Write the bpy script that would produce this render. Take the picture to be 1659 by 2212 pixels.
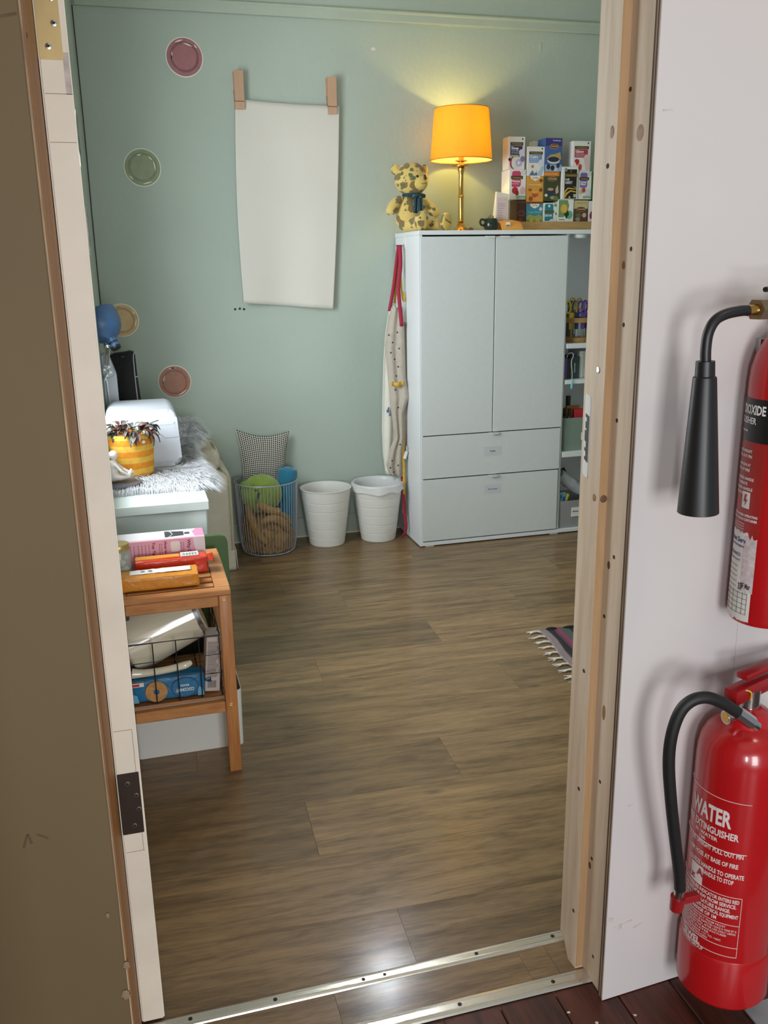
import bpy, bmesh, math, random
from mathutils import Vector, Matrix, Euler, noise

for o in list(bpy.data.objects):
    bpy.data.objects.remove(o)
SC = bpy.context.scene
COL = SC.collection
R = math.radians
PI = math.pi
random.seed(7)

# ------------------------------------------------------------------ camera
cam_d = bpy.data.cameras.new('camera')
cam_d.sensor_fit = 'VERTICAL'
cam_d.sensor_height = 36.0
cam_d.lens = 31.4105
cam_d.clip_start = 0.02
cam = bpy.data.objects.new('camera', cam_d)
COL.objects.link(cam)
_r, _u, _b = [[0.962367, -0.271313, -0.01548], [0.08643, 0.251574, 0.963971], [-0.257643, -0.929032, 0.265556]]
cam.matrix_world = Matrix(((_r[0], _u[0], _b[0], 0.0), (_r[1], _u[1], _b[1], 0.0),
                           (_r[2], _u[2], _b[2], 1.4), (0, 0, 0, 1)))
SC.camera = cam

# ------------------------------------------------------------------ light
SC.view_settings.view_transform = 'Standard'
SC.view_settings.look = 'None'
SC.view_settings.exposure = 0.0
SC.view_settings.gamma = 1.0
SC.view_settings.use_curve_mapping = False
W = bpy.data.worlds.new('daylight')
SC.world = W
W.use_nodes = True
W.node_tree.nodes['Background'].inputs[0].default_value = (0.86, 0.93, 1.0, 1)
W.node_tree.nodes['Background'].inputs[1].default_value = 0.34


def area(name, loc, target, sx, sy, power, col):
    d = bpy.data.lights.new(name, 'AREA')
    d.shape = 'RECTANGLE'
    d.size, d.size_y = sx, sy
    d.energy = power
    d.color = col
    o = bpy.data.objects.new(name, d)
    COL.objects.link(o)
    o.location = loc
    o.rotation_euler = (Vector(target) - Vector(loc)).to_track_quat('-Z', 'Y').to_euler()
    return o


# daylight outside the window in the left wall of the room
area('window_daylight', (-0.50, 3.03, 1.52), (1.1, 3.15, 1.15), 1.3, 1.3, 84, (0.93, 0.97, 1.0))
# the hallway: a window behind the viewer and a warm ceiling lamp
area('hall_window_daylight', (-0.98, -2.1, 1.25), (0.9, 1.28, 0.9), 0.28, 0.7, 27, (0.94, 0.97, 1.0))
area('hall_door_daylight', (0.40, -1.7, 1.0), (0.40, 1.3, 0.85), 0.7, 1.1, 46, (0.97, 0.98, 1.0))
area('hall_ceiling_light', (1.25, 0.35, 2.6), (1.1, 0.7, 0.5), 0.3, 0.3, 3.5, (1.0, 0.84, 0.68))


# ------------------------------------------------------------------ materials
def lin(c):
    out = []
    for v in c[:3]:
        v = v / 255.0
        out.append(v / 12.92 if v <= 0.04045 else ((v + 0.055) / 1.055) ** 2.4)
    return tuple(out) + (1.0,)


MATS = {}


def nodes_of(name):
    m = bpy.data.materials.new(name)
    m.use_nodes = True
    nt = m.node_tree
    return m, nt, nt.nodes['Principled BSDF']


def mat(name, col, rough=0.5, metal=0.0, var=0.0, vscale=6.0, bump=0.0, bscale=60.0, spec=0.5,
        sheen=0.0, alpha=None, trans=0.0, stretch=(1, 1, 1), coat=0.0, emit=None):
    if name in MATS:
        return MATS[name]
    m, nt, p = nodes_of(name)
    p.inputs['Base Color'].default_value = lin(col)
    p.inputs['Roughness'].default_value = rough
    p.inputs['Metallic'].default_value = metal
    p.inputs['Specular IOR Level'].default_value = spec
    p.inputs['Coat Weight'].default_value = coat
    if sheen:
        p.inputs['Sheen Weight'].default_value = sheen
    if trans:
        p.inputs['Transmission Weight'].default_value = trans
    if emit:
        p.inputs['Emission Color'].default_value = lin(emit[0])
        p.inputs['Emission Strength'].default_value = emit[1]
    tc = mp = None
    if var or bump:
        tc = nt.nodes.new('ShaderNodeTexCoord')
        mp = nt.nodes.new('ShaderNodeMapping')
        mp.inputs['Scale'].default_value = stretch
        nt.links.new(tc.outputs['Object'], mp.inputs[0])
    if var:
        n = nt.nodes.new('ShaderNodeTexNoise')
        n.inputs['Scale'].default_value = vscale
        n.inputs['Detail'].default_value = 5
        nt.links.new(mp.outputs[0], n.inputs['Vector'])
        r = nt.nodes.new('ShaderNodeValToRGB')
        c = lin(col)
        r.color_ramp.elements[0].position = 0.3
        r.color_ramp.elements[1].position = 0.7
        r.color_ramp.elements[0].color = tuple(max(0, v * (1 - var)) for v in c[:3]) + (1,)
        r.color_ramp.elements[1].color = tuple(min(1, v * (1 + var)) for v in c[:3]) + (1,)
        nt.links.new(n.outputs[0], r.inputs[0])
        nt.links.new(r.outputs[0], p.inputs['Base Color'])
    if bump:
        n2 = nt.nodes.new('ShaderNodeTexNoise')
        n2.inputs['Scale'].default_value = bscale
        n2.inputs['Detail'].default_value = 4
        nt.links.new(mp.outputs[0], n2.inputs['Vector'])
        b = nt.nodes.new('ShaderNodeBump')
        b.inputs['Strength'].default_value = bump
        b.inputs['Distance'].default_value = 0.004
        nt.links.new(n2.outputs[0], b.inputs['Height'])
        nt.links.new(b.outputs[0], p.inputs['Normal'])
    MATS[name] = m
    return m


def wood(name, light, dark, stretch=(1, 1, 1), scale=3.0, rough=0.55, knots=0.0, objcolor=False, spec=0.4,
         kscale=(5, 5, 1.6), knotcol=(96, 66, 44)):
    """timber with long grain; stretch squeezes the grain along one axis"""
    m, nt, p = nodes_of(name)
    L = nt.links
    N = nt.nodes.new
    tc = N('ShaderNodeTexCoord')
    info = N('ShaderNodeObjectInfo')
    off = N('ShaderNodeVectorMath'); off.operation = 'MULTIPLY_ADD'
    mulr = N('ShaderNodeMath'); mulr.operation = 'MULTIPLY'; mulr.inputs[1].default_value = 37.0
    L.new(info.outputs['Random'], mulr.inputs[0])
    comb = N('ShaderNodeCombineXYZ')
    for i in range(3):
        L.new(mulr.outputs[0], comb.inputs[i])
    add = N('ShaderNodeVectorMath'); add.operation = 'ADD'
    L.new(tc.outputs['Object'], add.inputs[0]); L.new(comb.outputs[0], add.inputs[1])
    mp = N('ShaderNodeMapping'); mp.inputs['Scale'].default_value = stretch
    L.new(add.outputs[0], mp.inputs[0])
    n1 = N('ShaderNodeTexNoise'); n1.inputs['Scale'].default_value = scale; n1.inputs['Detail'].default_value = 6
    n1.inputs['Roughness'].default_value = 0.62; n1.inputs['Distortion'].default_value = 0.6
    L.new(mp.outputs[0], n1.inputs['Vector'])
    n2 = N('ShaderNodeTexNoise'); n2.inputs['Scale'].default_value = scale * 7; n2.inputs['Detail'].default_value = 3
    L.new(mp.outputs[0], n2.inputs['Vector'])
    mx = N('ShaderNodeMath'); mx.operation = 'MULTIPLY_ADD'; mx.inputs[1].default_value = 0.35
    L.new(n2.outputs[0], mx.inputs[0]); L.new(n1.outputs[0], mx.inputs[2])
    r = N('ShaderNodeValToRGB')
    r.color_ramp.elements[0].position = 0.48; r.color_ramp.elements[1].position = 0.86
    r.color_ramp.elements[0].color = lin(dark); r.color_ramp.elements[1].color = lin(light)
    L.new(mx.outputs[0], r.inputs[0])
    out = r.outputs[0]
    if knots:
        v = N('ShaderNodeTexVoronoi'); v.inputs['Scale'].default_value = 1.0
        mk = N('ShaderNodeMapping'); mk.inputs['Scale'].default_value = kscale
        L.new(add.outputs[0], mk.inputs[0]); L.new(mk.outputs[0], v.inputs['Vector'])
        rk = N('ShaderNodeValToRGB')
        rk.color_ramp.elements[0].position = 0.0; rk.color_ramp.elements[1].position = knots
        rk.color_ramp.elements[0].color = (1, 1, 1, 1); rk.color_ramp.elements[1].color = (0, 0, 0, 1)
        L.new(v.outputs['Distance'], rk.inputs[0])
        mixk = N('ShaderNodeMix'); mixk.data_type = 'RGBA'
        L.new(rk.outputs[0], mixk.inputs[0]); L.new(out, mixk.inputs[6]); mixk.inputs[7].default_value = lin(knotcol)
        out = mixk.outputs[2]
    if objcolor:
        mm = N('ShaderNodeMix'); mm.data_type = 'RGBA'; mm.blend_type = 'MULTIPLY'; mm.inputs[0].default_value = 1
        L.new(out, mm.inputs[6]); L.new(info.outputs['Color'], mm.inputs[7])
        out = mm.outputs[2]
    L.new(out, p.inputs['Base Color'])
    p.inputs['Roughness'].default_value = rough
    p.inputs['Specular IOR Level'].default_value = spec
    b = N('ShaderNodeBump'); b.inputs['Strength'].default_value = 0.12; b.inputs['Distance'].default_value = 0.002
    L.new(mx.outputs[0], b.inputs['Height']); L.new(b.outputs[0], p.inputs['Normal'])
    MATS[name] = m
    return m


def bands(name, axis, stops, rough=0.8, bump=0.0, bscale=80, wobble=0.0):
    """constant colour bands along a local axis; stops = [(pos, rgb)] with pos in metres"""
    m, nt, p = nodes_of(name)
    L = nt.links; N = nt.nodes.new
    tc = N('ShaderNodeTexCoord')
    sep = N('ShaderNodeSeparateXYZ')
    src = tc.outputs['Object']
    if wobble:
        nz = N('ShaderNodeTexNoise'); nz.inputs['Scale'].default_value = 14
        L.new(src, nz.inputs['Vector'])
        va = N('ShaderNodeVectorMath'); va.operation = 'MULTIPLY_ADD'
        va.inputs[1].default_value = (wobble,) * 3
        L.new(nz.outputs[1], va.inputs[0]); L.new(src, va.inputs[2])
        src = va.outputs[0]
    L.new(src, sep.inputs[0])
    lo, hi = stops[0][0], stops[-1][0]
    mr = N('ShaderNodeMapRange'); mr.inputs[1].default_value = lo; mr.inputs[2].default_value = hi
    L.new(sep.outputs[axis], mr.inputs[0])
    r = N('ShaderNodeValToRGB'); r.color_ramp.interpolation = 'CONSTANT'
    e = r.color_ramp.elements
    while len(e) < len(stops):
        e.new(0.5)
    for i, (pos, c) in enumerate(stops):
        e[i].position = (pos - lo) / (hi - lo)
    for i, (pos, c) in enumerate(stops):
        e[i].color = lin(c)
    L.new(mr.outputs[0], r.inputs[0])
    n2 = N('ShaderNodeTexNoise'); n2.inputs['Scale'].default_value = bscale; n2.inputs['Detail'].default_value = 4
    L.new(tc.outputs['Object'], n2.inputs['Vector'])
    hs = N('ShaderNodeHueSaturation'); L.new(r.outputs[0], hs.inputs['Color'])
    mr2 = N('ShaderNodeMapRange'); mr2.inputs[3].default_value = 0.75; mr2.inputs[4].default_value = 1.25
    L.new(n2.outputs[0], mr2.inputs[0]); L.new(mr2.outputs[0], hs.inputs['Value'])
    L.new(hs.outputs[0], p.inputs['Base Color'])
    p.inputs['Roughness'].default_value = rough
    if bump:
        b = N('ShaderNodeBump'); b.inputs['Strength'].default_value = bump; b.inputs['Distance'].default_value = 0.004
        L.new(n2.outputs[0], b.inputs['Height']); L.new(b.outputs[0], p.inputs['Normal'])
    MATS[name] = m
    return m


def glassy(name, tint, clear=0.8, rough=0.05):
    """thin clear plastic or glass: see-through with a glossy film"""
    m, nt, p = nodes_of(name)
    L = nt.links; N = nt.nodes.new
    p.inputs['Base Color'].default_value = lin(tint)
    p.inputs['Roughness'].default_value = rough
    t = N('ShaderNodeBsdfTransparent')
    t.inputs[0].default_value = lin(tint)
    mx = N('ShaderNodeMixShader'); mx.inputs[0].default_value = clear
    L.new(p.outputs[0], mx.inputs[1]); L.new(t.outputs[0], mx.inputs[2])
    L.new(mx.outputs[0], nt.nodes['Material Output'].inputs[0])
    MATS[name] = m
    return m


# ------------------------------------------------------------------ geometry
class M:
    def __init__(self):
        self.bm = bmesh.new()

    def _face(self, vs):
        try:
            return self.bm.faces.new(vs)
        except ValueError:
            return None

    def box(self, a, b, bev=0.0, seg=2, T=None):
        x0, y0, z0 = (min(a[i], b[i]) for i in range(3))
        x1, y1, z1 = (max(a[i], b[i]) for i in range(3))
        v = [self.bm.verts.new(p) for p in ((x0, y0, z0), (x1, y0, z0), (x1, y1, z0), (x0, y1, z0),
                                            (x0, y0, z1), (x1, y0, z1), (x1, y1, z1), (x0, y1, z1))]
        fs = [self._face([v[i] for i in q]) for q in ((0, 3, 2, 1), (4, 5, 6, 7), (0, 1, 5, 4), (1, 2, 6, 5), (2, 3, 7, 6), (3, 0, 4, 7))]
        vs = v
        if bev:
            es = list({e for f in fs for e in f.edges})
            r = bmesh.ops.bevel(self.bm, geom=es, offset=bev, segments=seg, affect='EDGES', profile=0.5, clamp_overlap=True)
            vs = list({x for f in r['faces'] for x in f.verts} | {x for f in fs if f.is_valid for x in f.verts})
        if T is not None:
            bmesh.ops.transform(self.bm, matrix=T, verts=vs)
        return self

    def lathe(self, prof, n=32, T=None, caps=True):
        T = T or Matrix.Identity(4)
        rings = []
        for r, z in prof:
            if r < 1e-6:
                rings.append([self.bm.verts.new(T @ Vector((0, 0, z)))])
            else:
                rings.append([self.bm.verts.new(T @ Vector((r * math.cos(2 * PI * k / n), r * math.sin(2 * PI * k / n), z))) for k in range(n)])
        for a, b in zip(rings, rings[1:]):
            for k in range(n):
                k2 = (k + 1) % n
                if len(a) == 1 and len(b) == 1:
                    continue
                if len(a) == 1:
                    self._face([a[0], b[k2], b[k]])
                elif len(b) == 1:
                    self._face([a[k], a[k2], b[0]])
                else:
                    self._face([a[k], a[k2], b[k2], b[k]])
        if caps:
            if len(rings[0]) > 1:
                self._face(list(reversed(rings[0])))
            if len(rings[-1]) > 1:
                self._face(rings[-1])
        return self

    def cyl(self, p0, p1, r0, r1=None, n=20, caps=True):
        p0, p1 = Vector(p0), Vector(p1)
        r1 = r0 if r1 is None else r1
        d = p1 - p0
        q = d.to_track_quat('Z', 'Y').to_matrix().to_4x4()
        return self.lathe([(r0, 0), (r1, d.length)], n, Matrix.Translation(p0) @ q, caps)

    def tube(self, pts, r, n=8, closed=False, sub=0):
        pts = [Vector(p) for p in pts]
        rs = list(r) if isinstance(r, (list, tuple)) else [r] * len(pts)
        if sub:
            q, qr = [], []
            m = len(pts)
            rng = m if closed else m - 1
            for i in range(rng):
                P = [pts[(i + j) % m] if closed else pts[min(max(i + j, 0), m - 1)] for j in (-1, 0, 1, 2)]
                for s in range(sub):
                    t = s / sub
                    q.append(0.5 * ((2 * P[1]) + (-P[0] + P[2]) * t + (2 * P[0] - 5 * P[1] + 4 * P[2] - P[3]) * t * t + (-P[0] + 3 * P[1] - 3 * P[2] + P[3]) * t ** 3))
                    qr.append(rs[i] * (1 - t) + rs[(i + 1) % m] * t)
            if not closed:
                q.append(pts[-1]); qr.append(rs[-1])
            pts, rs = q, qr
        m = len(pts)
        rings = []
        prev = None
        for i, p in enumerate(pts):
            if closed:
                t = (pts[(i + 1) % m] - pts[i - 1])
            else:
                t = pts[min(i + 1, m - 1)] - pts[max(i - 1, 0)]
            if t.length < 1e-9:
                t = Vector((0, 0, 1))
            t.normalize()
            if prev is None:
                ref = Vector((0, 0, 1)) if abs(t.z) < 0.9 else Vector((1, 0, 0))
                a = t.cross(ref).normalized()
            else:
                a = (prev - t * prev.dot(t))
                a = a.normalized() if a.length > 1e-6 else t.orthogonal().normalized()
            prev = a
            b = t.cross(a)
            rings.append([self.bm.verts.new(p + rs[i] * (math.cos(2 * PI * k / n) * a + math.sin(2 * PI * k / n) * b)) for k in range(n)])
        for i in range(m if closed else m - 1):
            A, B = rings[i], rings[(i + 1) % m]
            for k in range(n):
                self._face([A[k], A[(k + 1) % n], B[(k + 1) % n], B[k]])
        if not closed:
            self._face(list(reversed(rings[0]))); self._face(rings[-1])
        return self

    def ell(self, c, r, n=20, rot=None, fn=None):
        T = Matrix.Translation(Vector(c))
        if rot is not None:
            T = T @ Euler(rot).to_matrix().to_4x4()
        r = (r, r, r) if isinstance(r, (int, float)) else r
        h = max(6, n // 2)
        rings = []
        for i in range(h + 1):
            th = PI * i / h
            if i in (0, h):
                rings.append([Vector((0, 0, math.cos(th)))])
            else:
                rings.append([Vector((math.sin(th) * math.cos(2 * PI * k / n), math.sin(th) * math.sin(2 * PI * k / n), math.cos(th))) for k in range(n)])
        R2 = []
        for rg in rings:
            row = []
            for p in rg:
                q = fn(p) if fn else p
                row.append(self.bm.verts.new(T @ Vector((q.x * r[0], q.y * r[1], q.z * r[2]))))
            R2.append(row)
        for a, b in zip(R2, R2[1:]):
            for k in range(n):
                k2 = (k + 1) % n
                if len(a) == 1:
                    self._face([a[0], b[k], b[k2]])
                elif len(b) == 1:
                    self._face([a[k2], a[k], b[0]])
                else:
                    self._face([a[k2], a[k], b[k], b[k2]])
        return self

    def prism(self, poly, h, T=None):
        """polygon in local XY extruded from 0 to h along Z"""
        T = T or Matrix.Identity(4)
        a = [self.bm.verts.new(T @ Vector((p[0], p[1], 0))) for p in poly]
        b = [self.bm.verts.new(T @ Vector((p[0], p[1], h))) for p in poly]
        n = len(poly)
        self._face(list(reversed(a))); self._face(b)
        for i in range(n):
            self._face([a[i], a[(i + 1) % n], b[(i + 1) % n], b[i]])
        return self

    def grid(self, fn, nu, nv, closeu=False):
        g = [[self.bm.verts.new(fn(i / nu, j / nv)) for j in range(nv + 1)] for i in range(nu if closeu else nu + 1)]
        m = len(g)
        for i in range(m if closeu else m - 1):
            for j in range(nv):
                self._face([g[i][j], g[(i + 1) % m][j], g[(i + 1) % m][j + 1], g[i][j + 1]])
        return self

    def raw(self, verts, faces, fn=None):
        v = [self.bm.verts.new(fn(*p) if fn else p) for p in verts]
        for f in faces:
            self._face([v[i] for i in f])
        return self


def FRONT(x, y, z):
    """local (u right, v up, w out towards -Y) placed at x, y, z"""
    return Matrix(((1, 0, 0, x), (0, 0, -1, y), (0, 1, 0, z), (0, 0, 0, 1)))


def obj(name, m, material, parent=None, world=True, sharp=35, label=None, thick=0.0, subs=0):
    me = bpy.data.meshes.new(name)
    bm = m.bm
    bmesh.ops.recalc_face_normals(bm, faces=bm.faces[:])
    bm.to_mesh(me); bm.free()
    for p in me.polygons:
        p.use_smooth = True
    me.set_sharp_from_angle(angle=R(sharp))
    me.materials.append(MATS[material] if isinstance(material, str) else material)
    o = bpy.data.objects.new(name, me)
    COL.objects.link(o)
    if parent is not None:
        o.parent = parent
        if world and parent.get('_w', True):
            root = parent
            while root.parent is not None:
                root = root.parent
            if parent.parent is None:
                o.matrix_parent_inverse = Matrix.Translation(-root.location)
    if label:
        o['label'] = label
    if name in ('lettering', 'label_lines', 'table_lines', 'print_lines', 'barcode', 'service_lettering', 'insect_print'):
        o['kind'] = 'stuff'
    if thick:
        s = o.modifiers.new('thickness', 'SOLIDIFY'); s.thickness = thick; s.offset = 0
    if subs:
        s = o.modifiers.new('smooth', 'SUBSURF'); s.levels = subs; s.render_levels = subs
    return o


def tag(o, label, cat, group=None):
    o['label'] = label; o['category'] = cat
    if group:
        o['group'] = group
    return o


def thing(name, label, cat, loc=(0, 0, 0), group=None, rot=None):
    o = bpy.data.objects.new(name, None)
    COL.objects.link(o)
    o.location = loc
    if rot is not None:
        o.rotation_euler = rot
    o.empty_display_size = 0.05
    return tag(o, label, cat, group)


def struct(name, m, material, parent=None, sharp=35):
    o = obj(name, m, material, parent, sharp=sharp)
    if parent is None:
        o['kind'] = 'structure'
    return o


_TX = {}


def text(s, size, bold=0.0, align='LEFT', spacing=1.0):
    key = (s, size, bold, align, spacing)
    if key not in _TX:
        c = bpy.data.curves.new('lettering', 'FONT')
        c.body = s; c.size = size; c.align_x = align; c.offset = bold * size
        c.resolution_u = 2; c.space_character = spacing
        o = bpy.data.objects.new('lettering', c)
        COL.objects.link(o)
        me = o.to_mesh()
        _TX[key] = ([tuple(v.co) for v in me.vertices], [tuple(p.vertices) for p in me.polygons])
        o.to_mesh_clear()
        bpy.data.objects.remove(o); bpy.data.curves.remove(c)
    return _TX[key]


def text_width(s, size, bold=0.0):
    v, f = text(s, size, bold)
    return max(p[0] for p in v) if v else 0.0


def put_text(m, s, size, fn, bold=0.0, width=None, align='LEFT'):
    """fn(u, v) -> point; width squeezes the line to a given length"""
    v, f = text(s, size, bold, align)
    k = 1.0
    if width and v:
        w = max(p[0] for p in v) - min(p[0] for p in v)
        k = width / w
    m.raw(v, f, lambda x, y, z: fn(x * k, y))


def front_text(m, s, size, x, y, z, bold=0.0, width=None, align='CENTER', rot=0.0):
    c, sn = math.cos(rot), math.sin(rot)
    put_text(m, s, size, lambda u, v: (x + u * c - v * sn, y, z + u * sn + v * c), bold, width, align)


def disc_poly(cx, cy, rx, ry=None, n=20, a0=0, a1=2 * PI):
    ry = rx if ry is None else ry
    full = abs(a1 - a0) > 6.28
    return [(cx + rx * math.cos(a0 + (a1 - a0) * k / (n if full else n - 1)), cy + ry * math.sin(a0 + (a1 - a0) * k / (n if full else n - 1))) for k in range(n)]


def rrect(x0, y0, x1, y1, r, n=4):
    out = []
    for cx, cy, a in ((x1 - r, y1 - r, 0), (x0 + r, y1 - r, PI / 2), (x0 + r, y0 + r, PI), (x1 - r, y0 + r, 1.5 * PI)):
        for k in range(n + 1):
            t = a + PI / 2 * k / n
            out.append((cx + r * math.cos(t), cy + r * math.sin(t)))
    return out


# common materials
mat('sage_wall', (172, 184, 173), 0.75, var=0.04, vscale=1.5, bump=0.35, bscale=38)
mat('sage_trim', (174, 186, 172), 0.55, var=0.03, vscale=8, bump=0.1, bscale=40)
mat('ceiling_white', (226, 224, 216), 0.8, var=0.02, vscale=2)
mat('hall_white', (207, 201, 199), 0.6, var=0.035, vscale=2.2, bump=0.06, bscale=25)
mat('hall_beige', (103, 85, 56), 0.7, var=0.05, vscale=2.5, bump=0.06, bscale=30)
mat('dirty_white', (236, 227, 210), 0.45, var=0.08, vscale=7, bump=0.06, bscale=50)
mat('cab_white', (226, 229, 231), 0.38, var=0.01, vscale=3)
mat('cab_front', (214, 217, 216), 0.55, var=0.015, vscale=40)
mat('dark_gap', (30, 30, 30), 0.8, var=0.05)
mat('alu', (206, 200, 188), 0.2, metal=0.75, var=0.05, vscale=30, bump=0.02, bscale=90, stretch=(0.1, 1, 1))
mat('screw_dark', (52, 46, 40), 0.5, metal=0.6, var=0.1)
mat('steel', (196, 196, 196), 0.22, metal=1.0, var=0.03)
mat('chrome', (225, 228, 232), 0.07, metal=1.0, var=0.02)
mat('brass', (214, 170, 92), 0.22, metal=1.0, var=0.05, vscale=20)
mat('hinge_brass', (205, 180, 128), 0.36, metal=0.85, var=0.07, vscale=25)
mat('hinge_dark', (54, 40, 32), 0.5, metal=0.3, var=0.1, vscale=20)
mat('black_plastic', (26, 26, 27), 0.42, var=0.06, vscale=20)
mat('black_rubber', (24, 24, 24), 0.55, var=0.1, vscale=30)
mat('white_plastic', (232, 232, 230), 0.35, var=0.01)
mat('bin_white', (226, 224, 218), 0.42, var=0.015, vscale=10)
mat('paper', (212, 207, 198), 0.85, var=0.02, vscale=3, bump=0.08, bscale=12)
mat('ink', (34, 34, 36), 0.7, var=0.05)
mat('print_white', (232, 230, 226), 0.6, var=0.02)
mat('print_gold', (186, 150, 62), 0.5, var=0.05)
wood('pine', (222, 202, 180), (196, 170, 142), (9, 9, 0.8), 1.6, 0.6, knots=0.13, kscale=(7, 7, 2.3), knotcol=(128, 92, 62))
wood('pine_warm', (178, 120, 60), (148, 94, 44), (12, 12, 0.8), 1.6, 0.55)
wood('ply', (176, 150, 122), (118, 92, 72), (10, 10, 1), 3, 0.7)
wood('ply_dark', (96, 72, 54), (60, 44, 34), (10, 10, 1), 3, 0.8)
wood('vinyl', (152, 122, 83), (98, 74, 45), (2.2, 18, 18), 1.5, 0.42, knots=0.1, objcolor=True, kscale=(2.6, 7, 7), knotcol=(92, 72, 50))
MATS['vinyl'].node_tree.nodes['Principled BSDF'].inputs['Coat Weight'].default_value = 0.35
MATS['vinyl'].node_tree.nodes['Principled BSDF'].inputs['Coat Roughness'].default_value = 0.16
wood('hall_board', (92, 46, 32), (46, 22, 17), (9, 0.9, 9), 2.2, 0.4, objcolor=True)
wood('bamboo', (206, 146, 92), (168, 108, 60), (2, 14, 14), 1.6, 0.38)
wood('bamboo_up', (196, 136, 82), (158, 98, 52), (14, 14, 1.2), 1.6, 0.38)
wood('pine_edge', (180, 146, 108), (156, 122, 84), (12, 12, 0.8), 1.6, 0.55)
wood('tray_wood', (200, 166, 112), (170, 134, 86), (1.2, 9, 9), 2, 0.5)


# ================================================================== THE SETTING
XL, XR, YB, YF, ZC = -0.12, 3.30, 4.57, 1.475, 2.78

# ---- room floor: vinyl planks, each a piece of its own
m = M(); m.box((XL - 0.1, YF - 0.16, -0.05), (XR, YB, -0.0035))
mat('joint_brown', (98, 80, 58), 0.7, var=0.1)
floor = struct('floor', m, 'joint_brown')
PA = R(-2.1)
rows = [1.43, 1.66, 1.89, 2.125, 2.362, 2.603, 2.83, 3.05, 3.278, 3.505, 3.716, 3.953, 4.175, 4.40, 4.66]
joint = [0.41, 1.15, 0.272, 0.725, -0.004, 1.088, 0.447, 0.949, 1.40, 0.67, 0.426, 1.117, 0.38, 0.9]
tones = {}
for spec in ((0, 0, 0.98), (0, 1, 0.9), (1, 0, 1.0), (1, 1, 0.96), (2, 0, 0.84), (2, 1, 1.05), (3, 0, 0.9), (3, 1, 0.98),
             (4, 1, 1.0), (5, 0, 1.0), (5, 1, 0.9), (6, 0, 1.06), (6, 1, 1.05), (7, 0, 0.88), (7, 1, 1.08), (8, 0, 1.0),
             (9, 0, 1.0), (9, 1, 1.02), (10, 0, 0.9), (10, 1, 0.98), (11, 0, 1.04), (11, 1, 0.96), (12, 0, 0.88), (12, 1, 0.96)):
    tones[spec[:2]] = spec[2]
PL = 1.314
for i in range(len(rows) - 1):
    y0, y1 = rows[i], rows[i + 1]
    for k in range(-2, 4):
        x0 = joint[i] + (k - 1) * PL
        x1 = x0 + PL
        if x1 < -0.25 or x0 > XR + 0.2:
            continue
        m = M()
        w, h = x1 - x0, y1 - y0
        m.box((-w / 2 + 0.0002, -h / 2 + 0.0002, -0.004), (w / 2 - 0.0002, h / 2 - 0.0002, 0.0), 0.0003, 1)
        # trim to the room
        o = obj('plank', m, 'vinyl', floor, world=False)
        cx, cy = (x0 + x1) / 2, (y0 + y1) / 2
        o.location = (cx * math.cos(PA) - cy * math.sin(PA), cx * math.sin(PA) + cy * math.cos(PA), 0)
        o.rotation_euler = (0, 0, PA)
        t = 0.98 + 1.7 * (tones.get((i, k), 0.93 + 0.1 * random.random()) - 0.98)
        o.color = (t, t, t * 0.99, 1)

# ---- hall floor: dark red boards
m = M(); m.box((-1.3, -2.6, -0.05), (2.6, 1.33, -0.018))
hall_floor = struct('floor_hall', m, 'dark_gap')
for k in range(-9, 18):
    x = 0.585 + (k - 1) * 0.118
    m = M(); m.box((-0.058, -1.9, -0.016), (0.058, 1.9, 0), 0.002, 1)
    o = obj('board', m, 'hall_board', hall_floor, world=False)
    o.location = (x + 0.059, -0.575, -0.002)
    t = 0.75 + 0.5 * random.random()
    o.color = (t, t, t, 1)
# pale paint flecks on the boards
for q in ((0.708, 1.269, 0.000), (0.826, 1.226, 0.000), (0.748, 1.231, 0.000)):
    m = M(); m.prism([(q[0] + 0.0035 * math.cos(a) * (0.5 + random.random()), q[1] + 0.0025 * math.sin(a) * (0.5 + random.random())) for a in (0, 1, 2, 3, 4, 5)], 0.0006, Matrix.Translation((0, 0, -0.0016)))
    obj('paint_fleck', m, 'paper', hall_floor)

# ---- threshold: vinyl piece between two aluminium strips
m = M(); m.box((-0.09, 1.355, -0.01), (0.80, 1.452, 0.0008))
thr = struct('floor_threshold', m, 'dark_gap')
for x0, x1, t in ((-0.09, 0.28, 0.97), (0.2805, 0.675, 0.95), (0.6755, 0.735, 1.0), (0.7355, 0.80, 0.9)):
    m = M(); m.box((x0, 1.357, 0.0), (x1, 1.45, 0.0016), 0.0004, 1)
    o = obj('plank', m, 'vinyl', thr); o.color = (t, t, t, 1)


def strip(name, y0, y1, z, screws, x0=-0.09, x1=0.80):
    w = y1 - y0
    prof = [(0, 0), (0.002, 0.0035), (w * 0.22, 0.0042), (w * 0.26, 0.0034), (w * 0.30, 0.0042), (w * 0.66, 0.0042), (w * 0.70, 0.0034), (w * 0.74, 0.0042), (w - 0.005, 0.0036), (w, 0)]
    m = M()
    T = Matrix(((0, 0, 1, x0), (1, 0, 0, y0), (0, 1, 0, z), (0, 0, 0, 1)))
    m.prism(prof, x1 - x0, T)
    s = struct(name, m, 'alu', sharp=20)
    for x in screws:
        c = M(); c.lathe([(0.0042, 0), (0.0042, 0.0008), (0.002, 0.0004), (0, 0.0004)], 12, Matrix.Translation((x, y0 + w * 0.48, z + 0.0040)))
        obj('screw', c, 'screw_dark', s)
    return s


strip('trim_1', 1.442, 1.474, 0.0006, (0.0, 0.165, 0.345, 0.39, 0.59, 0.765))
strip('trim_2', 1.324, 1.362, 0.0, (0.045, 0.3, 0.51, 0.71))

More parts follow.
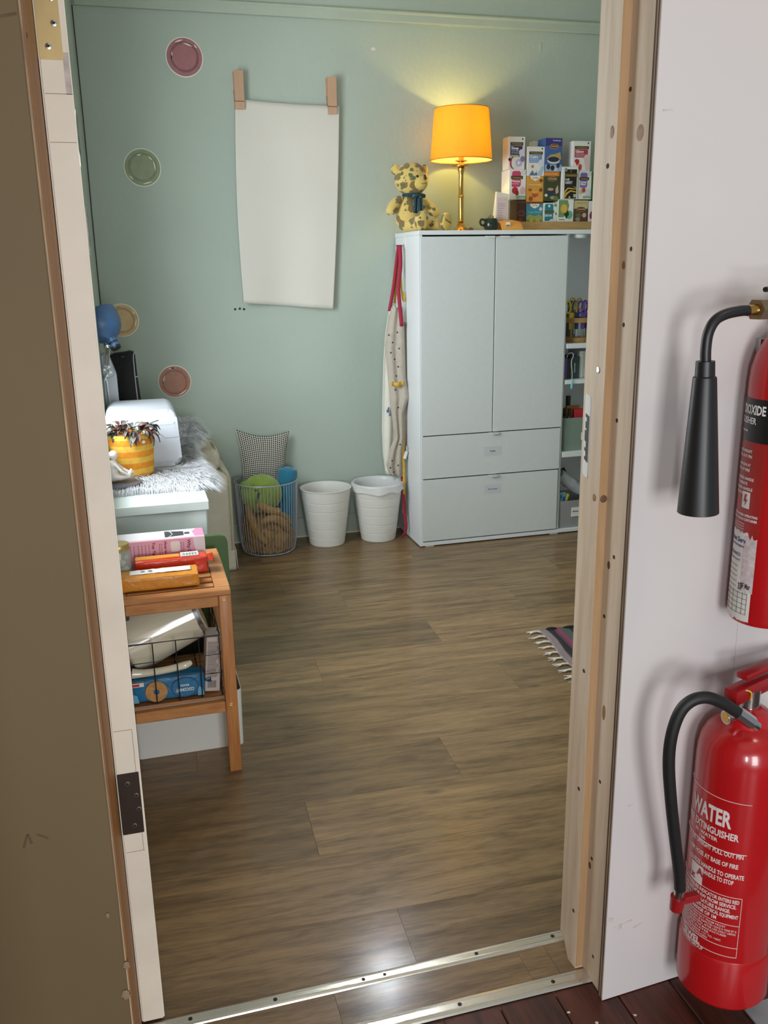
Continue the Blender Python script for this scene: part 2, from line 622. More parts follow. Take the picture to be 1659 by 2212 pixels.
# ---- walls of the room
m = M(); m.box((XL - 0.12, YB, 0), (XR + 0.1, YB + 0.12, ZC))
wb = struct('wall_back', m, 'sage_wall')
WY0, WY1, WZ0, WZ1 = 2.33, 3.72, 0.80, 2.24
m = M()
m.box((XL - 0.12, YF, 0), (XL, WY0, ZC)); m.box((XL - 0.12, WY1, 0), (XL, YB, ZC))
m.box((XL - 0.12, WY0, 0), (XL, WY1, WZ0)); m.box((XL - 0.12, WY0, WZ1), (XL, WY1, ZC))
struct('wall_left', m, 'sage_wall')
m = M(); m.box((XR, YF, 0), (XR + 0.12, YB, ZC)); struct('wall_right', m, 'sage_wall')
m = M(); m.box((-1.3, -2.6, ZC), (XR + 0.1, YB + 0.12, ZC + 0.1))
struct('ceiling', m, 'ceiling_white')
m = M(); m.box((0.86, 1.385, 0), (XR, YF, ZC)); m.box((XL, 1.385, 2.07), (0.86, YF, ZC))
struct('wall_front', m, 'sage_wall')
glassy('window_glass', (250, 252, 252), 0.93, 0.02)
for nm, x, y0, y1, z0, z1 in (('window_1', XL, WY0, WY1, WZ0, WZ1),):
    m = M()
    for a, b in (((x - 0.10, y0, z0), (x - 0.05, y0 + 0.05, z1)), ((x - 0.10, y1 - 0.05, z0), (x - 0.05, y1, z1)),
                 ((x - 0.10, y0, z0), (x - 0.05, y1, z0 + 0.05)), ((x - 0.10, y0, z1 - 0.05), (x - 0.05, y1, z1)),
                 ((x - 0.095, (y0 + y1) / 2 - 0.02, z0), (x - 0.055, (y0 + y1) / 2 + 0.02, z1))):
        m.box(a, b, 0.004, 1)
    wn = struct(nm, m, 'cab_white')
    for a, b in ((y0 + 0.05, (y0 + y1) / 2 - 0.02), ((y0 + y1) / 2 + 0.02, y1 - 0.05)):
        g = M(); g.box((x - 0.078, a, z0 + 0.05), (x - 0.074, b, z1 - 0.05))
        obj('pane', g, 'window_glass', wn)

# picture rail and skirting
m = M()
T = Matrix(((0, 0, 1, XL), (-1, 0, 0, YB), (0, 1, 0, 0), (0, 0, 0, 1)))
m.prism([(0, 2.522), (0.014, 2.524), (0.017, 2.529), (0.015, 2.560), (0.020, 2.566), (0.020, 2.572), (0.012, 2.578), (0, 2.580)], XR - XL, T)
struct('trim_3', m, 'sage_trim', sharp=25)
m = M()
T = Matrix(((1, 0, 0, XL), (0, 0, 1, WY1 + 0.1), (0, 1, 0, 0), (0, 0, 0, 1)))
m.prism([(0, 2.524), (0.016, 2.526), (0.018, 2.570), (0, 2.580)], YB - WY1 - 0.12, T)
struct('trim_4', m, 'sage_trim', sharp=25)
m = M(); m.box((XL, YB - 0.014, 0), (XR, YB, 0.105), 0.003, 1)
bb = struct('baseboard_back', m, 'sage_trim')
m = M(); m.box((XL, YB - 0.020, 0), (XR, YB - 0.014, 0.007), 0.001, 1)
obj('quadrant', m, 'dirty_white', bb)
# filler patches, old plugs and a dark line down the corner
m = M(); m.prism(disc_poly(0, 0, 0.011, 0.008, 9), 0.0012, FRONT(*(1.250, 4.570, 2.407))); obj('filler_patch', m, 'paper', wb)
m = M(); m.box((-0.006, 0, -0.017), (0.006, 0.002, 0.017), 0.0015, 1, Matrix.Translation((2.127, 4.568, 2.454))); obj('plaster_lump', m, 'sage_trim', wb)
for q in ((0.518, 4.570, 1.204), (0.541, 4.570, 1.206), (0.562, 4.570, 1.203)):
    m = M(); m.lathe([(0.006, 0), (0.006, 0.001), (0.003, 0.0012), (0, 0.0006)], 10, FRONT(*q)); obj('wall_plug', m, 'screw_dark', wb)
m = M(); m.tube([(XL + 0.004, YB - 0.004, 0.4), (XL + 0.003, YB - 0.004, 1.5), (XL + 0.006, YB - 0.004, 2.1), (XL + 0.003, YB - 0.004, ZC)], 0.0022, 6, sub=4)
obj('corner_line', m, 'dark_gap', wb)

# ---- hall side of the doorway, right: white board over plywood on a timber lining
WA = R(3.7)
m = M(); m.box((0, 0, 0), (0.243, 0.0025, ZC - 0.002)); m.box((0.2436, 0, 0), (1.6, 0.0025, ZC - 0.002))
TW = Matrix.Translation((0.783, 1.275, 0)) @ Matrix.Rotation(WA, 4, 'Z')
bmesh.ops.transform(m.bm, matrix=TW, verts=m.bm.verts[:])
wr = struct('wall_hall_right', m, 'hall_white')
for i, (a, b, mm) in enumerate(((0.0027, 0.0065, 'ply'), (0.0065, 0.0092, 'ply_dark'), (0.0092, 0.0125, 'ply'), (0.0125, 0.0165, 'ply_dark'))):
    m = M(); m.box((0.001, a, 0), (0.9, b, ZC - 0.002))
    bmesh.ops.transform(m.bm, matrix=TW, verts=m.bm.verts[:])
    obj('ply_layer', m, mm, wr)
# scuffs on the white board
mat('scuff', (196, 186, 180), 0.8, var=0.2, vscale=60)
for (u, z, w, h, a) in ((0.012, 1.618, 0.018, 0.0016, 0.1), (0.028, 0.17, 0.03, 0.002, 0.15), (0.06, 0.155, 0.02, 0.0025, 0.3), (0.004, 0.185, 0.010, 0.007, 0), (0.018, 0.164, 0.016, 0.006, 0.2), (0.03, 0.43, 0.014, 0.0015, 0.1)):
    m = M()
    m.prism([(w * (t - 0.5) , h * (0.5 + 0.6 * random.random()) * s) for s, ts in ((1, (0, .2, .4, .6, .8, 1)), (-1, (1, .8, .6, .4, .2, 0))) for t in ts], 0.0003,
            TW @ Matrix.Translation((u + w / 2, -0.0001, z)) @ Matrix.Rotation(PI / 2, 4, 'X') @ Matrix.Rotation(a, 4, 'Z'))
    obj('scuff_mark', m, 'scuff', wr)

m = M(); m.prism([(0.787, 1.291), (0.87, 1.296), (0.87, 1.364), (0.787, 1.364)], 2.06)
fr = struct('door_frame_right', m, 'pine')
m = M(); m.prism([(0.7705, 1.3645), (0.768, 1.392), (0.793, 1.4645), (0.793, 1.476), (0.87, 1.476), (0.87, 1.3645)], 2.06)
stop = obj('stop_post', m, 'pine', fr)
m = M(); m.box((0.7710, 1.3640, 0.005), (0.788, 1.3645, 2.06)); obj('stop_edge', m, 'pine_edge', stop)
# strike plate let into the far post
cd = Vector((0.793 - 0.768, 1.4645 - 1.392, 0)).normalized()
cn = Vector((-cd.y, cd.x, 0))


def plate(name, t0, t1, z0, z1, proud, material, r=0.0):
    m = M()
    p = Vector((0.768, 1.392, 0)) - cn * 0.0008
    T = Matrix(((cd.x, 0, cn.x, p.x), (cd.y, 0, cn.y, p.y), (0, 1, 0, 0), (0, 0, 0, 1)))
    m.prism(rrect(t0, z0, t1, z1, r or 0.002, 4), proud, T)
    return obj(name, m, material, stop)


sp = plate('strike_plate', 0.026, 0.078, 1.022, 1.172, 0.0026, 'white_plastic', 0.010)
for z0, z1, t0, t1 in ((1.052, 1.136, 0.028, 0.052), (1.130, 1.136, 0.05, 0.066), (1.110, 1.122, 0.05, 0.064), (1.086, 1.106, 0.05, 0.068), (1.068, 1.074, 0.05, 0.066), (1.052, 1.058, 0.05, 0.064)):
    plate('latch_slot', t0, t1, z0, z1, 0.0032, 'black_plastic', 0.001)
# screw and nail holes in the lining
mat('hole', (64, 44, 30), 0.9, var=0.1)
for z, y, x in ((1.55, 1.385, 0.7683), (0.66, 1.384, 0.7685), (0.41, 1.382, 0.7686), (0.13, 1.380, 0.7688)):
    m = M(); m.lathe([(0.0042, 0), (0.0036, 0.0004), (0, 0.0001)], 10, Matrix.Translation((x, y, z)) @ Matrix.Rotation(-PI / 2, 4, 'Y')); obj('screw_hole', m, 'hole', stop)
for z, y in ((1.42, 1.33), (1.30, 1.34), (1.14, 1.345), (0.90, 1.33), (0.78, 1.352), (0.45, 1.335), (0.27, 1.35), (0.06, 1.325), (1.66, 1.358)):
    m = M(); m.lathe([(0.0040, 0), (0.0034, 0.0004), (0, 0.0001)], 10, Matrix.Translation((0.787, y, z)) @ Matrix.Rotation(-PI / 2, 4, 'Y')); obj('screw_hole', m, 'hole', fr)
m = M(); m.lathe([(0.0055, 0), (0.0055, 0.0006), (0.003, 0.001), (0, 0.0006)], 12, Matrix.Translation((0.7683, 1.385, 1.222)) @ Matrix.Rotation(-PI / 2, 4, 'Y')); obj('screw', m, 'steel', stop)

mat('knot_wood', (150, 112, 78), 0.6, var=0.25, vscale=120); mat('knot_dark', (96, 64, 42), 0.6, var=0.2, vscale=120)
for x, y, z, ry, rz, par, km in ((0.7871, 1.322, 1.592, 0.011, 0.013, fr, 'knot_wood'), (0.7871, 1.350, 1.395, 0.006, 0.007, fr, 'knot_wood'), (0.7871, 1.346, 0.880, 0.005, 0.008, fr, 'knot_dark'), (0.7871, 1.335, 0.595, 0.006, 0.016, fr, 'knot_wood'), (0.7692, 1.378, 0.998, 0.006, 0.007, stop, 'knot_wood'), (0.7692, 1.378, 1.60, 0.006, 0.010, stop, 'knot_wood'), (0.7871, 1.356, 0.250, 0.005, 0.008, fr, 'knot_dark')):
    m = M(); m.lathe([(1.0, 0), (0.9, 0.0003), (0, 0.0003)], 16, Matrix.Translation((x, y, z)) @ Matrix.Rotation(-PI / 2, 4, 'Y') @ Matrix.Diagonal((rz, ry, 1, 1))); obj('knot', m, km, par)
m = M(); m.lathe([(0.007, 0), (0.006, 0.0003), (0, 0.0003)], 14, FRONT(0.780, 1.3640, 0.998)); obj('knot', m, 'knot_dark', stop)

# ---- hall side of the doorway, left: beige board, warm timber lining
m = M(); m.box((-1.3, 1.275, 0), (-0.094, 1.289, ZC - 0.002), 0.0015, 1)
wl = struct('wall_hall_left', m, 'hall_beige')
m = M(); m.box((-0.0945, 1.2765, 0), (-0.0915, 1.289, ZC - 0.002)); obj('board_edge', m, 'ply', wl)
mat('plaster_chip', (138, 116, 92), 0.9, var=0.1, vscale=80, bump=0.6, bscale=150)
for q, s in (((-0.092, 1.274, 0.313), 0.008), ((-0.098, 1.274, 0.257), 0.010), ((-0.112, 1.274, 0.414), 0.005)):
    m = M(); m.ell(q, (s * 0.7, 0.0018, s * 0.9), 10, fn=lambda p: p * (1 + 0.5 * noise.noise(p * 3))); obj('plaster_chip', m, 'plaster_chip', wl)
mat('stain', (88, 71, 47), 0.8, var=0.15, vscale=50)
for line in (((-0.220, 1.275, 0.560), (-0.213, 1.275, 0.580), (-0.211, 1.275, 0.580), (-0.208, 1.275, 0.565)), ((-0.199, 1.275, 0.579), (-0.192, 1.275, 0.575), (-0.184, 1.275, 0.569)),
             ((-0.116, 1.275, 1.697), (-0.106, 1.275, 1.699), (-0.097, 1.275, 1.701))):
    m = M(); m.tube(line, 0.0018, 5, sub=3)
    for v in m.bm.verts:
        v.co.y = 1.2748 + (v.co.y - 1.2748) * 0.2
    obj('stain', m, 'stain', wl)
m = M(); m.box((-0.20, 1.2895, 0), (-0.0905, 1.468, 2.06))
fl = struct('door_frame_left', m, 'pine_warm')
m = M(); m.ell((-0.0905, 1.31, 1.685), (0.0008, 0.004, 0.0035), 8); obj('knot', m, 'hole', fl)
# unseen side wall added to shade the left board; hall wall above the doorway
m = M(); m.box((-0.60, 0.30, 0), (-0.47, 1.275, ZC)); struct('wall_hall_shade', m, 'hall_beige')
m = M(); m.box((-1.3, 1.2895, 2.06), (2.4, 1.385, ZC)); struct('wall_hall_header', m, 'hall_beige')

# ---- the white door, folded back into the room, hinge edge towards the viewer
DX0, DX1, DY0 = -0.0895, -0.0470, 1.470
m = M(); m.prism([(DX0, DY0), (DX1, DY0), (-0.0765, 2.305), (-0.1180, 2.305)], 2.022, Matrix.Translation((0, 0, 0.008)))
bmesh.ops.bevel(m.bm, geom=m.bm.edges[:], offset=0.0025, segments=3, affect='EDGES')
door = struct('door_1', m, 'dirty_white')


mat('screw_dull', (118, 106, 98), 0.35, metal=0.7, var=0.1)


def hinge(z0, z1, material, x1, screws, smat):
    m = M(); m.prism(rrect(DX0 + 0.002, z0, x1, z1, 0.0015, 2), 0.0016, FRONT(0, DY0 + 0.0004, 0))
    h = obj('hinge', m, material, door)
    k = M(); k.cyl((DX0 - 0.006, DY0 - 0.004, z0), (DX0 - 0.006, DY0 - 0.004, z1), 0.0055, n=14); obj('knuckle', k, material, h)
    for (x, z) in screws:
        s = M(); s.lathe([(0.0046, 0), (0.0044, 0.0009), (0.0018, 0.0013), (0.0015, 0.0003), (0, 0.0002)], 14, FRONT(x, DY0 - 0.0012, z)); obj('screw', s, smat, h)
        c = M()
        for a in (0.5, 0.5 + PI / 2):
            c.box((-0.0026, -0.0006, 0), (0.0026, 0.0006, 0.0004), T=FRONT(x, DY0 - 0.0023, z) @ Matrix.Rotation(a, 4, 'Z'))
        obj('cross_slot', c, 'screw_dark', h)
    return h


hinge(1.690, 1.815, 'hinge_brass', -0.0555, ((-0.0745, 1.707), (-0.064, 1.737), (-0.0645, 1.769)), 'steel')
hinge(0.423, 0.545, 'hinge_dark', -0.0505, ((-0.071, 0.525), (-0.058, 0.500), (-0.056, 0.472), (-0.066, 0.440)), 'screw_dull')
mat('seam', (150, 136, 116), 0.8, var=0.1)
for z, x0, x1 in ((1.645, DX0 + 0.004, DX1 - 0.001), (1.580, DX0 + 0.004, DX1 - 0.002), (0.628, DX0 + 0.004, DX1 - 0.008), (0.385, DX0 + 0.004, DX1 - 0.006)):
    m = M(); m.box((x0, DY0 - 0.0003, z), (x1, DY0, z + 0.0008)); obj('filler_seam', m, 'seam', door)
for a, b in ((0.385, 0.425), (0.545, 0.628)):
    m = M(); m.box((DX1 - 0.008, DY0 - 0.0003, a), (DX1 - 0.0072, DY0, b)); obj('filler_seam', m, 'seam', door)
m = M(); m.box((DX1 - 0.0095, DY0 - 0.0003, 1.645), (DX1 - 0.0015, DY0, 1.70)); obj('filler_patch', m, 'scuff', door)


# ================================================================== WALL HANGINGS
mat('peg_wood', (190, 152, 124), 0.6, var=0.08, vscale=30, stretch=(1, 1, 0.2))


def sheet_fn(u, v):
    # corners: top-left, top-right, bottom-left, bottom-right
    tl, tr, bl, br = Vector((0.572, 4.545, 2.163)), Vector((1.070, 4.545, 2.145)), Vector((0.558, 4.545, 1.233)), Vector((1.008, 4.545, 1.192))
    top = tl.lerp(tr, u); top.z -= 0.006 * math.sin(PI * u)
    p = top.lerp(bl.lerp(br, u), v)
    p.x += -0.012 * math.sin(PI * v) * (1 - u) + 0.006 * math.sin(PI * v) * u
    p.y += -0.008 * math.sin(PI * u * 3 + 0.5) * v - 0.010 * (abs(2 * u - 1) ** 3) * (0.25 + v)
    if v > 0.999:
        p.z += 0.003 if int(round(u * 96)) % 2 else 0.0
    return p


t = thing('paper_sheet', 'long blank sheet of white paper hanging from two pegs on the green wall', 'paper', (0.781, 4.560, 1.197))
m = M(); m.grid(sheet_fn, 96, 40); obj('sheet', m, 'paper', t, thick=0.0006)
for pa, pb, lab in (((0.591, 4.550, 2.281), (0.591, 4.550, 2.116), 'large wooden clothes peg holding the left corner of the blank paper'),
                    ((1.032, 4.550, 2.269), (1.033, 4.550, 2.106), 'large wooden clothes peg holding the right corner of the blank paper')):
    t = thing('clothes_peg', lab, 'peg', pb, 'wooden pegs holding the wall paper')
    a, b = Vector(pa), Vector(pb)
    d = b - a
    L = d.length
    rot = math.atan2(d.x, -d.z)
    T = FRONT(a.x, 4.569, a.z) @ Matrix.Rotation(rot, 4, 'Z')
    W2 = 0.0215
    m = M(); m.prism([(-W2, 0), (W2, 0), (W2, -L), (-W2, -L)], 0.012, T); obj('back_leg', m, 'peg_wood', t)
    m = M()
    # side profile of the front leg: thin at the tail, thick at the jaw
    T2 = T @ Matrix(((0, 0, 1, -W2), (1, 0, 0, 0), (0, 1, 0, 0.028), (0, 0, 0, 1)))
    m.prism([(0, 0.010), (-L * 0.80, 0.004), (-L, 0.001), (-L, 0.011), (-L * 0.80, 0.013), (0, 0.018)], 2 * W2, T2)
    obj('front_leg', m, 'peg_wood', t)
    m = M(); m.box((-W2 - 0.0004, -L * 0.805, 0.030), (W2 + 0.0004, -L * 0.79, 0.0418), T=T); obj('groove', m, 'hole', t)
    m = M(); m.tube([T @ Vector((-W2 - 0.002, -L * 0.5, 0.018)), T @ Vector((-W2 - 0.002, -L * 0.78, 0.034)), T @ Vector((W2 + 0.002, -L * 0.78, 0.034))], 0.0016, 6); obj('spring', m, 'steel', t)


def wall_plate(label, c, r, base, dark, seed, facing='front', rx=None):
    """paper-thin round plate cut-out, drawn with a rim line and glints"""
    t = thing('wall_plate', label, 'plate', c, 'round plates on the walls')
    T = FRONT(*c) if facing == 'front' else Matrix(((0, 0, 1, c[0]), (1, 0, 0, c[1]), (0, 1, 0, c[2]), (0, 0, 0, 1)))
    rr = random.Random(seed)
    nm = 'plate_%d' % seed
    mat(nm, base, 0.45, var=0.10, vscale=30)
    mat(nm + '_d', dark, 0.45, var=0.14, vscale=40)
    mat('plate_rim', (236, 231, 216), 0.5, var=0.04)
    rx = rx or r
    m = M(); m.lathe([(1.0, 0), (1.0, 0.0030), (0.97, 0.0036), (0, 0.0036)], 48, T @ Matrix.Diagonal((rx, r, 1, 1))); obj('rim', m, 'plate_rim', t)
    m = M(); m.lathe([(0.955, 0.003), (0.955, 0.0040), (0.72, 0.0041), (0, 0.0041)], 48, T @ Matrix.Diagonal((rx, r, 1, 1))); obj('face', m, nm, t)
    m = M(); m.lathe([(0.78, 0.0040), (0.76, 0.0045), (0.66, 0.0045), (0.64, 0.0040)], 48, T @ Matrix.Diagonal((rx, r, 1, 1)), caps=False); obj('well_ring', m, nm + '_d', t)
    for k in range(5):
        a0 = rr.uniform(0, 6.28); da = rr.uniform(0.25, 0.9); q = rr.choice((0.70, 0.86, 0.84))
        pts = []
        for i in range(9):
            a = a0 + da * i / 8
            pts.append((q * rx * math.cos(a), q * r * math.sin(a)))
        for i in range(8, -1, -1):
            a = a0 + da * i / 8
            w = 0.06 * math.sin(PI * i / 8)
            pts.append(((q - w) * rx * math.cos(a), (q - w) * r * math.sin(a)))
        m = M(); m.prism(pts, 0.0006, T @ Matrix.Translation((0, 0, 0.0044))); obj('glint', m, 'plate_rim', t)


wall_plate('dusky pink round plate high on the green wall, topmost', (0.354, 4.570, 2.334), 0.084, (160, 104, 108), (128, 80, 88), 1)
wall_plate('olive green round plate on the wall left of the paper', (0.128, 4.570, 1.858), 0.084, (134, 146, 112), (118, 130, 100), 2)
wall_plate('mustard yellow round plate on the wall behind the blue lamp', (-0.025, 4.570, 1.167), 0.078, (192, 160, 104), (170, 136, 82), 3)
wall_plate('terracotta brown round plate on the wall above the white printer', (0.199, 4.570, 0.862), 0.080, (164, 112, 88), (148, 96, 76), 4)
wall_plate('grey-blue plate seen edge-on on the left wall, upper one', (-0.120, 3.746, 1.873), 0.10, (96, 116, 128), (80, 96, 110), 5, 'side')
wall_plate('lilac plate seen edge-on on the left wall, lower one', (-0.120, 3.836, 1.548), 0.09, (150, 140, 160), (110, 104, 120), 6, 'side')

# ================================================================== CABINET
CX0, CX1, CY0, CY1, CZ1 = 1.347, 2.62, 4.170, 4.555, 1.557
DIV = 2.122
cab = thing('storage_cabinet', 'tall white cabinet with two doors, two drawers and open shelves on the right', 'cabinet', (CX0, CY0, 0))
for nm, a, b in (('side_panel', (CX0, CY0 + 0.001, 0.024), (CX0 + 0.018, CY1, 1.537)), ('side_panel', (CX1 - 0.018, CY0 + 0.001, 0.024), (CX1, CY1, 1.537)),
                 ('divider', (DIV, CY0 + 0.02, 0.024), (DIV + 0.012, CY1 - 0.008, 1.537)), ('base_panel', (CX0, CY0, 0.006), (CX1, CY1, 0.024)),
                 ('back_panel', (CX0 + 0.018, CY1 - 0.007, 0.024), (CX1 - 0.018, CY1, 1.537))):
    m = M(); m.box(a, b, 0.001, 1); obj(nm, m, 'cab_white', cab)
m = M(); m.box((CX0 - 0.002, CY0 - 0.004, 1.5372), (CX1 + 0.002, CY1 + 0.002, CZ1), 0.0012, 1); obj('top_panel', m, 'cab_white', cab)
m = M(); m.box((CX0 + 0.0185, CY0 + 0.022, 0.028), (DIV - 0.001, CY0 + 0.028, 1.53)); obj('gap_shade', m, 'dark_gap', cab)  # dark sheet added behind the fronts, standing for shade in their gaps


def front(nm, x0, x1, z0, z1, hx):
    m = M(); m.box((x0, CY0, z0), (x1, CY0 + 0.018, z1), 0.0012, 1); d = obj(nm, m, 'cab_front', cab)
    m = M()
    m.box((hx - 0.022, CY0 - 0.014, z1 - 0.0005), (hx + 0.022, CY0 + 0.012, z1 + 0.0014), 0.0005, 1)
    m.box((hx - 0.022, CY0 - 0.014, z1 - 0.0065), (hx + 0.022, CY0 - 0.0125, z1 + 0.0014), 0.0005, 1)
    obj('handle', m, 'white_plastic', d)
    return d


mat('charcoal_ink', (84, 84, 90), 0.7, var=0.05)
mat('label_tape', (206, 208, 212), 0.35, var=0.02)
front('door', CX0 + 0.008, 1.7325, 0.580, 1.5295, 1.705)
front('door', 1.7375, DIV - 0.004, 0.580, 1.5295, 1.782)
d1 = front('drawer', CX0 + 0.008, DIV - 0.008, 0.359, 0.5745, 1.742)
d2 = front('drawer', CX0 + 0.008, DIV - 0.012, 0.030, 0.353, 1.742)
for d, q, s, w in ((d1, (1.737, 4.170, 0.480), 'Textile', 0.032), (d2, (1.741, 4.170, 0.280), 'Yarn & wool', 0.052)):
    m = M(); m.box((q[0] - 0.047, q[1] - 0.0006, q[2] - 0.024), (q[0] + 0.047, q[1] - 0.0001, q[2] + 0.024)); obj('paper_label', m, 'label_tape', d)
    m = M(); front_text(m, s, 0.012, q[0], q[1] - 0.0009, q[2] - 0.004, 0.02, w); obj('lettering', m, 'charcoal_ink', d)
for x in (1.40, 2.10, 2.56):
    for y in (CY0 + 0.025, CY1 - 0.04):
        m = M(); m.box((x - 0.023, y - 0.022, 0), (x + 0.023, y + 0.022, 0.0065), 0.001, 1); obj('foot', m, 'white_plastic', cab)
for z0, z1 in ((0.980, 1.004), (0.799, 0.820), (0.416, 0.444)):
    m = M(); m.box((DIV + 0.0125, CY0 + 0.003, z0), (CX1 - 0.0185, CY1 - 0.0075, z1), 0.001, 1); obj('shelf', m, 'cab_white', cab)
m = M(); m.lathe([(0.036, 0), (0.036, 0.016), (0.030, 0.020), (0, 0.020)], 28, Matrix.Translation((2.205, 4.225, 1.5365)) @ Matrix.Rotation(PI, 4, 'X'))
tag(obj('puck_light', m, 'white_plastic'), 'small round white puck light under the cabinet top panel', 'light')

# ---- contents of the open shelves
wood('holder_wood', (178, 140, 84), (140, 104, 58), (4, 4, 4), 4, 0.5)
HX, HY, HZ = 2.238, 4.275, 1.0045
t = thing('scissor_holder', 'round wooden holder full of scissors on the upper cabinet shelf', 'holder', (HX, HY, HZ))
m = M(); m.lathe([(0, 0), (0.070, 0), (0.072, 0.004), (0.072, 0.020), (0.070, 0.024), (0, 0.024)], 36, Matrix.Translation((HX, HY, HZ))); obj('base', m, 'holder_wood', t)
m = M(); m.lathe([(0.068, 0), (0.073, 0), (0.073, 0.024), (0.068, 0.024), (0.068, 0)], 36, Matrix.Translation((HX, HY, HZ + 0.10)), caps=False); obj('ring', m, 'holder_wood', t)
for a in (0.5, 1.6, 2.6, 3.8, 5.9):
    m = M(); m.cyl((HX + 0.064 * math.cos(a), HY + 0.064 * math.sin(a), HZ + 0.024), (HX + 0.064 * math.cos(a), HY + 0.064 * math.sin(a), HZ + 0.101), 0.004, n=8); obj('post', m, 'holder_wood', t)


def scissors(x, y, lean, turn, colname, label, h=0.0):
    t = thing('scissors', label, 'scissors', (x, y, HZ + 0.026 + h), 'scissors in the round holder', (0, lean, turn))
    t.scale = (1.25, 1.25, 1.35)
    m = M(); m.prism([(-0.002, 0), (0.004, 0.0), (0.009, 0.075), (-0.006, 0.075)], 0.002, Matrix.Rotation(PI / 2, 4, 'X')); obj('blade', m, 'steel', t, world=False)
    m = M(); m.prism([(-0.006, 0.03), (0.0065, 0.03), (0.010, 0.092), (-0.010, 0.092)], 0.006, Matrix.Translation((0, 0.002, 0)) @ Matrix.Rotation(PI / 2, 4, 'X')); obj('grip', m, colname, t, world=False)
    for s in (-1, 1):
        pts = [(s * 0.015 + 0.0125 * math.cos(a), 0, 0.112 + 0.022 * math.sin(a)) for a in [2 * PI * k / 14 for k in range(14)]]
        m = M(); m.tube(pts, 0.0035, 6, closed=True); obj('finger_loop', m, colname, t, world=False)


mat('yellow_plastic', (216, 186, 52), 0.4, var=0.03); mat('navy_plastic', (44, 50, 120), 0.4, var=0.03)
mat('violet_plastic', (96, 72, 160), 0.4, var=0.03); mat('plum_plastic', (112, 40, 110), 0.4, var=0.03)
scissors(HX - 0.052, HY - 0.034, 0.0, 0.1, 'yellow_plastic', 'yellow-handled scissors at the front of the round wooden holder')
scissors(HX + 0.004, HY + 0.035, 0.03, -0.2, 'yellow_plastic', 'yellow-handled scissors standing tall at the back of the holder', 0.012)
scissors(HX - 0.020, HY - 0.030, 0.04, 0.2, 'navy_plastic', 'navy blue scissors in the middle of the wooden holder')
scissors(HX + 0.014, HY - 0.034, 0.03, -0.1, 'violet_plastic', 'violet scissors right of the navy ones in the holder')
scissors(HX + 0.046, HY - 0.010, 0.06, 0.2, 'plum_plastic', 'plum purple scissors at the right of the wooden holder')
mat('dark_green_plastic', (40, 56, 46), 0.4, var=0.05); mat('khaki_plastic', (104, 100, 84), 0.5, var=0.1)
for x, y, c, lab, hh in ((2.165, 4.40, 'black_plastic', 'black capped bottle behind the scissor holder', 0.17), (2.275, 4.42, 'khaki_plastic', 'khaki brush pot behind the scissor holder', 0.18)):
    t = thing('craft_bottle' if c == 'black_plastic' else 'brush_pot', lab, 'bottle' if c == 'black_plastic' else 'pot', (x, y, HZ))
    m = M(); m.lathe([(0.026, 0), (0.028, 0.004), (0.028, hh * 0.7), (0.016, hh * 0.8), (0.016, hh)], 20, Matrix.Translation((x, y, HZ))); obj('body', m, c, t)
    m = M(); m.lathe([(0.018, hh), (0.018, hh + 0.022), (0, hh + 0.022)], 20, Matrix.Translation((x, y, HZ))); obj('cap', m, 'dark_green_plastic', t)

S2 = 0.8205
mat('purple_card', (92, 84, 156), 0.5, var=0.04); mat('teal_card', (50, 74, 76), 0.45, var=0.25, vscale=30); mat('brown_card', (70, 48, 40), 0.6, var=0.1)
t = thing('purple_box', 'slim purple box standing on the middle cabinet shelf', 'box', (2.15, 4.26, S2))
m = M(); m.box((2.137, 4.22, S2), (2.165, 4.36, S2 + 0.106), 0.002, 1); obj('body', m, 'purple_card', t)
m = M(); m.box((2.166, 4.224, S2), (2.181, 4.36, S2 + 0.104), 0.001, 1); tag(obj('brown_book', m, 'brown_card'), 'dark brown book between the purple box and the teal box', 'book')
t = thing('teal_box', 'dark teal printed box on the middle cabinet shelf', 'box', (2.21, 4.26, S2))
m = M(); m.box((2.183, 4.225, S2), (2.237, 4.36, S2 + 0.112), 0.001, 1); obj('body', m, 'teal_card', t)
m = M(); put_text(m, 'memories', 0.012, lambda u, v: (2.213 - v, 4.2244, S2 + 0.03 + u), 0.02, 0.048); obj('lettering', m, 'print_white', t)
m = M(); m.box((2.243, 4.235, S2), (2.262, 4.37, S2 + 0.138), 0.002, 1); m.box((2.262, 4.245, S2), (2.33, 4.37, S2 + 0.136), 0.002, 1)
tag(obj('white_file', m, 'white_plastic'), 'plain white file box beside the dark teal box', 'box')
mat('clear_ribbon', (176, 180, 176), 0.25, var=0.1); mat('cyan', (110, 214, 224), 0.5, var=0.03)
t = thing('ribbon_loop', 'clear ribbon loop with cyan tip hanging over the shelf edge', 'ribbon', (2.16, 4.185, S2))
m = M(); m.tube([(2.152, 4.205, S2 + 0.11), (2.160, 4.20, S2 + 0.132), (2.178, 4.195, S2 + 0.134), (2.182, 4.19, S2 + 0.12), (2.168, 4.182, S2 + 0.09), (2.170, 4.172, S2 + 0.03), (2.166, 4.166, S2 - 0.01)], 0.0022, 6, sub=4); obj('band', m, 'clear_ribbon', t)
m = M(); m.box((2.161, 4.163, S2 - 0.045), (2.171, 4.168, S2 - 0.008), 0.002, 1); obj('tip', m, 'cyan', t)


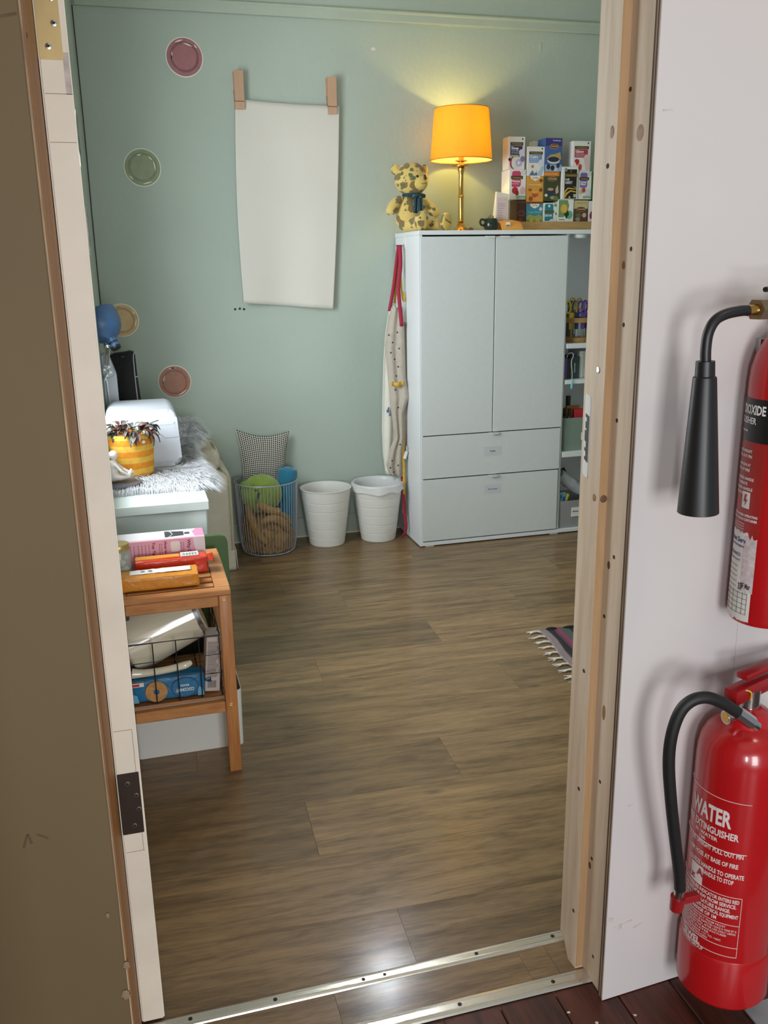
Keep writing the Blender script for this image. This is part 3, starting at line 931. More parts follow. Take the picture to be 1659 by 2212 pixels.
def tub(label, x0, x1, y0, y1, z, h, material, note):
    t = thing('storage_tub', label, 'tub', ((x0 + x1) / 2, (y0 + y1) / 2, z), 'plastic tubs on the cabinet shelves')
    m = M()
    P = rrect(x0, y0, x1, y1, 0.022, 5)
    n = len(P)
    cx, cy = (x0 + x1) / 2, (y0 + y1) / 2
    def ring(s, zz):
        return [m.bm.verts.new((cx + (p[0] - cx) * s, cy + (p[1] - cy) * s, zz)) for p in P]
    rs = [ring(0.955, z), ring(1, z + h), ring(0.975, z + h), ring(0.93, z + 0.004)]
    m._face(list(reversed(rs[0])))
    for a, b in zip(rs, rs[1:]):
        for k in range(n):
            m._face([a[k], a[(k + 1) % n], b[(k + 1) % n], b[k]])
    m._face(rs[3])
    obj('shell', m, material, t, sharp=50)
    lx, lz, lw, lh, s = note
    m = M(); m.box((lx, y0 - 0.0015, lz), (lx + lw, y0 + 0.003, lz + lh)); obj('paper_label', m, 'print_white', t)
    if s:
        m = M(); front_text(m, s, 0.013, lx + 0.006, y0 - 0.0019, lz + lh * 0.5, 0.02, align='LEFT'); obj('lettering', m, 'ink', t)
    return t


mat('tub_green', (126, 142, 130), 0.45, var=0.02); mat('tub_grey', (150, 148, 148), 0.45, var=0.02)
G0 = 0.4445
tub('grey-green plastic tub of dark bottles on the lower cabinet shelf', 2.140, 2.40, 4.19, 4.40, G0, 0.175, 'tub_green', (2.248, G0 + 0.055, 0.03, 0.04, ''))
tub('grey plastic tub with a paper label at the cabinet bottom', 2.130, 2.40, 4.182, 4.40, 0.0245, 0.150, 'tub_grey', (2.204, 0.085, 0.09, 0.05, 'Blocks'))
mat('glass_dark', (34, 30, 34), 0.15, var=0.1); mat('red_card', (196, 40, 52), 0.5, var=0.04); mat('orange_card', (196, 128, 52), 0.5, var=0.08)


def bottle(label, x, y, z, r, h, bm_, cm_, group, cap=0.25, lab=None, lean=(0, 0, 0)):
    t = thing('craft_bottle', label, 'bottle', (x, y, z), group, lean)
    m = M(); m.lathe([(0, 0), (r * 0.9, 0), (r, 0.004), (r, h * 0.62), (r * 0.5, h * 0.75), (r * 0.45, h * 0.78)], 18); obj('body', m, bm_, t, world=False)
    m = M(); m.lathe([(r * 0.55, h * 0.77), (r * 0.55, h), (0, h)], 18); obj('cap', m, cm_, t, world=False)
    if lab:
        m = M(); m.lathe([(r * 1.015, h * 0.15), (r * 1.015, h * 0.5)], 18, caps=False); obj('paper_label', m, lab, t, world=False)


bottle('dark bottle with white label at the left of the green tub', 2.170, 4.26, G0 + 0.045, 0.022, 0.17, 'glass_dark', 'black_plastic', 'bottles in the green tub', lab='print_white')
bottle('squat dark bottle at the front of the green tub', 2.185, 4.215, G0 + 0.055, 0.017, 0.165, 'glass_dark', 'black_plastic', 'bottles in the green tub')
bottle('tall black bottle at the back of the green tub', 2.235, 4.33, G0 + 0.06, 0.024, 0.21, 'black_plastic', 'black_plastic', 'bottles in the green tub', lab='print_white')
m = M(); m.box((2.215, 4.215, G0 + 0.06), (2.27, 4.24, G0 + 0.215), 0.002, 1); tag(obj('red_packet', m, 'red_card'), 'red packet sticking out of the grey-green tub', 'packet')
m = M(); m.box((2.20, 4.27, G0 + 0.08), (2.275, 4.29, G0 + 0.225), 0.002, 1); tag(obj('orange_packet', m, 'orange_card'), 'orange card packet behind the red packet in the tub', 'packet')
mat('red_plastic', (190, 36, 40), 0.4, var=0.03); mat('sky_card', (120, 172, 196), 0.5, var=0.04); mat('berry_plastic', (150, 60, 78), 0.4, var=0.05); mat('blue_card', (44, 92, 176), 0.5, var=0.03)
bottle('glue bottle with red nozzle at the left of the grey tub', 2.151, 4.24, 0.10, 0.016, 0.165, 'berry_plastic', 'red_plastic', 'bottles in the grey tub', lab='print_white')
m = M(); m.box((-0.008, -0.012, 0), (0.008, 0.012, 0.13), 0.004, 2, Matrix.Translation((2.148, 4.213, 0.085)) @ Euler((0, 0.35, 0)).to_matrix().to_4x4()); tag(obj('yellow_tube', m, 'yellow_plastic'), 'yellow tube leaning in the grey tub', 'tube')
t = thing('blister_card', 'pale blue hanging card sticking out of the grey tub', 'card', (2.158, 4.205, 0.08))
m = M(); m.prism(rrect(-0.019, 0, 0.019, 0.14, 0.01), 0.003, FRONT(2.158, 4.204, 0.08)); obj('card', m, 'sky_card', t)
m = M(); m.box((2.160, 4.199, 0.165), (2.172, 4.2012, 0.195)); obj('blue_patch', m, 'blue_card', t)
m = M(); m.box((2.146, 4.199, 0.185), (2.150, 4.2012, 0.205)); obj('hang_hole', m, 'ink', t)
glassy('clear_plastic', (206, 212, 216), 0.45, 0.25)
mat('frosted', (196, 204, 208), 0.3, var=0.06)
t = thing('bagged_bottle', 'bottle in a clear plastic bag lying across the grey tub', 'bag', (2.215, 4.24, 0.18))
T = Matrix.Translation((2.195, 4.23, 0.275)) @ Euler((0, 2.2, 0)).to_matrix().to_4x4()
m = M(); m.lathe([(0, -0.03), (0.022, -0.03), (0.026, 0), (0.026, 0.05), (0.020, 0.058), (0.024, 0.060), (0.024, 0.082), (0, 0.084)], 22, T); obj('bottle', m, 'frosted', t)
m = M(); m.grid(lambda u, v: T @ Vector(((0.034 + 0.006 * noise.noise(Vector((u * 9, v * 6, 1)))) * math.cos(2 * PI * u), (0.030 + 0.006 * noise.noise(Vector((u * 9, v * 6, 4)))) * math.sin(2 * PI * u), -0.06 + 0.155 * v)) , 24, 10, True); obj('bag', m, 'clear_plastic', t, sharp=60)
m = M(); m.tube([(2.14, 4.33, 0.27), (2.18, 4.32, 0.285), (2.225, 4.31, 0.31)], [0.016, 0.022, 0.020], 10); tag(obj('black_torch', m, 'black_plastic'), 'black torch lying at the back of the grey tub', 'torch')


# ================================================================== ON THE CABINET TOP
TZ = 1.5575


# ---- brass table lamp
def translucent(name, col, glow, mixv):
    m, nt, p = nodes_of(name)
    L = nt.links; N = nt.nodes.new
    p.inputs['Base Color'].default_value = lin(col); p.inputs['Roughness'].default_value = 0.8
    tc = N('ShaderNodeTexCoord'); mp = N('ShaderNodeMapping'); mp.inputs['Scale'].default_value = (60, 60, 6)
    n = N('ShaderNodeTexNoise'); n.inputs['Scale'].default_value = 3
    L.new(tc.outputs['Object'], mp.inputs[0]); L.new(mp.outputs[0], n.inputs['Vector'])
    b = N('ShaderNodeBump'); b.inputs['Strength'].default_value = 0.1; L.new(n.outputs[0], b.inputs['Height']); L.new(b.outputs[0], p.inputs['Normal'])
    t = N('ShaderNodeBsdfTranslucent'); t.inputs[0].default_value = lin(glow)
    mx = N('ShaderNodeMixShader'); mx.inputs[0].default_value = mixv
    L.new(p.outputs[0], mx.inputs[1]); L.new(t.outputs[0], mx.inputs[2])
    L.new(mx.outputs[0], nt.nodes['Material Output'].inputs[0])
    MATS[name] = m
    return m


translucent('shade_cloth', (234, 178, 62), (250, 196, 56), 0.42)
translucent('lining_cloth', (250, 240, 205), (255, 244, 214), 0.5)
mat('shade_lining', (250, 236, 200), 0.8, var=0.02)
LX, LY = 1.641, 4.398
lamp = thing('table_lamp', 'lit brass table lamp with a yellow drum shade beside the teddy bear', 'lamp', (LX, LY, TZ))
T0 = Matrix.Translation((LX, LY, TZ))
m = M(); m.lathe([(0, 0), (0.046, 0), (0.047, 0.004), (0.044, 0.008), (0.034, 0.014), (0.026, 0.026), (0.022, 0.030), (0.020, 0.036), (0.013, 0.044)], 6, T0 @ Matrix.Rotation(0.3, 4, 'Z')); obj('base', m, 'brass', lamp)
m = M(); m.lathe([(0.013, 0.044), (0.018, 0.050), (0.012, 0.056), (0.0125, 0.064), (0.012, 0.160), (0.013, 0.163), (0.016, 0.168), (0.013, 0.173), (0.012, 0.176), (0.012, 0.268), (0.0125, 0.271), (0.0145, 0.282), (0.0175, 0.291), (0.0175, 0.297), (0.012, 0.302)], 24, T0); obj('stem', m, 'brass', lamp)
m = M(); m.lathe([(0.010, 0.300), (0.042, 0.305), (0.043, 0.309), (0.014, 0.312), (0.012, 0.326), (0.030, 0.331), (0.030, 0.334), (0.013, 0.338), (0.013, 0.36), (0.016, 0.362), (0.016, 0.39), (0, 0.392)], 28, T0); obj('socket', m, 'brass', lamp)
SZ0, SZ1, SR0, SR1 = 0.335, 0.567, 0.151, 0.132
m = M(); m.lathe([(SR0, SZ0), (SR1, SZ1)], 64, T0, caps=False); shade = obj('shade', m, 'shade_cloth', lamp)
m = M(); m.lathe([(SR0 - 0.0015, SZ0 + 0.001), (SR1 - 0.0015, SZ1 - 0.001)], 64, T0, caps=False); obj('shade_lining', m, 'lining_cloth', shade)
mat('shade_edge', (214, 150, 36), 0.7, var=0.03)
for r, z in ((SR0, SZ0), (SR1, SZ1)):
    m = M(); m.tube([(LX + r * math.cos(2 * PI * k / 48), LY + r * math.sin(2 * PI * k / 48), TZ + z) for k in range(48)], 0.0022, 6, closed=True); obj('shade_rim', m, 'shade_edge', shade)
m = M()
for a in (0.3, 0.3 + 2 * PI / 3, 0.3 + 4 * PI / 3):
    m.tube([(LX + 0.016 * math.cos(a), LY + 0.016 * math.sin(a), TZ + 0.365), (LX + (SR0 - 0.004) * math.cos(a), LY + (SR0 - 0.004) * math.sin(a), TZ + 0.375)], 0.0012, 5)
obj('spider', m, 'brass', shade)
mat('bulb_glow', (255, 226, 150), 0.4, emit=((255, 214, 120), 14.0))
m = M(); m.lathe([(0.012, 0.392), (0.014, 0.402), (0.026, 0.424), (0.029, 0.442), (0.024, 0.460), (0.012, 0.470), (0, 0.472)], 20, T0); obj('bulb', m, 'bulb_glow', lamp)
ld = bpy.data.lights.new('lamp_light', 'POINT'); ld.energy = 27; ld.color = (1.0, 0.75, 0.18); ld.shadow_soft_size = 0.03
lo = bpy.data.objects.new('lamp_light', ld); COL.objects.link(lo); lo.location = (LX, LY, TZ + 0.448)

mat('brown_felt', (120, 84, 58), 0.9, var=0.1)
m = M(); m.ell((1.677, 4.355, TZ + 0.010), (0.014, 0.012, 0.010), 12, fn=lambda p: p * (1 + 0.15 * noise.noise(p * 4))); tag(obj('brown_pebble', m, 'brown_felt'), 'tiny brown lump at the foot of the brass lamp', 'ornament')


# ---- patterned teddy bear
def plush(name):
    m, nt, p = nodes_of(name)
    L = nt.links; N = nt.nodes.new
    tc = N('ShaderNodeTexCoord')
    def blobs(scale, seed, rad, soft, colr, prev):
        mp = N('ShaderNodeMapping'); mp.inputs['Location'].default_value = (seed, seed * 1.7, seed * 0.6)
        L.new(tc.outputs['Object'], mp.inputs[0])
        nz = N('ShaderNodeTexNoise'); nz.inputs['Scale'].default_value = 55
        L.new(mp.outputs[0], nz.inputs['Vector'])
        va = N('ShaderNodeVectorMath'); va.operation = 'MULTIPLY_ADD'; va.inputs[1].default_value = (0.016,) * 3
        L.new(nz.outputs[1], va.inputs[0]); L.new(mp.outputs[0], va.inputs[2])
        v = N('ShaderNodeTexVoronoi'); v.inputs['Scale'].default_value = scale
        L.new(va.outputs[0], v.inputs['Vector'])
        r = N('ShaderNodeValToRGB'); r.color_ramp.elements[0].position = rad; r.color_ramp.elements[1].position = rad + soft
        r.color_ramp.elements[0].color = (1, 1, 1, 1); r.color_ramp.elements[1].color = (0, 0, 0, 1)
        L.new(v.outputs['Distance'], r.inputs[0])
        mx = N('ShaderNodeMix'); mx.data_type = 'RGBA'
        L.new(r.outputs[0], mx.inputs[0])
        if hasattr(prev, 'default_value') and not isinstance(prev, tuple):
            L.new(prev, mx.inputs[6])
        else:
            mx.inputs[6].default_value = prev
        mx.inputs[7].default_value = lin(colr)
        return mx.outputs[2]
    a = blobs(21, 0.3, 0.36, 0.05, (128, 108, 62), lin((212, 184, 106)))
    b = blobs(28, 2.1, 0.27, 0.09, (104, 100, 68), a)
    c = blobs(15, 5.3, 0.18, 0.06, (136, 100, 72), b)
    d = blobs(38, 7.7, 0.16, 0.05, (92, 116, 92), c)
    L.new(d, p.inputs['Base Color'])
    p.inputs['Roughness'].default_value = 0.95; p.inputs['Sheen Weight'].default_value = 0.3
    nb = N('ShaderNodeTexNoise'); nb.inputs['Scale'].default_value = 400
    L.new(tc.outputs['Object'], nb.inputs['Vector'])
    bp = N('ShaderNodeBump'); bp.inputs['Strength'].default_value = 0.25; bp.inputs['Distance'].default_value = 0.002
    L.new(nb.outputs[0], bp.inputs['Height']); L.new(bp.outputs[0], p.inputs['Normal'])
    MATS[name] = m


plush('bear_plush')
mat('bear_plain', (210, 182, 98), 0.95, var=0.06, vscale=60, bump=0.2, bscale=300, sheen=0.3)
mat('bear_eye', (30, 18, 14), 0.15, var=0.02); mat('bear_nose', (66, 40, 30), 0.6, var=0.05)
mat('ribbon_teal', (28, 62, 74), 0.35, var=0.08, vscale=60)
BX, BY = 1.372, 4.365
bear = thing('teddy_bear', 'yellow sunflower-print teddy bear with teal ribbon sitting by the lamp', 'teddy bear', (BX, BY, TZ))
body = M()
body.ell((BX - 0.012, BY + 0.012, TZ + 0.085), (0.062, 0.055, 0.088), 24, fn=lambda p: Vector((p.x * (1 - 0.18 * p.z), p.y * (1 - 0.15 * p.z), p.z)))
obj('torso', body, 'bear_plush', bear)
HR = (0.10, 0.0, 0.28)
hd = M(); hd.ell((BX + 0.002, BY, TZ + 0.243), (0.080, 0.070, 0.078), 28, fn=lambda p: Vector((p.x * (1 + 0.06 * (1 - abs(p.z)) - 0.03 * p.z), p.y, p.z)))
head = obj('head', hd, 'bear_plush', bear)
mz = M(); mz.ell((BX + 0.030, BY - 0.056, TZ + 0.222), (0.036, 0.028, 0.031), 20); obj('muzzle', mz, 'bear_plain', head)
m = M(); m.ell((BX + 0.046, BY - 0.080, TZ + 0.240), (0.0085, 0.006, 0.008), 12, fn=lambda p: Vector((p.x * (1 + 0.4 * p.z), p.y, p.z))); obj('nose', m, 'bear_nose', head)
m = M(); m.tube([(BX + 0.045, BY - 0.0845, TZ + 0.233), (BX + 0.045, BY - 0.0845, TZ + 0.219)], 0.0009, 5)
m.tube([(BX + 0.026, BY - 0.0838, TZ + 0.218), (BX + 0.036, BY - 0.0852, TZ + 0.2155), (BX + 0.045, BY - 0.0845, TZ + 0.219), (BX + 0.053, BY - 0.081, TZ + 0.2165), (BX + 0.059, BY - 0.076, TZ + 0.218)], 0.0009, 5, sub=3); obj('mouth', m, 'bear_eye', head)
for ex, ey, ez in ((0.010, -0.0685, 0.250), (0.052, -0.056, 0.2525)):
    m = M(); m.ell((BX + ex, BY + ey, TZ + ez), 0.0062, 12); obj('eye', m, 'bear_eye', head)
for sx, dx in ((-1, -0.074), (1, 0.072)):
    m = M(); m.ell((BX + dx, BY + 0.012, TZ + 0.286), (0.023, 0.013, 0.026), 16, rot=(0, 0.25 * sx, 0.6 * sx)); e = obj('ear', m, 'bear_plush', head)
    m = M(); m.ell((BX + dx + 0.004 * sx, BY + 0.003, TZ + 0.285), (0.016, 0.007, 0.019), 14, rot=(0, 0.25 * sx, 0.6 * sx)); obj('inner_ear', m, 'bear_plain', e)
m = M(); m.tube([(BX - 0.052, BY + 0.005, TZ + 0.152), (BX - 0.085, BY - 0.006, TZ + 0.128), (BX - 0.108, BY - 0.016, TZ + 0.098), (BX - 0.116, BY - 0.02, TZ + 0.082)], [0.020, 0.026, 0.025, 0.015], 14, sub=4); obj('arm', m, 'bear_plush', bear)
m = M(); m.tube([(BX + 0.040, BY + 0.008, TZ + 0.155), (BX + 0.074, BY - 0.004, TZ + 0.128), (BX + 0.108, BY - 0.018, TZ + 0.094), (BX + 0.128, BY - 0.028, TZ + 0.074)], [0.020, 0.026, 0.025, 0.014], 14, sub=4); obj('arm', m, 'bear_plush', bear)
m = M(); m.tube([(BX - 0.02, BY - 0.01, TZ + 0.034), (BX + 0.008, BY - 0.07, TZ + 0.034), (BX + 0.014, BY - 0.100, TZ + 0.036)], [0.034, 0.034, 0.030], 16, sub=4); lg = obj('leg', m, 'bear_plush', bear)
m = M(); m.ell((BX + 0.014, BY - 0.118, TZ + 0.046), (0.036, 0.022, 0.046), 20, rot=(0.15, 0, 0.1)); obj('foot', m, 'bear_plush', lg)
m = M(); m.tube([(BX + 0.012, BY - 0.005, TZ + 0.032), (BX + 0.070, BY - 0.045, TZ + 0.030), (BX + 0.116, BY - 0.070, TZ + 0.032)], [0.034, 0.030, 0.026], 16, sub=4); lg = obj('leg', m, 'bear_plush', bear)
m = M(); m.ell((BX + 0.146, BY - 0.088, TZ + 0.043), (0.033, 0.018, 0.043), 20, rot=(0.0, 0.15, 0.45)); obj('foot', m, 'bear_plush', lg)
FT = Matrix.Translation((BX + 0.150, BY - 0.0995, TZ + 0.043)) @ Euler((0, 0.12, 0.42)).to_matrix().to_4x4()
m = M(); m.ell((0, 0, 0), (0.031, 0.0085, 0.0405), 20); bmesh.ops.transform(m.bm, matrix=FT, verts=m.bm.verts[:]); obj('foot_pad', m, 'bear_plain', lg)
m = M(); put_text(m, 'Vincent', 0.015, lambda u, v: FT @ Vector((u - 0.021, -0.0090 + abs(u - 0.021) * 0.10, v + 0.002 - u * 0.25)), 0.03, 0.042); obj('lettering', m, 'ink', lg)
# ribbon
m = M(); m.tube([(BX + 0.002 + 0.040 * math.cos(a), BY - 0.002 + 0.036 * math.sin(a), TZ + 0.170) for a in [2 * PI * k / 24 for k in range(24)]], 0.008, 8, closed=True); rb = obj('ribbon_collar', m, 'ribbon_teal', bear)
m = M(); m.ell((BX + 0.026, BY - 0.046, TZ + 0.165), (0.009, 0.007, 0.009), 12); obj('knot', m, 'ribbon_teal', rb)
for s in (-1, 1):
    m = M(); m.ell((BX + 0.026 + s * 0.021, BY - 0.046 + 0.005 * s, TZ + 0.166), (0.017, 0.006, 0.013), 14, rot=(0, 0.25 * s, 0.3 * s), fn=lambda p: Vector((p.x, p.y, p.z * (0.75 + 0.35 * abs(p.x))))); obj('bow_loop', m, 'ribbon_teal', rb)
for s, x0, x1 in ((-1, -0.006, 0.018), (1, 0.014, 0.036)):
    m = M(); m.grid(lambda u, v: Vector((BX + 0.004 + (x0 + (x1 - x0) * u) + 0.004 * s * v, BY - 0.050 - 0.004 * math.sin(u * PI * 2) - 0.012 * v * (1 - v) - 0.004, TZ + 0.160 - 0.075 * v)), 6, 8); obj('ribbon_tail', m, 'ribbon_teal', rb, thick=0.002)

# ---- dark green mug, orange pouch, white packet
mat('mug_glaze', (34, 46, 40), 0.18, var=0.35, vscale=70); mat('tea_leaf', (150, 112, 70), 0.9, var=0.2, vscale=80)
t = thing('dark_mug', 'small dark green glazed mug with teabag tags beside the lamp', 'mug', (1.748, 4.290, 1.564))
mx, my = 1.758, 4.29
T = Matrix.Translation((mx, my, TZ))
m = M(); m.lathe([(0, 0), (0.026, 0), (0.034, 0.012), (0.037, 0.028), (0.032, 0.048), (0.029, 0.058), (0.027, 0.058), (0.029, 0.046), (0.033, 0.028), (0.026, 0.008), (0, 0.006)], 30, T); obj('cup', m, 'mug_glaze', t)
m = M(); m.tube([(mx - 0.030, my, TZ + 0.050), (mx - 0.050, my - 0.003, TZ + 0.054), (mx - 0.058, my - 0.004, TZ + 0.042), (mx - 0.052, my - 0.003, TZ + 0.028), (mx - 0.036, my, TZ + 0.026)], 0.0052, 8, sub=4); obj('handle', m, 'mug_glaze', t)
m = M(); m.lathe([(0, 0.045), (0.028, 0.045)], 20, T)
for a, h in ((0.4, 0.02), (2.2, 0.016), (4.1, 0.022)):
    m.box((mx + 0.014 * math.cos(a) - 0.003, my + 0.014 * math.sin(a) - 0.001, TZ + 0.045), (mx + 0.014 * math.cos(a) + 0.003, my + 0.014 * math.sin(a) + 0.001, TZ + 0.052 + h))
obj('contents', m, 'tea_leaf', t)
mat('pouch_orange', (226, 164, 78), 0.5, var=0.05, vscale=30)
t = thing('orange_pouch', 'orange paper tea sachet lying in front of the wooden tray', 'sachet', (1.865, 4.29, TZ))
m = M(); m.grid(lambda u, v: Vector((1.806 + 0.118 * u, 4.262 + 0.05 * v, TZ + 0.001 + (0.042 + 0.010 * math.sin(PI * u)) * math.sin(PI * min(1, v * 1.0) * 0.5) * (1 if v < .999 else 1))), 16, 8)
obj('front', m, 'pouch_orange', t, thick=0.002)
m = M(); m.prism([(0, 0)] + [(0.118 * k / 12, 0.0425 + 0.010 * math.sin(PI * k / 12)) for k in range(13)] + [(0.118, 0)], 0.004, FRONT(1.806, 4.317, TZ)); obj('back', m, 'pouch_orange', t)
m = M(); m.box((1.828, 4.2660, TZ + 0.018), (1.850, 4.2674, TZ + 0.040), T=Matrix.Identity(4)); obj('barcode_label', m, 'print_white', t)
m = M()
for k in range(6):
    m.box((1.830 + 0.003 * k, 4.2652, TZ + 0.019), (1.8315 + 0.003 * k, 4.2658, TZ + 0.028))
obj('barcode', m, 'ink', t)
mat('packet_white', (224, 218, 198), 0.6, var=0.04); mat('packet_pink', (216, 190, 190), 0.6, var=0.02); mat('packet_blue', (176, 192, 204), 0.5, var=0.05)
t = thing('tea_packet', 'cream paper packet with a printed pink label beside the tea boxes', 'packet', (1.833, 4.320, 1.600))
P0, P1, P2, P3 = (1.794, 4.320, 1.604), (1.860, 4.320, 1.604), (1.862, 4.320, 1.732), (1.798, 4.320, 1.743)
m = M(); m.raw([P0, P1, P2, P3, (P0[0], 4.375, P0[2]), (P1[0] + 0.018, 4.375, P1[2]), (P2[0] + 0.002, 4.335, P2[2]), (P3[0], 4.335, P3[2])], [(0, 1, 2, 3), (4, 7, 6, 5), (1, 5, 6, 2), (0, 3, 7, 4), (2, 6, 7, 3), (0, 4, 5, 1)])
for v in m.bm.verts:
    if v.co.z < 1.63:
        v.co.z = TZ + 0.001
obj('packet', m, 'packet_white', t)
m = M(); m.raw([(P1[0] + 0.0006, 4.322, TZ + 0.002), (P1[0] + 0.0192, 4.375, TZ + 0.002), (P2[0] + 0.003, 4.335, P2[2] - 0.005), (P2[0] + 0.0008, 4.322, P2[2] - 0.012)], [(0, 1, 2, 3)]); obj('side_fold', m, 'packet_blue', t, thick=0.0008)
m = M(); L0 = Vector(P0).lerp(Vector(P3), 0.3); 
m.box((P0[0] + 0.008, 4.3188, 1.60), (P1[0] - 0.006, 4.3194, 1.716)); obj('pink_label', m, 'packet_pink', t)
m = M()
for k in range(8):
    m.box((P0[0] + 0.011, 4.3182, 1.612 + 0.0105 * k), (P0[0] + 0.011 + 0.040 * (0.6 + 0.4 * random.random()), 4.3187, 1.6132 + 0.0105 * k))
obj('print_lines', m, 'brown_card', t)

# ---- wooden tray of tea boxes
t = thing('wooden_tray', 'long wooden tray holding stacked tea boxes on the cabinet', 'tray', (2.2, 4.43, TZ))
for a, b, nm in (((1.925, 4.375, TZ), (2.60, 4.385, TZ + 0.047), 'front_rail'), ((1.925, 4.540, TZ), (2.60, 4.549, TZ + 0.047), 'back_rail'),
                 ((1.925, 4.3853, TZ), (1.935, 4.5397, TZ + 0.047), 'end_rail'), ((2.59, 4.3853, TZ), (2.60, 4.5397, TZ + 0.047), 'end_rail'), ((1.9353, 4.3853, TZ + 0.001), (2.5897, 4.5397, TZ + 0.006), 'tray_floor')):
    m = M(); m.box(a, b, 0.0015, 1); obj(nm, m, 'tray_wood', t)

mat('tw_band', (52, 50, 30), 0.5, var=0.05); mat('leaf_dark', (46, 66, 40), 0.5, var=0.2, vscale=60)
CARD = {}


def card(c):
    k = 'card_%d_%d_%d' % c
    mat(k, c, 0.55, var=0.03, vscale=30)
    return k


TEAY = 4.392
TG = 'tea boxes stacked on the wooden tray'


def tea(label, x0, x1, z0, z1, base, decor, y=TEAY, depth=0.09, tilt=0.0):
    """decor items: ('rect', u0, v0, u1, v1, colour) ('disc', u, v, r, ry, colour) ('text', str, u, v, width, size, colour, bold) in 0..1 box units"""
    t = thing('tea_box', label, 'tea box', ((x0 + x1) / 2, y + depth / 2, z0), TG, (0, 0, tilt))
    w, h = x1 - x0, z1 - z0
    m = M(); m.box((-w / 2, -depth / 2, 0), (w / 2, depth / 2, h), 0.0012, 1); obj('carton', m, card(base), t, world=False)
    yy = -depth / 2 - 0.0004
    for i, d in enumerate(decor):
        yy -= 0.00012
        m = M()
        if d[0] == 'rect':
            m.box((-w / 2 + w * d[1], yy, h * d[2]), (-w / 2 + w * d[3], yy + 0.0005, h * d[4])); obj('print_panel', m, card(d[5]), t, world=False)
        elif d[0] == 'disc':
            m.prism(disc_poly(-w / 2 + w * d[1], h * d[2], w * d[3], h * d[4], 16), 0.0005, FRONT(0, yy + 0.0005, 0)); obj('print_shape', m, card(d[5]), t, world=False)
        elif d[0] == 'poly':
            m.prism([(-w / 2 + w * a, h * b) for a, b in d[1]], 0.0005, FRONT(0, yy + 0.0005, 0)); obj('print_shape', m, card(d[2]), t, world=False)
        elif d[0] == 'text':
            front_text(m, d[1], d[5] * h, -w / 2 + w * d[2], yy, h * d[3], d[7] if len(d) > 7 else 0.02, w * d[4], 'LEFT'); obj('lettering', m, card(d[6]), t, world=False)


WH = (226, 222, 216)
GOLD = (176, 146, 66)
DK = (50, 48, 30)


def tw_old(name, colour, extra, sub=True):
    return [('rect', .10, .73, .88, .83, DK), ('text', 'TWININGS', .16, .752, .66, .075, GOLD, .02), ('rect', .10, .45, .84, .72, colour),
            ('text', name, .15, .61, .46, .12, (240, 238, 236), .03), ('text', 'herbal infusion', .15, .55, .5, .05, (220, 214, 220)), ('text', 'with botanicals', .15, .49, .46, .05, (220, 214, 220)), ('disc', .84, .93, .035, .03, (30, 30, 30))] + extra


def tw_new(name, colour, extra):
    return [('poly', [(.16, .90), (.24, .95), (.60, .95), (.68, .90), (.68, .48), (.60, .42), (.14, .42)], colour), ('rect', .10, .68, .80, .79, DK), ('text', 'TWININGS', .16, .70, .56, .075, GOLD, .02),
            ('text', name, .18, .58, .44, .10, (240, 236, 236), .03), ('text', 'fruit infusion', .18, .51, .4, .045, (230, 220, 226)), ('disc', .86, .91, .10, .06, (120, 150, 112)), ('disc', .86, .91, .08, .047, (222, 226, 214))] + extra


# top row
tea('white tea box with purple panel, top left of the tea stack', 1.888, 1.976, 1.854, 2.006, WH,
    tw_old('Sleep', (62, 44, 92), [('rect', .10, .38, .68, .45, (110, 148, 104)), ('text', 'Spiced Apple', .14, .395, .46, .045, (236, 240, 232)), ('disc', .80, .52, .17, .10, (214, 208, 222)), ('disc', .28, .20, .20, .19, (170, 50, 60)), ('disc', .36, .20, .18, .18, (226, 216, 208)), ('disc', .62, .20, .2, .12, (188, 176, 204)), ('disc', .62, .2, .06, .04, (240, 238, 240)), ('disc', .85, .32, .14, .09, (138, 118, 160)), ('disc', .06, .3, .08, .05, (30, 28, 28))]), depth=0.075)
tea('white tea box with pale blue panel on the top row', 1.990, 2.084, 1.824, 1.962, WH,
    tw_old('Calm', (118, 146, 190), [('disc', .80, .46, .17, .10, (206, 214, 224)), ('disc', .30, .32, .07, .05, (186, 110, 80)), ('poly', [(.12, .02), (.3, .2), (.42, .04), (.5, .22), (.6, .02)], (92, 112, 140)), ('poly', [(.55, .02), (.85, .35), (.95, .3), (.8, .02)], (170, 190, 212)), ('disc', .48, .16, .06, .05, (236, 214, 196))]))
tea('blue tea box with blueberries and mountains on the top row', 2.087, 2.178, 1.847, 2.003, (62, 96, 158),
    [('rect', 0, .76, 1, 1, (58, 54, 116)), ('text', 'Tea Blenders', .42, .91, .5, .06, (222, 220, 232)), ('disc', .52, .75, .29, .075, (190, 150, 90)), ('disc', .52, .75, .26, .06, (92, 44, 38)), ('text', 'Celestial', .32, .735, .4, .07, (222, 196, 140), .02), ('poly', [(.06, .38), (.3, .5), (.55, .52), (.9, .58), (.96, .36)], (174, 152, 88)), ('disc', .5, .32, .38, .10, (206, 204, 196)), ('disc', .5, .36, .34, .08, (34, 40, 66)), ('rect', 0, 0, 1, .2, (150, 176, 196)), ('disc', .2, .13, .12, .08, (38, 44, 72)), ('disc', .45, .1, .12, .08, (30, 34, 60)), ('disc', .78, .17, .1, .07, (44, 50, 80)), ('disc', .65, .05, .1, .05, (196, 206, 210))])
m_ = None
tea('white tea box half hidden behind the blue mountain box', 2.062, 2.130, 1.847, 2.000, WH, [('rect', .10, .5, .84, .72, (150, 170, 150))], y=4.484, depth=0.05)
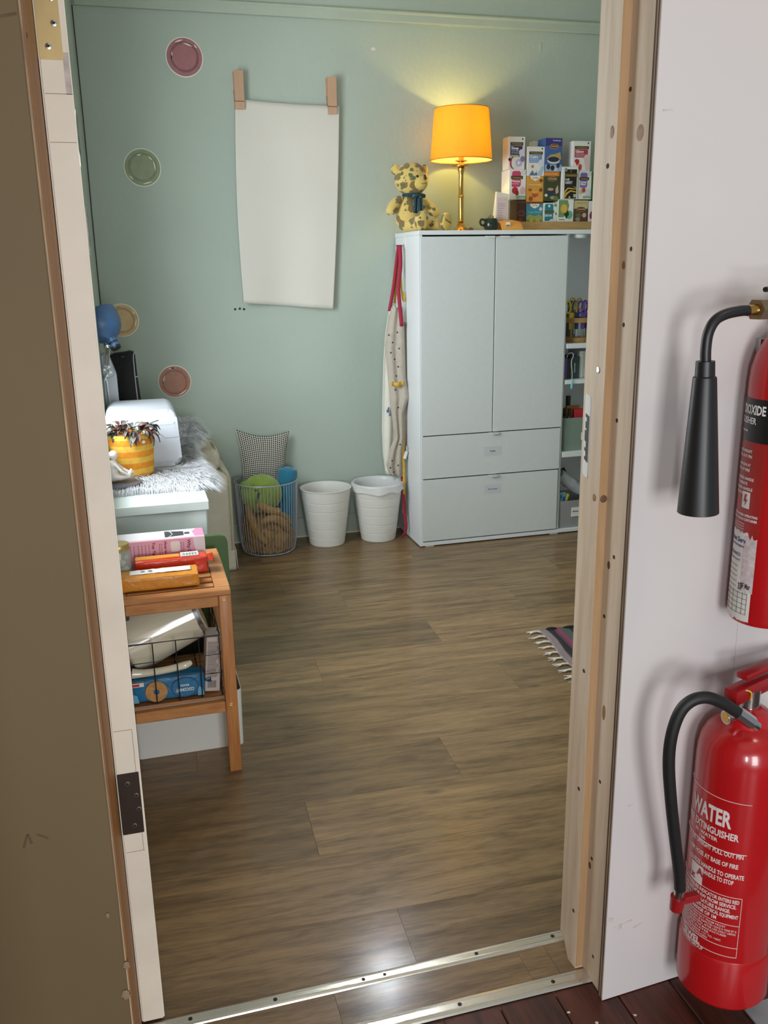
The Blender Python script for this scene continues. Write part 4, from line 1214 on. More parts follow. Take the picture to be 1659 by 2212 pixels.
tea('white tea box with strawberries, top right of the stack', 2.240, 2.340, 1.850, 1.993, WH,
    tw_old('Glow', (178, 58, 76), [('disc', .80, .46, .17, .10, (222, 196, 190)), ('poly', [(.10, .34), (.18, .40), (.34, .38), (.38, .30), (.26, .17)], (176, 40, 40)), ('poly', [(.34, .22), (.44, .24), (.52, .18), (.50, .06), (.42, .02), (.34, .10)], (196, 70, 60)), ('poly', [(.6, .45), (.9, .42), (.95, .03), (.74, .03)], (222, 190, 184))]), depth=0.12, y=4.395)
# middle row
tea('white tea box with pink panel and raspberries, middle left', 1.895, 1.986, 1.712, 1.8535, WH,
    tw_new('Focus', (196, 66, 104), [('disc', .34, .30, .18, .12, (180, 44, 56)), ('disc', .46, .22, .1, .09, (150, 36, 44)), ('disc', .8, .3, .16, .12, (220, 178, 178)), ('rect', .44, .03, 1, .12, (140, 172, 130)), ('text', 'no added', .52, .05, .36, .05, (236, 240, 232))]), depth=0.10)
tea('orange tea box with a golden spice print, middle row', 1.990, 2.082, 1.692, 1.8235, (214, 150, 62),
    [('poly', [(.2, 1), (.8, 1), (.74, .9), (.5, .82), (.26, .9)], (236, 232, 222)), ('text', 'YogiTea', .32, .905, .36, .085, (150, 44, 40), .03), ('text', 'Choco Orange', .12, .67, .74, .07, (240, 226, 196), .02), ('disc', .5, .34, .18, .12, (186, 84, 40)), ('disc', .5, .42, .2, .05, (226, 160, 70)), ('disc', .62, .18, .14, .07, (222, 150, 84)), ('disc', .2, .5, .1, .05, (150, 90, 30)), ('disc', .84, .5, .1, .07, (122, 70, 30)), ('disc', .25, .18, .12, .09, (160, 76, 40)), ('rect', 0, 0, 1, .07, (120, 72, 36)), ('disc', .84, .84, .1, .06, (120, 76, 30))])
tea('dark green tea box with orange top and teacup print', 2.084, 2.168, 1.704, 1.8465, (60, 70, 38),
    [('rect', 0, .84, 1, 1, (206, 122, 46)), ('text', 'Mandarin Orange', .05, .90, .8, .05, (240, 210, 160)), ('disc', .54, .75, .33, .075, (190, 140, 80)), ('disc', .54, .75, .30, .06, (92, 44, 30)), ('text', 'Celestial', .30, .733, .48, .075, (222, 196, 140), .02), ('disc', .48, .33, .26, .13, (44, 52, 92)), ('disc', .44, .40, .2, .05, (200, 150, 96)), ('poly', [(.76, .4), (.92, .55), (.98, .3), (.8, .24)], (200, 170, 140)), ('disc', .6, .12, .18, .06, (150, 150, 110)), ('disc', .82, .1, .16, .08, (96, 116, 60)), ('disc', .16, .2, .1, .05, (216, 206, 190))])
tea('white-edged black tea box with golden swirls, middle row', 2.180, 2.270, 1.7135, 1.8695, WH,
    [('rect', .17, .02, .92, .92, (30, 26, 24)), ('disc', .24, .9, .09, .055, (110, 146, 106)), ('rect', .17, .69, .95, .79, (84, 76, 40)), ('text', 'TWININGS', .2, .705, .7, .075, GOLD, .02), ('text', 'Lady', .2, .585, .27, .10, (236, 232, 226), .02), ('text', 'GREY', .2, .475, .46, .115, (236, 232, 226), .02),
     ('poly', [(.14, .1), (.2, .26), (.38, .36), (.9, .33), (.9, .30), (.4, .32), (.26, .22), (.18, .08)], (206, 164, 62)), ('poly', [(.16, .05), (.3, .2), (.55, .28), (.9, .24), (.9, .21), (.56, .24), (.36, .16), (.22, .04)], (216, 180, 80)), ('poly', [(.55, .42), (.7, .4), (.9, .34), (.86, .38)], (222, 180, 70)), ('disc', .5, .06, .06, .04, (212, 160, 70)), ('rect', .74, .06, .9, .16, (170, 190, 140)), ('disc', .54, .86, .05, .04, (140, 80, 40))], y=4.386)
tea('white tea box with lilac panel, middle row', 2.274, 2.350, 1.7135, 1.8495, WH,
    tw_new('Quiet', (118, 100, 166), [('text', 'Mind', .18, .50, .36, .10, (240, 236, 244), .03), ('disc', .40, .33, .16, .10, (190, 120, 110)), ('disc', .44, .33, .09, .08, (176, 60, 60)), ('disc', .22, .26, .1, .08, (216, 176, 96)), ('disc', .74, .25, .2, .12, (206, 204, 216)), ('rect', .4, .04, 1, .12, (140, 172, 130))]))
tea('bright green tea box at the right end of the middle row', 2.353, 2.452, 1.7135, 1.8465, (56, 120, 56),
    [('rect', 0, 0, .06, 1, (42, 98, 44)), ('text', 'Pure', .22, .68, .3, .09, (236, 240, 232), .03), ('text', 'Green', .22, .58, .42, .09, (236, 240, 232), .03), ('rect', .16, .38, 1, .55, (44, 104, 46)), ('disc', .4, .16, .16, .22, (112, 168, 92))])
# bottom row
tea('dark brown berry tea box on the tray, bottom left', 1.940, 1.988, TZ + 0.0065, 1.7115, (66, 40, 34),
    [('disc', .5, .55, .4, .09, (130, 90, 60)), ('disc', .5, .55, .34, .07, (84, 40, 32)), ('disc', .4, .28, .2, .12, (150, 44, 44)), ('text', 'Black Cherry Berry', .1, .9, .8, .05, (150, 110, 90))])
tea('blue and green meadow tea box on the tray, bottom row', 1.992, 2.081, TZ + 0.0065, 1.6915, (70, 132, 156),
    [('poly', [(.2, 1), (.8, 1), (.74, .9), (.5, .82), (.26, .9)], (236, 232, 222)), ('text', 'YogiTea', .32, .915, .36, .085, (150, 44, 40), .03), ('text', 'Happy Nature', .08, .66, .82, .085, (110, 216, 190), .02), ('rect', 0, .25, 1, .55, (118, 140, 76)), ('poly', [(0, .5), (.2, .6), (.5, .52), (.8, .6), (1, .5), (1, .4), (0, .4)], (150, 160, 90)), ('disc', .3, .36, .12, .08, (196, 180, 70)), ('disc', .7, .38, .14, .07, (180, 170, 80)), ('disc', .88, .8, .1, .07, (190, 216, 220))])
tea('teal and white tea box on the tray, bottom row', 2.084, 2.163, TZ + 0.0065, 1.6965, WH,
    [('poly', [(.12, .9), (.2, .96), (.66, .96), (.72, .9), (.72, .34), (.12, .34)], (40, 122, 134)), ('rect', .10, .63, .78, .72, (86, 84, 50)), ('text', 'DETOX', .14, .50, .5, .10, (236, 240, 240), .03), ('disc', .86, .91, .10, .06, (120, 150, 112)), ('disc', .42, .88, .08, .05, (190, 220, 220)), ('disc', .7, .34, .25, .07, (214, 216, 218)), ('disc', .9, .6, .06, .05, (120, 130, 110))])
tea('white and green tea box picturing a cup from above', 2.165, 2.253, TZ + 0.0065, 1.7125, (228, 228, 224),
    [('poly', [(.03, .42), (.03, .98), (.6, .98), (.7, .8), (.62, .6), (.36, .42)], (110, 148, 92)), ('disc', .72, .50, .22, .14, (96, 172, 132)), ('poly', [(.3, .6), (.55, .75), (.72, .52), (.55, .36)], (40, 52, 36)), ('disc', .38, .70, .23, .155, (196, 160, 76)), ('disc', .38, .70, .18, .12, (214, 176, 84)), ('text', 'Cleansing', .06, .33, .36, .05, (70, 70, 60))], y=4.388)
tea('cream and brown tea box with leaves on the tray', 2.256, 2.336, TZ + 0.0065, 1.7085, (86, 62, 44),
    [('rect', 0, .72, 1, 1, (196, 180, 132)), ('text', 'Peppermint Tea', .2, .90, .7, .05, (110, 96, 60)), ('disc', .5, .70, .36, .085, (170, 120, 70)), ('disc', .5, .70, .33, .07, (96, 44, 34)), ('text', 'Celestial', .22, .685, .56, .07, (222, 196, 140), .02), ('disc', .35, .5, .22, .07, (92, 104, 60)), ('disc', .75, .5, .14, .08, (204, 176, 160)), ('disc', .3, .36, .18, .07, (150, 130, 110)), ('disc', .72, .36, .12, .06, (122, 40, 34))])
tea('white tea box with a dark red blob, bottom right', 2.340, 2.440, TZ + 0.0065, 1.7065, (224, 220, 216),
    [('poly', [(.24, .99), (.99, .99), (.99, .38), (.1, .38), (.06, .5), (.12, .62), (.22, .66)], (140, 48, 58))])

# ================================================================== APRONS ON THE CABINET SIDE
mat('linen', (182, 172, 158), 0.9, var=0.05, vscale=50, bump=0.3, bscale=300)
mat('cream_cloth', (226, 222, 210), 0.9, var=0.04, vscale=20, bump=0.2, bscale=120)
mat('red_tape', (156, 28, 56), 0.7, var=0.06, vscale=60); mat('yellow_tape', (204, 162, 62), 0.7, var=0.06, vscale=60)
mat('insect_print', (70, 60, 54), 0.9, var=0.1)


def cloth(rows, nu, y_of, folds=0.010, nf=2.5, ph=0.0):
    """rows = [(left point, right point)] top to bottom; a hanging sheet with vertical folds"""
    m = M()
    n = len(rows) - 1

    def fn(u, v):
        t = v * n
        i = min(int(t), n - 1)
        f = t - i
        a = Vector(rows[i][0]).lerp(Vector(rows[i + 1][0]), f)
        b = Vector(rows[i][1]).lerp(Vector(rows[i + 1][1]), f)
        p = a.lerp(b, u)
        p.y += folds * math.sin(u * nf * 2 * PI + ph + v * 1.3) * (0.4 + 0.6 * v)
        return p
    m.grid(fn, nu, max(12, n * 5))
    return m


t = thing('cream_apron', 'cream cloth apron hanging behind the patterned one on the cabinet side', 'apron', (1.24, 4.42, 0.35))
m = cloth([((1.268, 4.420, 1.181), (1.297, 4.420, 1.207)), ((1.249, 4.420, 1.071), (1.305, 4.420, 1.069)), ((1.237, 4.420, 0.933), (1.314, 4.420, 0.929)), ((1.229, 4.420, 0.744), (1.316, 4.420, 0.739)), ((1.224, 4.420, 0.576), (1.314, 4.420, 0.570)), ((1.227, 4.420, 0.453), (1.303, 4.420, 0.448)), ((1.240, 4.420, 0.338), (1.296, 4.420, 0.333))], 16, None, 0.008, 1.5)
obj('panel', m, 'cream_cloth', t, thick=0.003)
m = M()
for q, r in (((1.250, 4.400, 0.679), 0.008), ((1.260, 4.400, 0.659), 0.006), ((1.253, 4.400, 0.693), 0.005)):
    m.prism(disc_poly(0, 0, r, r * 1.3, 8), 0.0012, FRONT(q[0], q[1], q[2]))
mat('blue_ink', (92, 116, 150), 0.9, var=0.2); obj('blue_print', m, 'blue_ink', t)
apron = thing('patterned_apron', 'linen apron with red straps and insect print hanging on the cabinet side', 'apron', (1.30, 4.36, 0.33))
rows_ = [((1.265, 4.360, 1.201), (1.325, 4.360, 1.199)), ((1.250, 4.360, 1.143), (1.329, 4.360, 1.118)), ((1.229, 4.360, 1.019), (1.333, 4.360, 0.981)), ((1.241, 4.360, 0.869), (1.336, 4.360, 0.852)), ((1.249, 4.360, 0.751), (1.347, 4.340, 0.753)), ((1.260, 4.360, 0.667), (1.322, 4.360, 0.669)), ((1.274, 4.360, 0.546), (1.321, 4.360, 0.543)), ((1.245, 4.360, 0.476), (1.315, 4.360, 0.471)), ((1.229, 4.360, 0.403), (1.315, 4.360, 0.397)), ((1.246, 4.360, 0.350), (1.309, 4.360, 0.338))]
m = cloth(rows_, 20, None, 0.010, 2.0, 0.8); obj('panel', m, 'linen', apron, thick=0.003)
m = cloth([((1.328, 4.380, 1.140), (1.349, 4.400, 1.115)), ((1.331, 4.380, 0.886), (1.356, 4.400, 0.847)), ((1.318, 4.380, 0.649), (1.365, 4.400, 0.716)), ((1.312, 4.380, 0.504), (1.351, 4.400, 0.547)), ((1.315, 4.380, 0.380), (1.337, 4.400, 0.399))], 6, None, 0.004, 1); obj('side_fold', m, 'linen', apron, thick=0.003)
m = M(); m.grid(lambda u, v: Vector((1.253 + 0.062 * u, 4.334 + 0.008 * math.sin(u * PI * 3), 0.838 - 0.022 * v - 0.006 * math.sin(PI * u))), 10, 2); obj('pocket_trim', m, 'yellow_tape', apron, thick=0.003)
m = M()
rr = random.Random(3)
for q in ((1.243, 4.340, 1.068), (1.287, 4.340, 1.080), (1.262, 4.340, 1.031), (1.295, 4.340, 1.000), (1.252, 4.340, 0.981), (1.271, 4.340, 0.948), (1.289, 4.340, 0.910), (1.279, 4.340, 0.864), (1.273, 4.340, 0.795), (1.287, 4.340, 0.704), (1.295, 4.340, 0.512), (1.251, 4.340, 0.430), (1.283, 4.340, 0.403), (1.241, 4.340, 0.394), (1.258, 4.340, 0.369)):
    a = rr.uniform(0, 3)
    for k in range(3):
        m.box((-0.005, -0.0012, 0), (0.005, 0.0012, 0.001), T=FRONT(q[0], q[1] - 0.002, q[2]) @ Matrix.Rotation(a + k * 1.05, 4, 'Z'))
obj('insect_print', m, 'insect_print', apron)


def tape(name, pts, w, material, parent, yaw=0.0):
    P = [Vector(p) for p in pts]
    m = M()

    def fn(u, v):
        t = v * (len(P) - 1)
        i = min(int(t), len(P) - 2)
        f = t - i
        p0, p1, p2, p3 = P[max(i - 1, 0)], P[i], P[i + 1], P[min(i + 2, len(P) - 1)]
        c = 0.5 * ((2 * p1) + (-p0 + p2) * f + (2 * p0 - 5 * p1 + 4 * p2 - p3) * f * f + (-p0 + 3 * p1 - 3 * p2 + p3) * f ** 3)
        return c + Vector((math.cos(yaw), math.sin(yaw), 0)) * (u - 0.5) * w
    m.grid(fn, 2, 6 * (len(P) - 1))
    return obj(name, m, material, parent, thick=0.002)


HK = (1.314, 4.390, 1.503)
tape('neck_strap', ((1.312, 4.385, 1.498), (1.298, 4.380, 1.409), (1.279, 4.370, 1.299), (1.255, 4.365, 1.183)), 0.018, 'red_tape', apron)
tape('neck_strap', ((1.316, 4.375, 1.498), (1.316, 4.370, 1.397), (1.302, 4.360, 1.287), (1.314, 4.350, 1.108)), 0.020, 'red_tape', apron)
tape('yellow_tie', ((1.316, 4.390, 1.485), (1.303, 4.385, 1.364), (1.288, 4.380, 1.220)), 0.012, 'yellow_tape', apron)
tape('yellow_tie', ((1.320, 4.390, 1.430), (1.324, 4.370, 1.253), (1.338, 4.370, 1.230), (1.329, 4.370, 1.275)), 0.009, 'yellow_tape', apron)
tape('long_tie', ((1.319, 4.380, 0.673), (1.319, 4.370, 0.505), (1.322, 4.360, 0.335), (1.317, 4.360, 0.139)), 0.015, 'yellow_tape', apron)
tape('long_tie', ((1.314, 4.370, 0.333), (1.317, 4.350, 0.162), (1.323, 4.340, 0.075), (1.312, 4.340, 0.025), (1.292, 4.350, 0.011)), 0.016, 'red_tape', apron)
m = M(); m.box((1.332, 4.345, 0.46), (1.3335, 4.352, 0.50)); m.box((-0.008, -0.001, -0.02), (0.008, 0.001, 0.02), T=Matrix.Translation((1.330, 4.360, 0.450)) @ Euler((0, 0.3, 0)).to_matrix().to_4x4()); obj('care_tag', m, 'print_white', apron)
t = thing('adhesive_hook', 'small white adhesive hook on the cabinet side holding the aprons', 'hook', (1.345, 4.40, 1.49))
m = M(); m.prism(rrect(-0.022, -0.03, 0.022, 0.035, 0.02), 0.003, Matrix(((0, 0, -1, 1.3468), (1, 0, 0, 4.40), (0, 1, 0, 1.505), (0, 0, 0, 1)))); obj('plate', m, 'white_plastic', t)
m = M(); m.tube([(1.343, 4.40, 1.50), (1.325, 4.395, 1.485), (1.308, 4.39, 1.482), (1.302, 4.388, 1.498)], 0.003, 8, sub=4); obj('hook', m, 'steel', t)


# ================================================================== BINS AND WIRE BASKET BY THE BACK WALL
def bin_(label, x, y, liner=False):
    t = thing('waste_bin', label, 'bin', (x, y, 0), 'white ribbed waste bins')
    T = Matrix.Translation((x, y, 0))
    r0, r1, h = 0.092, 0.131, 0.302
    prof = [(0, 0.0), (r0 - 0.003, 0.0), (r0, 0.004)]
    for k in range(1, 7):
        z = h * (k / 6.35)
        rr_ = r0 + (r1 - r0) * (z / h)
        if k < 6:
            prof += [(rr_ - 0.0004, z - 0.003), (rr_ - 0.0026, z - 0.0012), (rr_ - 0.0026, z + 0.0002), (rr_ + 0.0006, z + 0.002)]
        else:
            prof += [(rr_, z), (r1 - 0.001, h - 0.006), (r1 + 0.003, h - 0.004), (r1 + 0.003, h), (r1 - 0.003, h), (r0 - 0.004, 0.012), (0, 0.010)]
    m = M(); m.lathe(prof, 48, T); obj('bucket', m, 'bin_white', t, sharp=25)
    if liner:
        glassy('liner_film', (238, 238, 238), 0.25, 0.3)
        rr = random.Random(5)

        def fn(u, v):
            a = 2 * PI * u
            n = noise.noise(Vector((math.cos(a) * 2.2, math.sin(a) * 2.2, v * 2)))
            n2 = noise.noise(Vector((math.cos(a) * 9, math.sin(a) * 9, v * 1.5)))
            if v < 0.30:      # outside skirt
                s = v / 0.30
                r = r1 + 0.006 + 0.004 * n + 0.004 * (1 - s)
                z = h - 0.030 - 0.010 * n + (0.036 + 0.010 * n) * s
            elif v < 0.42:
                s = (v - 0.30) / 0.12
                r = r1 + 0.008 - 0.018 * s + 0.003 * n2
                z = h + 0.006 + 0.003 * math.sin(PI * s)
            else:
                s = (v - 0.42) / 0.58
                r = r1 - 0.008 - 0.045 * s + 0.007 * n2 * s
                z = h + 0.004 - 0.24 * s
            return Vector((x + r * math.cos(a), y + r * math.sin(a), z))
        m = M(); m.grid(fn, 72, 24, True); obj('bin_liner', m, 'liner_film', t, sharp=70)


bin_('white ribbed waste bin without a liner beside the wire basket', 0.912, 4.415)
bin_('white ribbed waste bin with a plastic liner beside the cabinet', 1.190, 4.412, True)

KX, KY, KH = 0.603, 4.405, 0.365
mat('wire_grey', (172, 172, 182), 0.4, metal=0.2, var=0.03)
t = thing('wire_basket', 'round grey wire basket of soft toys and cushions by the wall', 'basket', (KX, KY, 0))
RT, RB = 0.157, 0.132
m = M(); m.tube([(KX + RT * math.cos(2 * PI * k / 60), KY + RT * math.sin(2 * PI * k / 60), KH) for k in range(60)], 0.0032, 6, closed=True); obj('rim', m, 'wire_grey', t)
m = M(); m.tube([(KX + RB * math.cos(2 * PI * k / 60), KY + RB * math.sin(2 * PI * k / 60), 0.005) for k in range(60)], 0.003, 6, closed=True)
for k in range(-4, 5):
    d = k * 0.028; hw = math.sqrt(RB * RB - d * d)
    m.tube([(KX - hw, KY + d, 0.005), (KX + hw, KY + d, 0.005)], 0.0016, 5)
obj('base_grid', m, 'wire_grey', t)
m = M()
for k in range(56):
    a = 2 * PI * k / 56
    c, s = math.cos(a), math.sin(a)
    m.tube([(KX + RB * c * 0.985, KY + RB * s * 0.985, 0.005), (KX + (RB + 0.010) * c, KY + (RB + 0.010) * s, 0.05), (KX + (RB + 0.018) * c, KY + (RB + 0.018) * s, 0.18), (KX + RT * c, KY + RT * s, KH)], 0.0015, 5, sub=2)
w = obj('wires', m, 'wire_grey', t); w['kind'] = 'stuff'

# tan crumpled cloth
mat('tan_cloth', (156, 123, 76), 0.9, var=0.2, vscale=25, bump=0.3, bscale=120)
t = thing('tan_fleece', 'crumpled tan corduroy blanket stuffed in the wire basket', 'blanket', (KX, KY, 0.01))


def heap(u, v):
    a = 2 * PI * u
    z = 0.012 + 0.20 * math.sin(PI * 0.5 * v)
    r = (0.120 + 0.022 * (z / 0.2)) * (math.cos(PI * 0.5 * v) ** 0.45 if v < 1 else 0.0)
    n = noise.noise(Vector((math.cos(a) * 2.0 + 3, math.sin(a) * 2.0, z * 12))) * 0.020
    ridge = abs(math.sin(a * 9 + z * 40 + 4 * noise.noise(Vector((math.cos(a) * 3, math.sin(a) * 3, z * 9))))) * 0.020
    rr_ = max(0.0, min(r + n * 0.5 - 0.012 + ridge, 0.128 + 0.05 * z))
    return Vector((KX + rr_ * math.cos(a), KY + rr_ * math.sin(a) , z + 0.03 * noise.noise(Vector((u * 6, v * 6, 2))) * v))


m = M(); m.grid(heap, 90, 30, True); obj('heap', m, 'tan_cloth', t, sharp=80)
for pts, rs in (([(KX - 0.105, KY - 0.06, 0.31), (KX - 0.06, KY - 0.100, 0.275), (KX - 0.01, KY - 0.118, 0.240), (KX + 0.045, KY - 0.115, 0.225)], [0.012, 0.020, 0.022, 0.018]),
                ([(KX - 0.110, KY - 0.055, 0.30), (KX - 0.10, KY - 0.088, 0.22), (KX - 0.07, KY - 0.108, 0.13), (KX - 0.03, KY - 0.115, 0.07)], [0.012, 0.020, 0.024, 0.018]),
                ([(KX - 0.045, KY - 0.112, 0.175), (KX + 0.01, KY - 0.122, 0.195), (KX + 0.06, KY - 0.105, 0.16), (KX + 0.085, KY - 0.085, 0.12)], [0.018, 0.024, 0.024, 0.02])):
    m = M(); m.tube(pts, rs, 12, sub=5)
    for v in m.bm.verts:
        v.co += v.co.normalized() * 0.004 * noise.noise(v.co * 60)
    obj('fold', m, 'tan_cloth', t)

# green plush turtle
mat('turtle_plush', (130, 152, 68), 0.95, var=0.10, vscale=40, bump=0.3, bscale=300, sheen=0.4); mat('turtle_shell', (120, 150, 70), 0.95, var=0.2, vscale=30, bump=0.3, bscale=200)
tx, ty, tz = 0.570, 4.345, 0.312
t = thing('plush_turtle', 'lime green plush animal with a black eye in the wire basket', 'plush toy', (tx, ty, tz - 0.1))
m = M(); m.ell((tx, ty, tz), (0.104, 0.066, 0.098), 32, rot=(0, 0.12, 0)); obj('head', m, 'turtle_plush', t)
m = M(); m.ell((tx - 0.032, ty - 0.0600, tz + 0.032), (0.0065, 0.004, 0.0065), 12); obj('eye', m, 'bear_eye', t)
m = M(); m.prism([(-0.008, 0.022), (0.006, 0.034), (0.014, 0.030), (0.010, 0.014), (-0.002, -0.004), (-0.004, -0.02), (-0.012, -0.02)], 0.004, FRONT(tx - 0.026, ty - 0.0605, tz - 0.012)); obj('mouth', m, 'leaf_dark', t)
m = M(); m.tube([(tx - 0.05 + 0.009 * math.cos(a), ty - 0.052, tz + 0.064 + 0.008 * math.sin(a)) for a in [2 * PI * k / 12 for k in range(12)]], 0.0016, 5, closed=True); obj('nostril', m, 'turtle_shell', t)
m = M(); m.ell((tx - 0.072, ty + 0.03, tz + 0.035), (0.035, 0.04, 0.03), 14); obj('flipper', m, 'turtle_shell', t)

# rolled teal blanket
mat('teal_fleece', (34, 114, 144), 0.95, var=0.12, vscale=30, bump=0.5, bscale=160, sheen=0.4)
t = thing('teal_blanket', 'rolled teal blue fleece blanket standing in the wire basket', 'blanket', (0.695, 4.40, 0.02))
m = M(); m.lathe([(0, 0), (0.046, 0), (0.050, 0.010), (0.052, 0.20), (0.052, 0.375), (0.046, 0.395), (0.030, 0.402), (0.026, 0.394), (0.022, 0.402), (0.010, 0.404), (0, 0.402)], 28, Matrix.Translation((0.678, 4.405, 0.02)) @ Euler((0, 0.10, 0)).to_matrix().to_4x4())
for v in m.bm.verts:
    v.co += Vector((noise.noise(v.co * 30), noise.noise(v.co * 30 + Vector((5, 0, 0))), noise.noise(v.co * 30 + Vector((9, 0, 0))))) * 0.003
obj('roll', m, 'teal_fleece', t)
m = M(); m.ell((0.735, 4.40, 0.405), (0.030, 0.034, 0.014), 14, rot=(0, 0.35, 0)); obj('fold', m, 'teal_fleece', t)


# houndstooth cushion
def check(name):
    m, nt, p = nodes_of(name)
    L = nt.links; N = nt.nodes.new
    tc = N('ShaderNodeTexCoord'); sep = N('ShaderNodeSeparateXYZ'); L.new(tc.outputs['UV'], sep.inputs[0])
    def wave(out, f, ph=0):
        a = N('ShaderNodeMath'); a.operation = 'MULTIPLY_ADD'; a.inputs[1].default_value = f; a.inputs[2].default_value = ph; L.new(out, a.inputs[0])
        s = N('ShaderNodeMath'); s.operation = 'SINE'; L.new(a.outputs[0], s.inputs[0]); return s.outputs[0]
    wx, wz = wave(sep.outputs[0], 2 * PI * 24), wave(sep.outputs[1], 2 * PI * 34)
    mx = N('ShaderNodeMath'); mx.operation = 'MAXIMUM'; L.new(wx, mx.inputs[0]); L.new(wz, mx.inputs[1])
    r = N('ShaderNodeValToRGB'); r.color_ramp.interpolation = 'LINEAR'
    r.color_ramp.elements[0].position = 0.42; r.color_ramp.elements[1].position = 0.66
    r.color_ramp.elements[0].color = lin((32, 30, 30)); r.color_ramp.elements[1].color = lin((206, 202, 190))
    L.new(mx.outputs[0], r.inputs[0]); L.new(r.outputs[0], p.inputs['Base Color'])
    p.inputs['Roughness'].default_value = 0.9
    b = N('ShaderNodeBump'); b.inputs['Strength'].default_value = 0.4; b.inputs['Distance'].default_value = 0.003
    L.new(mx.outputs[0], b.inputs['Height']); L.new(b.outputs[0], p.inputs['Normal'])
    MATS[name] = m


check('houndstooth')
c00, c10, c01, c11 = Vector((0.490, 4.475, 0.25)), Vector((0.725, 4.478, 0.245)), Vector((0.478, 4.520, 0.612)), Vector((0.752, 4.520, 0.585))


def cush(u, v, side):
    p = c00.lerp(c10, u).lerp(c01.lerp(c11, u), v)
    e = (math.sin(PI * u) * math.sin(PI * v)) ** 0.5
    p.y += side * 0.042 * e
    p.z -= 0.030 * math.sin(PI * u) * v ** 2
    p.x += 0.018 * math.sin(PI * v) * (0.5 - u) * 2
    return p


bm_ = M()
me = bpy.data.meshes.new('cushion')
vs, fs, uvs = [], [], []
NU = 24
for side in (-1, 1):
    base = len(vs)
    for i in range(NU + 1):
        for j in range(NU + 1):
            vs.append(cush(i / NU, j / NU, side)); uvs.append((i / NU, j / NU))
    for i in range(NU):
        for j in range(NU):
            q = [base + i * (NU + 1) + j, base + (i + 1) * (NU + 1) + j, base + (i + 1) * (NU + 1) + j + 1, base + i * (NU + 1) + j + 1]
            fs.append(q if side < 0 else q[::-1])
me.from_pydata([tuple(v) for v in vs], [], fs)
uvl = me.uv_layers.new(name='cloth')
for p in me.polygons:
    p.use_smooth = True
    for li in p.loop_indices:
        uvl.data[li].uv = uvs[me.loops[li].vertex_index]
me.materials.append(MATS['houndstooth'])
bm_.bm.free()
co = bpy.data.objects.new('cushion', me); COL.objects.link(co)
tag(co, 'black and white houndstooth cushion leaning behind the wire basket', 'cushion')

# ================================================================== SOFA, CHEST AND THE THINGS ON IT
mat('sofa_linen', (216, 208, 190), 0.9, var=0.05, vscale=12, bump=0.25, bscale=60)
mat('piping', (196, 186, 156), 0.8, var=0.05)
sofa = thing('cream_armchair', 'cream fabric armchair with piped edges against the back wall', 'armchair', (0.14, 4.33, 0))


def soft_box(a, b, bev, wob, seg=4, cuts=0):
    m = M(); m.box(a, b, bev, seg)
    bmesh.ops.subdivide_edges(m.bm, edges=m.bm.edges[:], cuts=3, use_grid_fill=True)
    for v in m.bm.verts:
        n = Vector((noise.noise(v.co * 9), noise.noise(v.co * 9 + Vector((7, 0, 0))), 0.4 * noise.noise(v.co * 9 + Vector((0, 9, 0)))))
        v.co += n * wob
    return m


m = soft_box((-0.112, 4.125, 0.02), (0.405, 4.545, 0.475), 0.035, 0.004); obj('seat_body', m, 'sofa_linen', sofa, sharp=80)
m = M()
m.grid(lambda u, v: Vector((-0.11 + 0.512 * u, 4.1225 - 0.004 * v + 0.003 * math.sin(u * 26) * v, 0.10 - 0.098 * v)), 40, 6); obj('skirt', m, 'sofa_linen', sofa, thick=0.004)
m = M(); m.grid(lambda u, v: Vector((0.405 + 0.004 * v + 0.003 * math.sin(u * 18) * v, 4.123 + 0.42 * u, 0.10 - 0.098 * v)), 30, 6); obj('skirt', m, 'sofa_linen', sofa, thick=0.004)
m = M(); m.tube([(0.392, 4.128, 0.015), (0.394, 4.126, 0.20), (0.393, 4.126, 0.43), (0.385, 4.135, 0.468), (0.37, 4.18, 0.480), (0.36, 4.30, 0.482), (0.35, 4.5, 0.48)], 0.0055, 8, sub=4); obj('piping', m, 'piping', sofa)
m = soft_box((-0.11, 4.20, 0.47), (0.365, 4.545, 0.575), 0.035, 0.006); obj('cushion', m, 'sofa_linen', sofa, sharp=80)
m = M(); m.tube([(0.34, 4.21, 0.48), (0.362, 4.23, 0.52), (0.35, 4.25, 0.572), (0.345, 4.40, 0.574)], 0.0055, 8, sub=4); obj('piping', m, 'piping', sofa)
m = soft_box((-0.11, 4.26, 0.56), (0.315, 4.545, 0.655), 0.035, 0.006); obj('back_cushion', m, 'sofa_linen', sofa, sharp=80)
mat('gold_clip', (170, 150, 110), 0.3, metal=0.6, var=0.1)

CHZ = 0.652
mat('chest_white', (230, 240, 238), 0.5, var=0.015)
chest = thing('white_chest', 'white lidded storage chest beneath the fluffy throw', 'chest', (0.05, 3.5, 0))
m = M(); m.box((-0.112, 2.958, 0), (0.202, 4.09, CHZ - 0.034), 0.004, 1); obj('body', m, 'chest_white', chest)
m = M(); m.box((-0.116, 2.950, CHZ - 0.0335), (0.210, 4.10, CHZ), 0.003, 1); obj('lid', m, 'chest_white', chest)

# fluffy throw
mat('fur_white', (214, 215, 219), 0.9, var=0.16, vscale=45, sheen=0.2)
mat('fur_hide', (188, 186, 184), 0.95, var=0.03)  # hide darkened in colour, standing in for shade under the hair
throw = thing('fluffy_throw', 'long-haired white faux sheepskin throw over the chest and armchair', 'throw', (0.06, 3.5, CHZ))


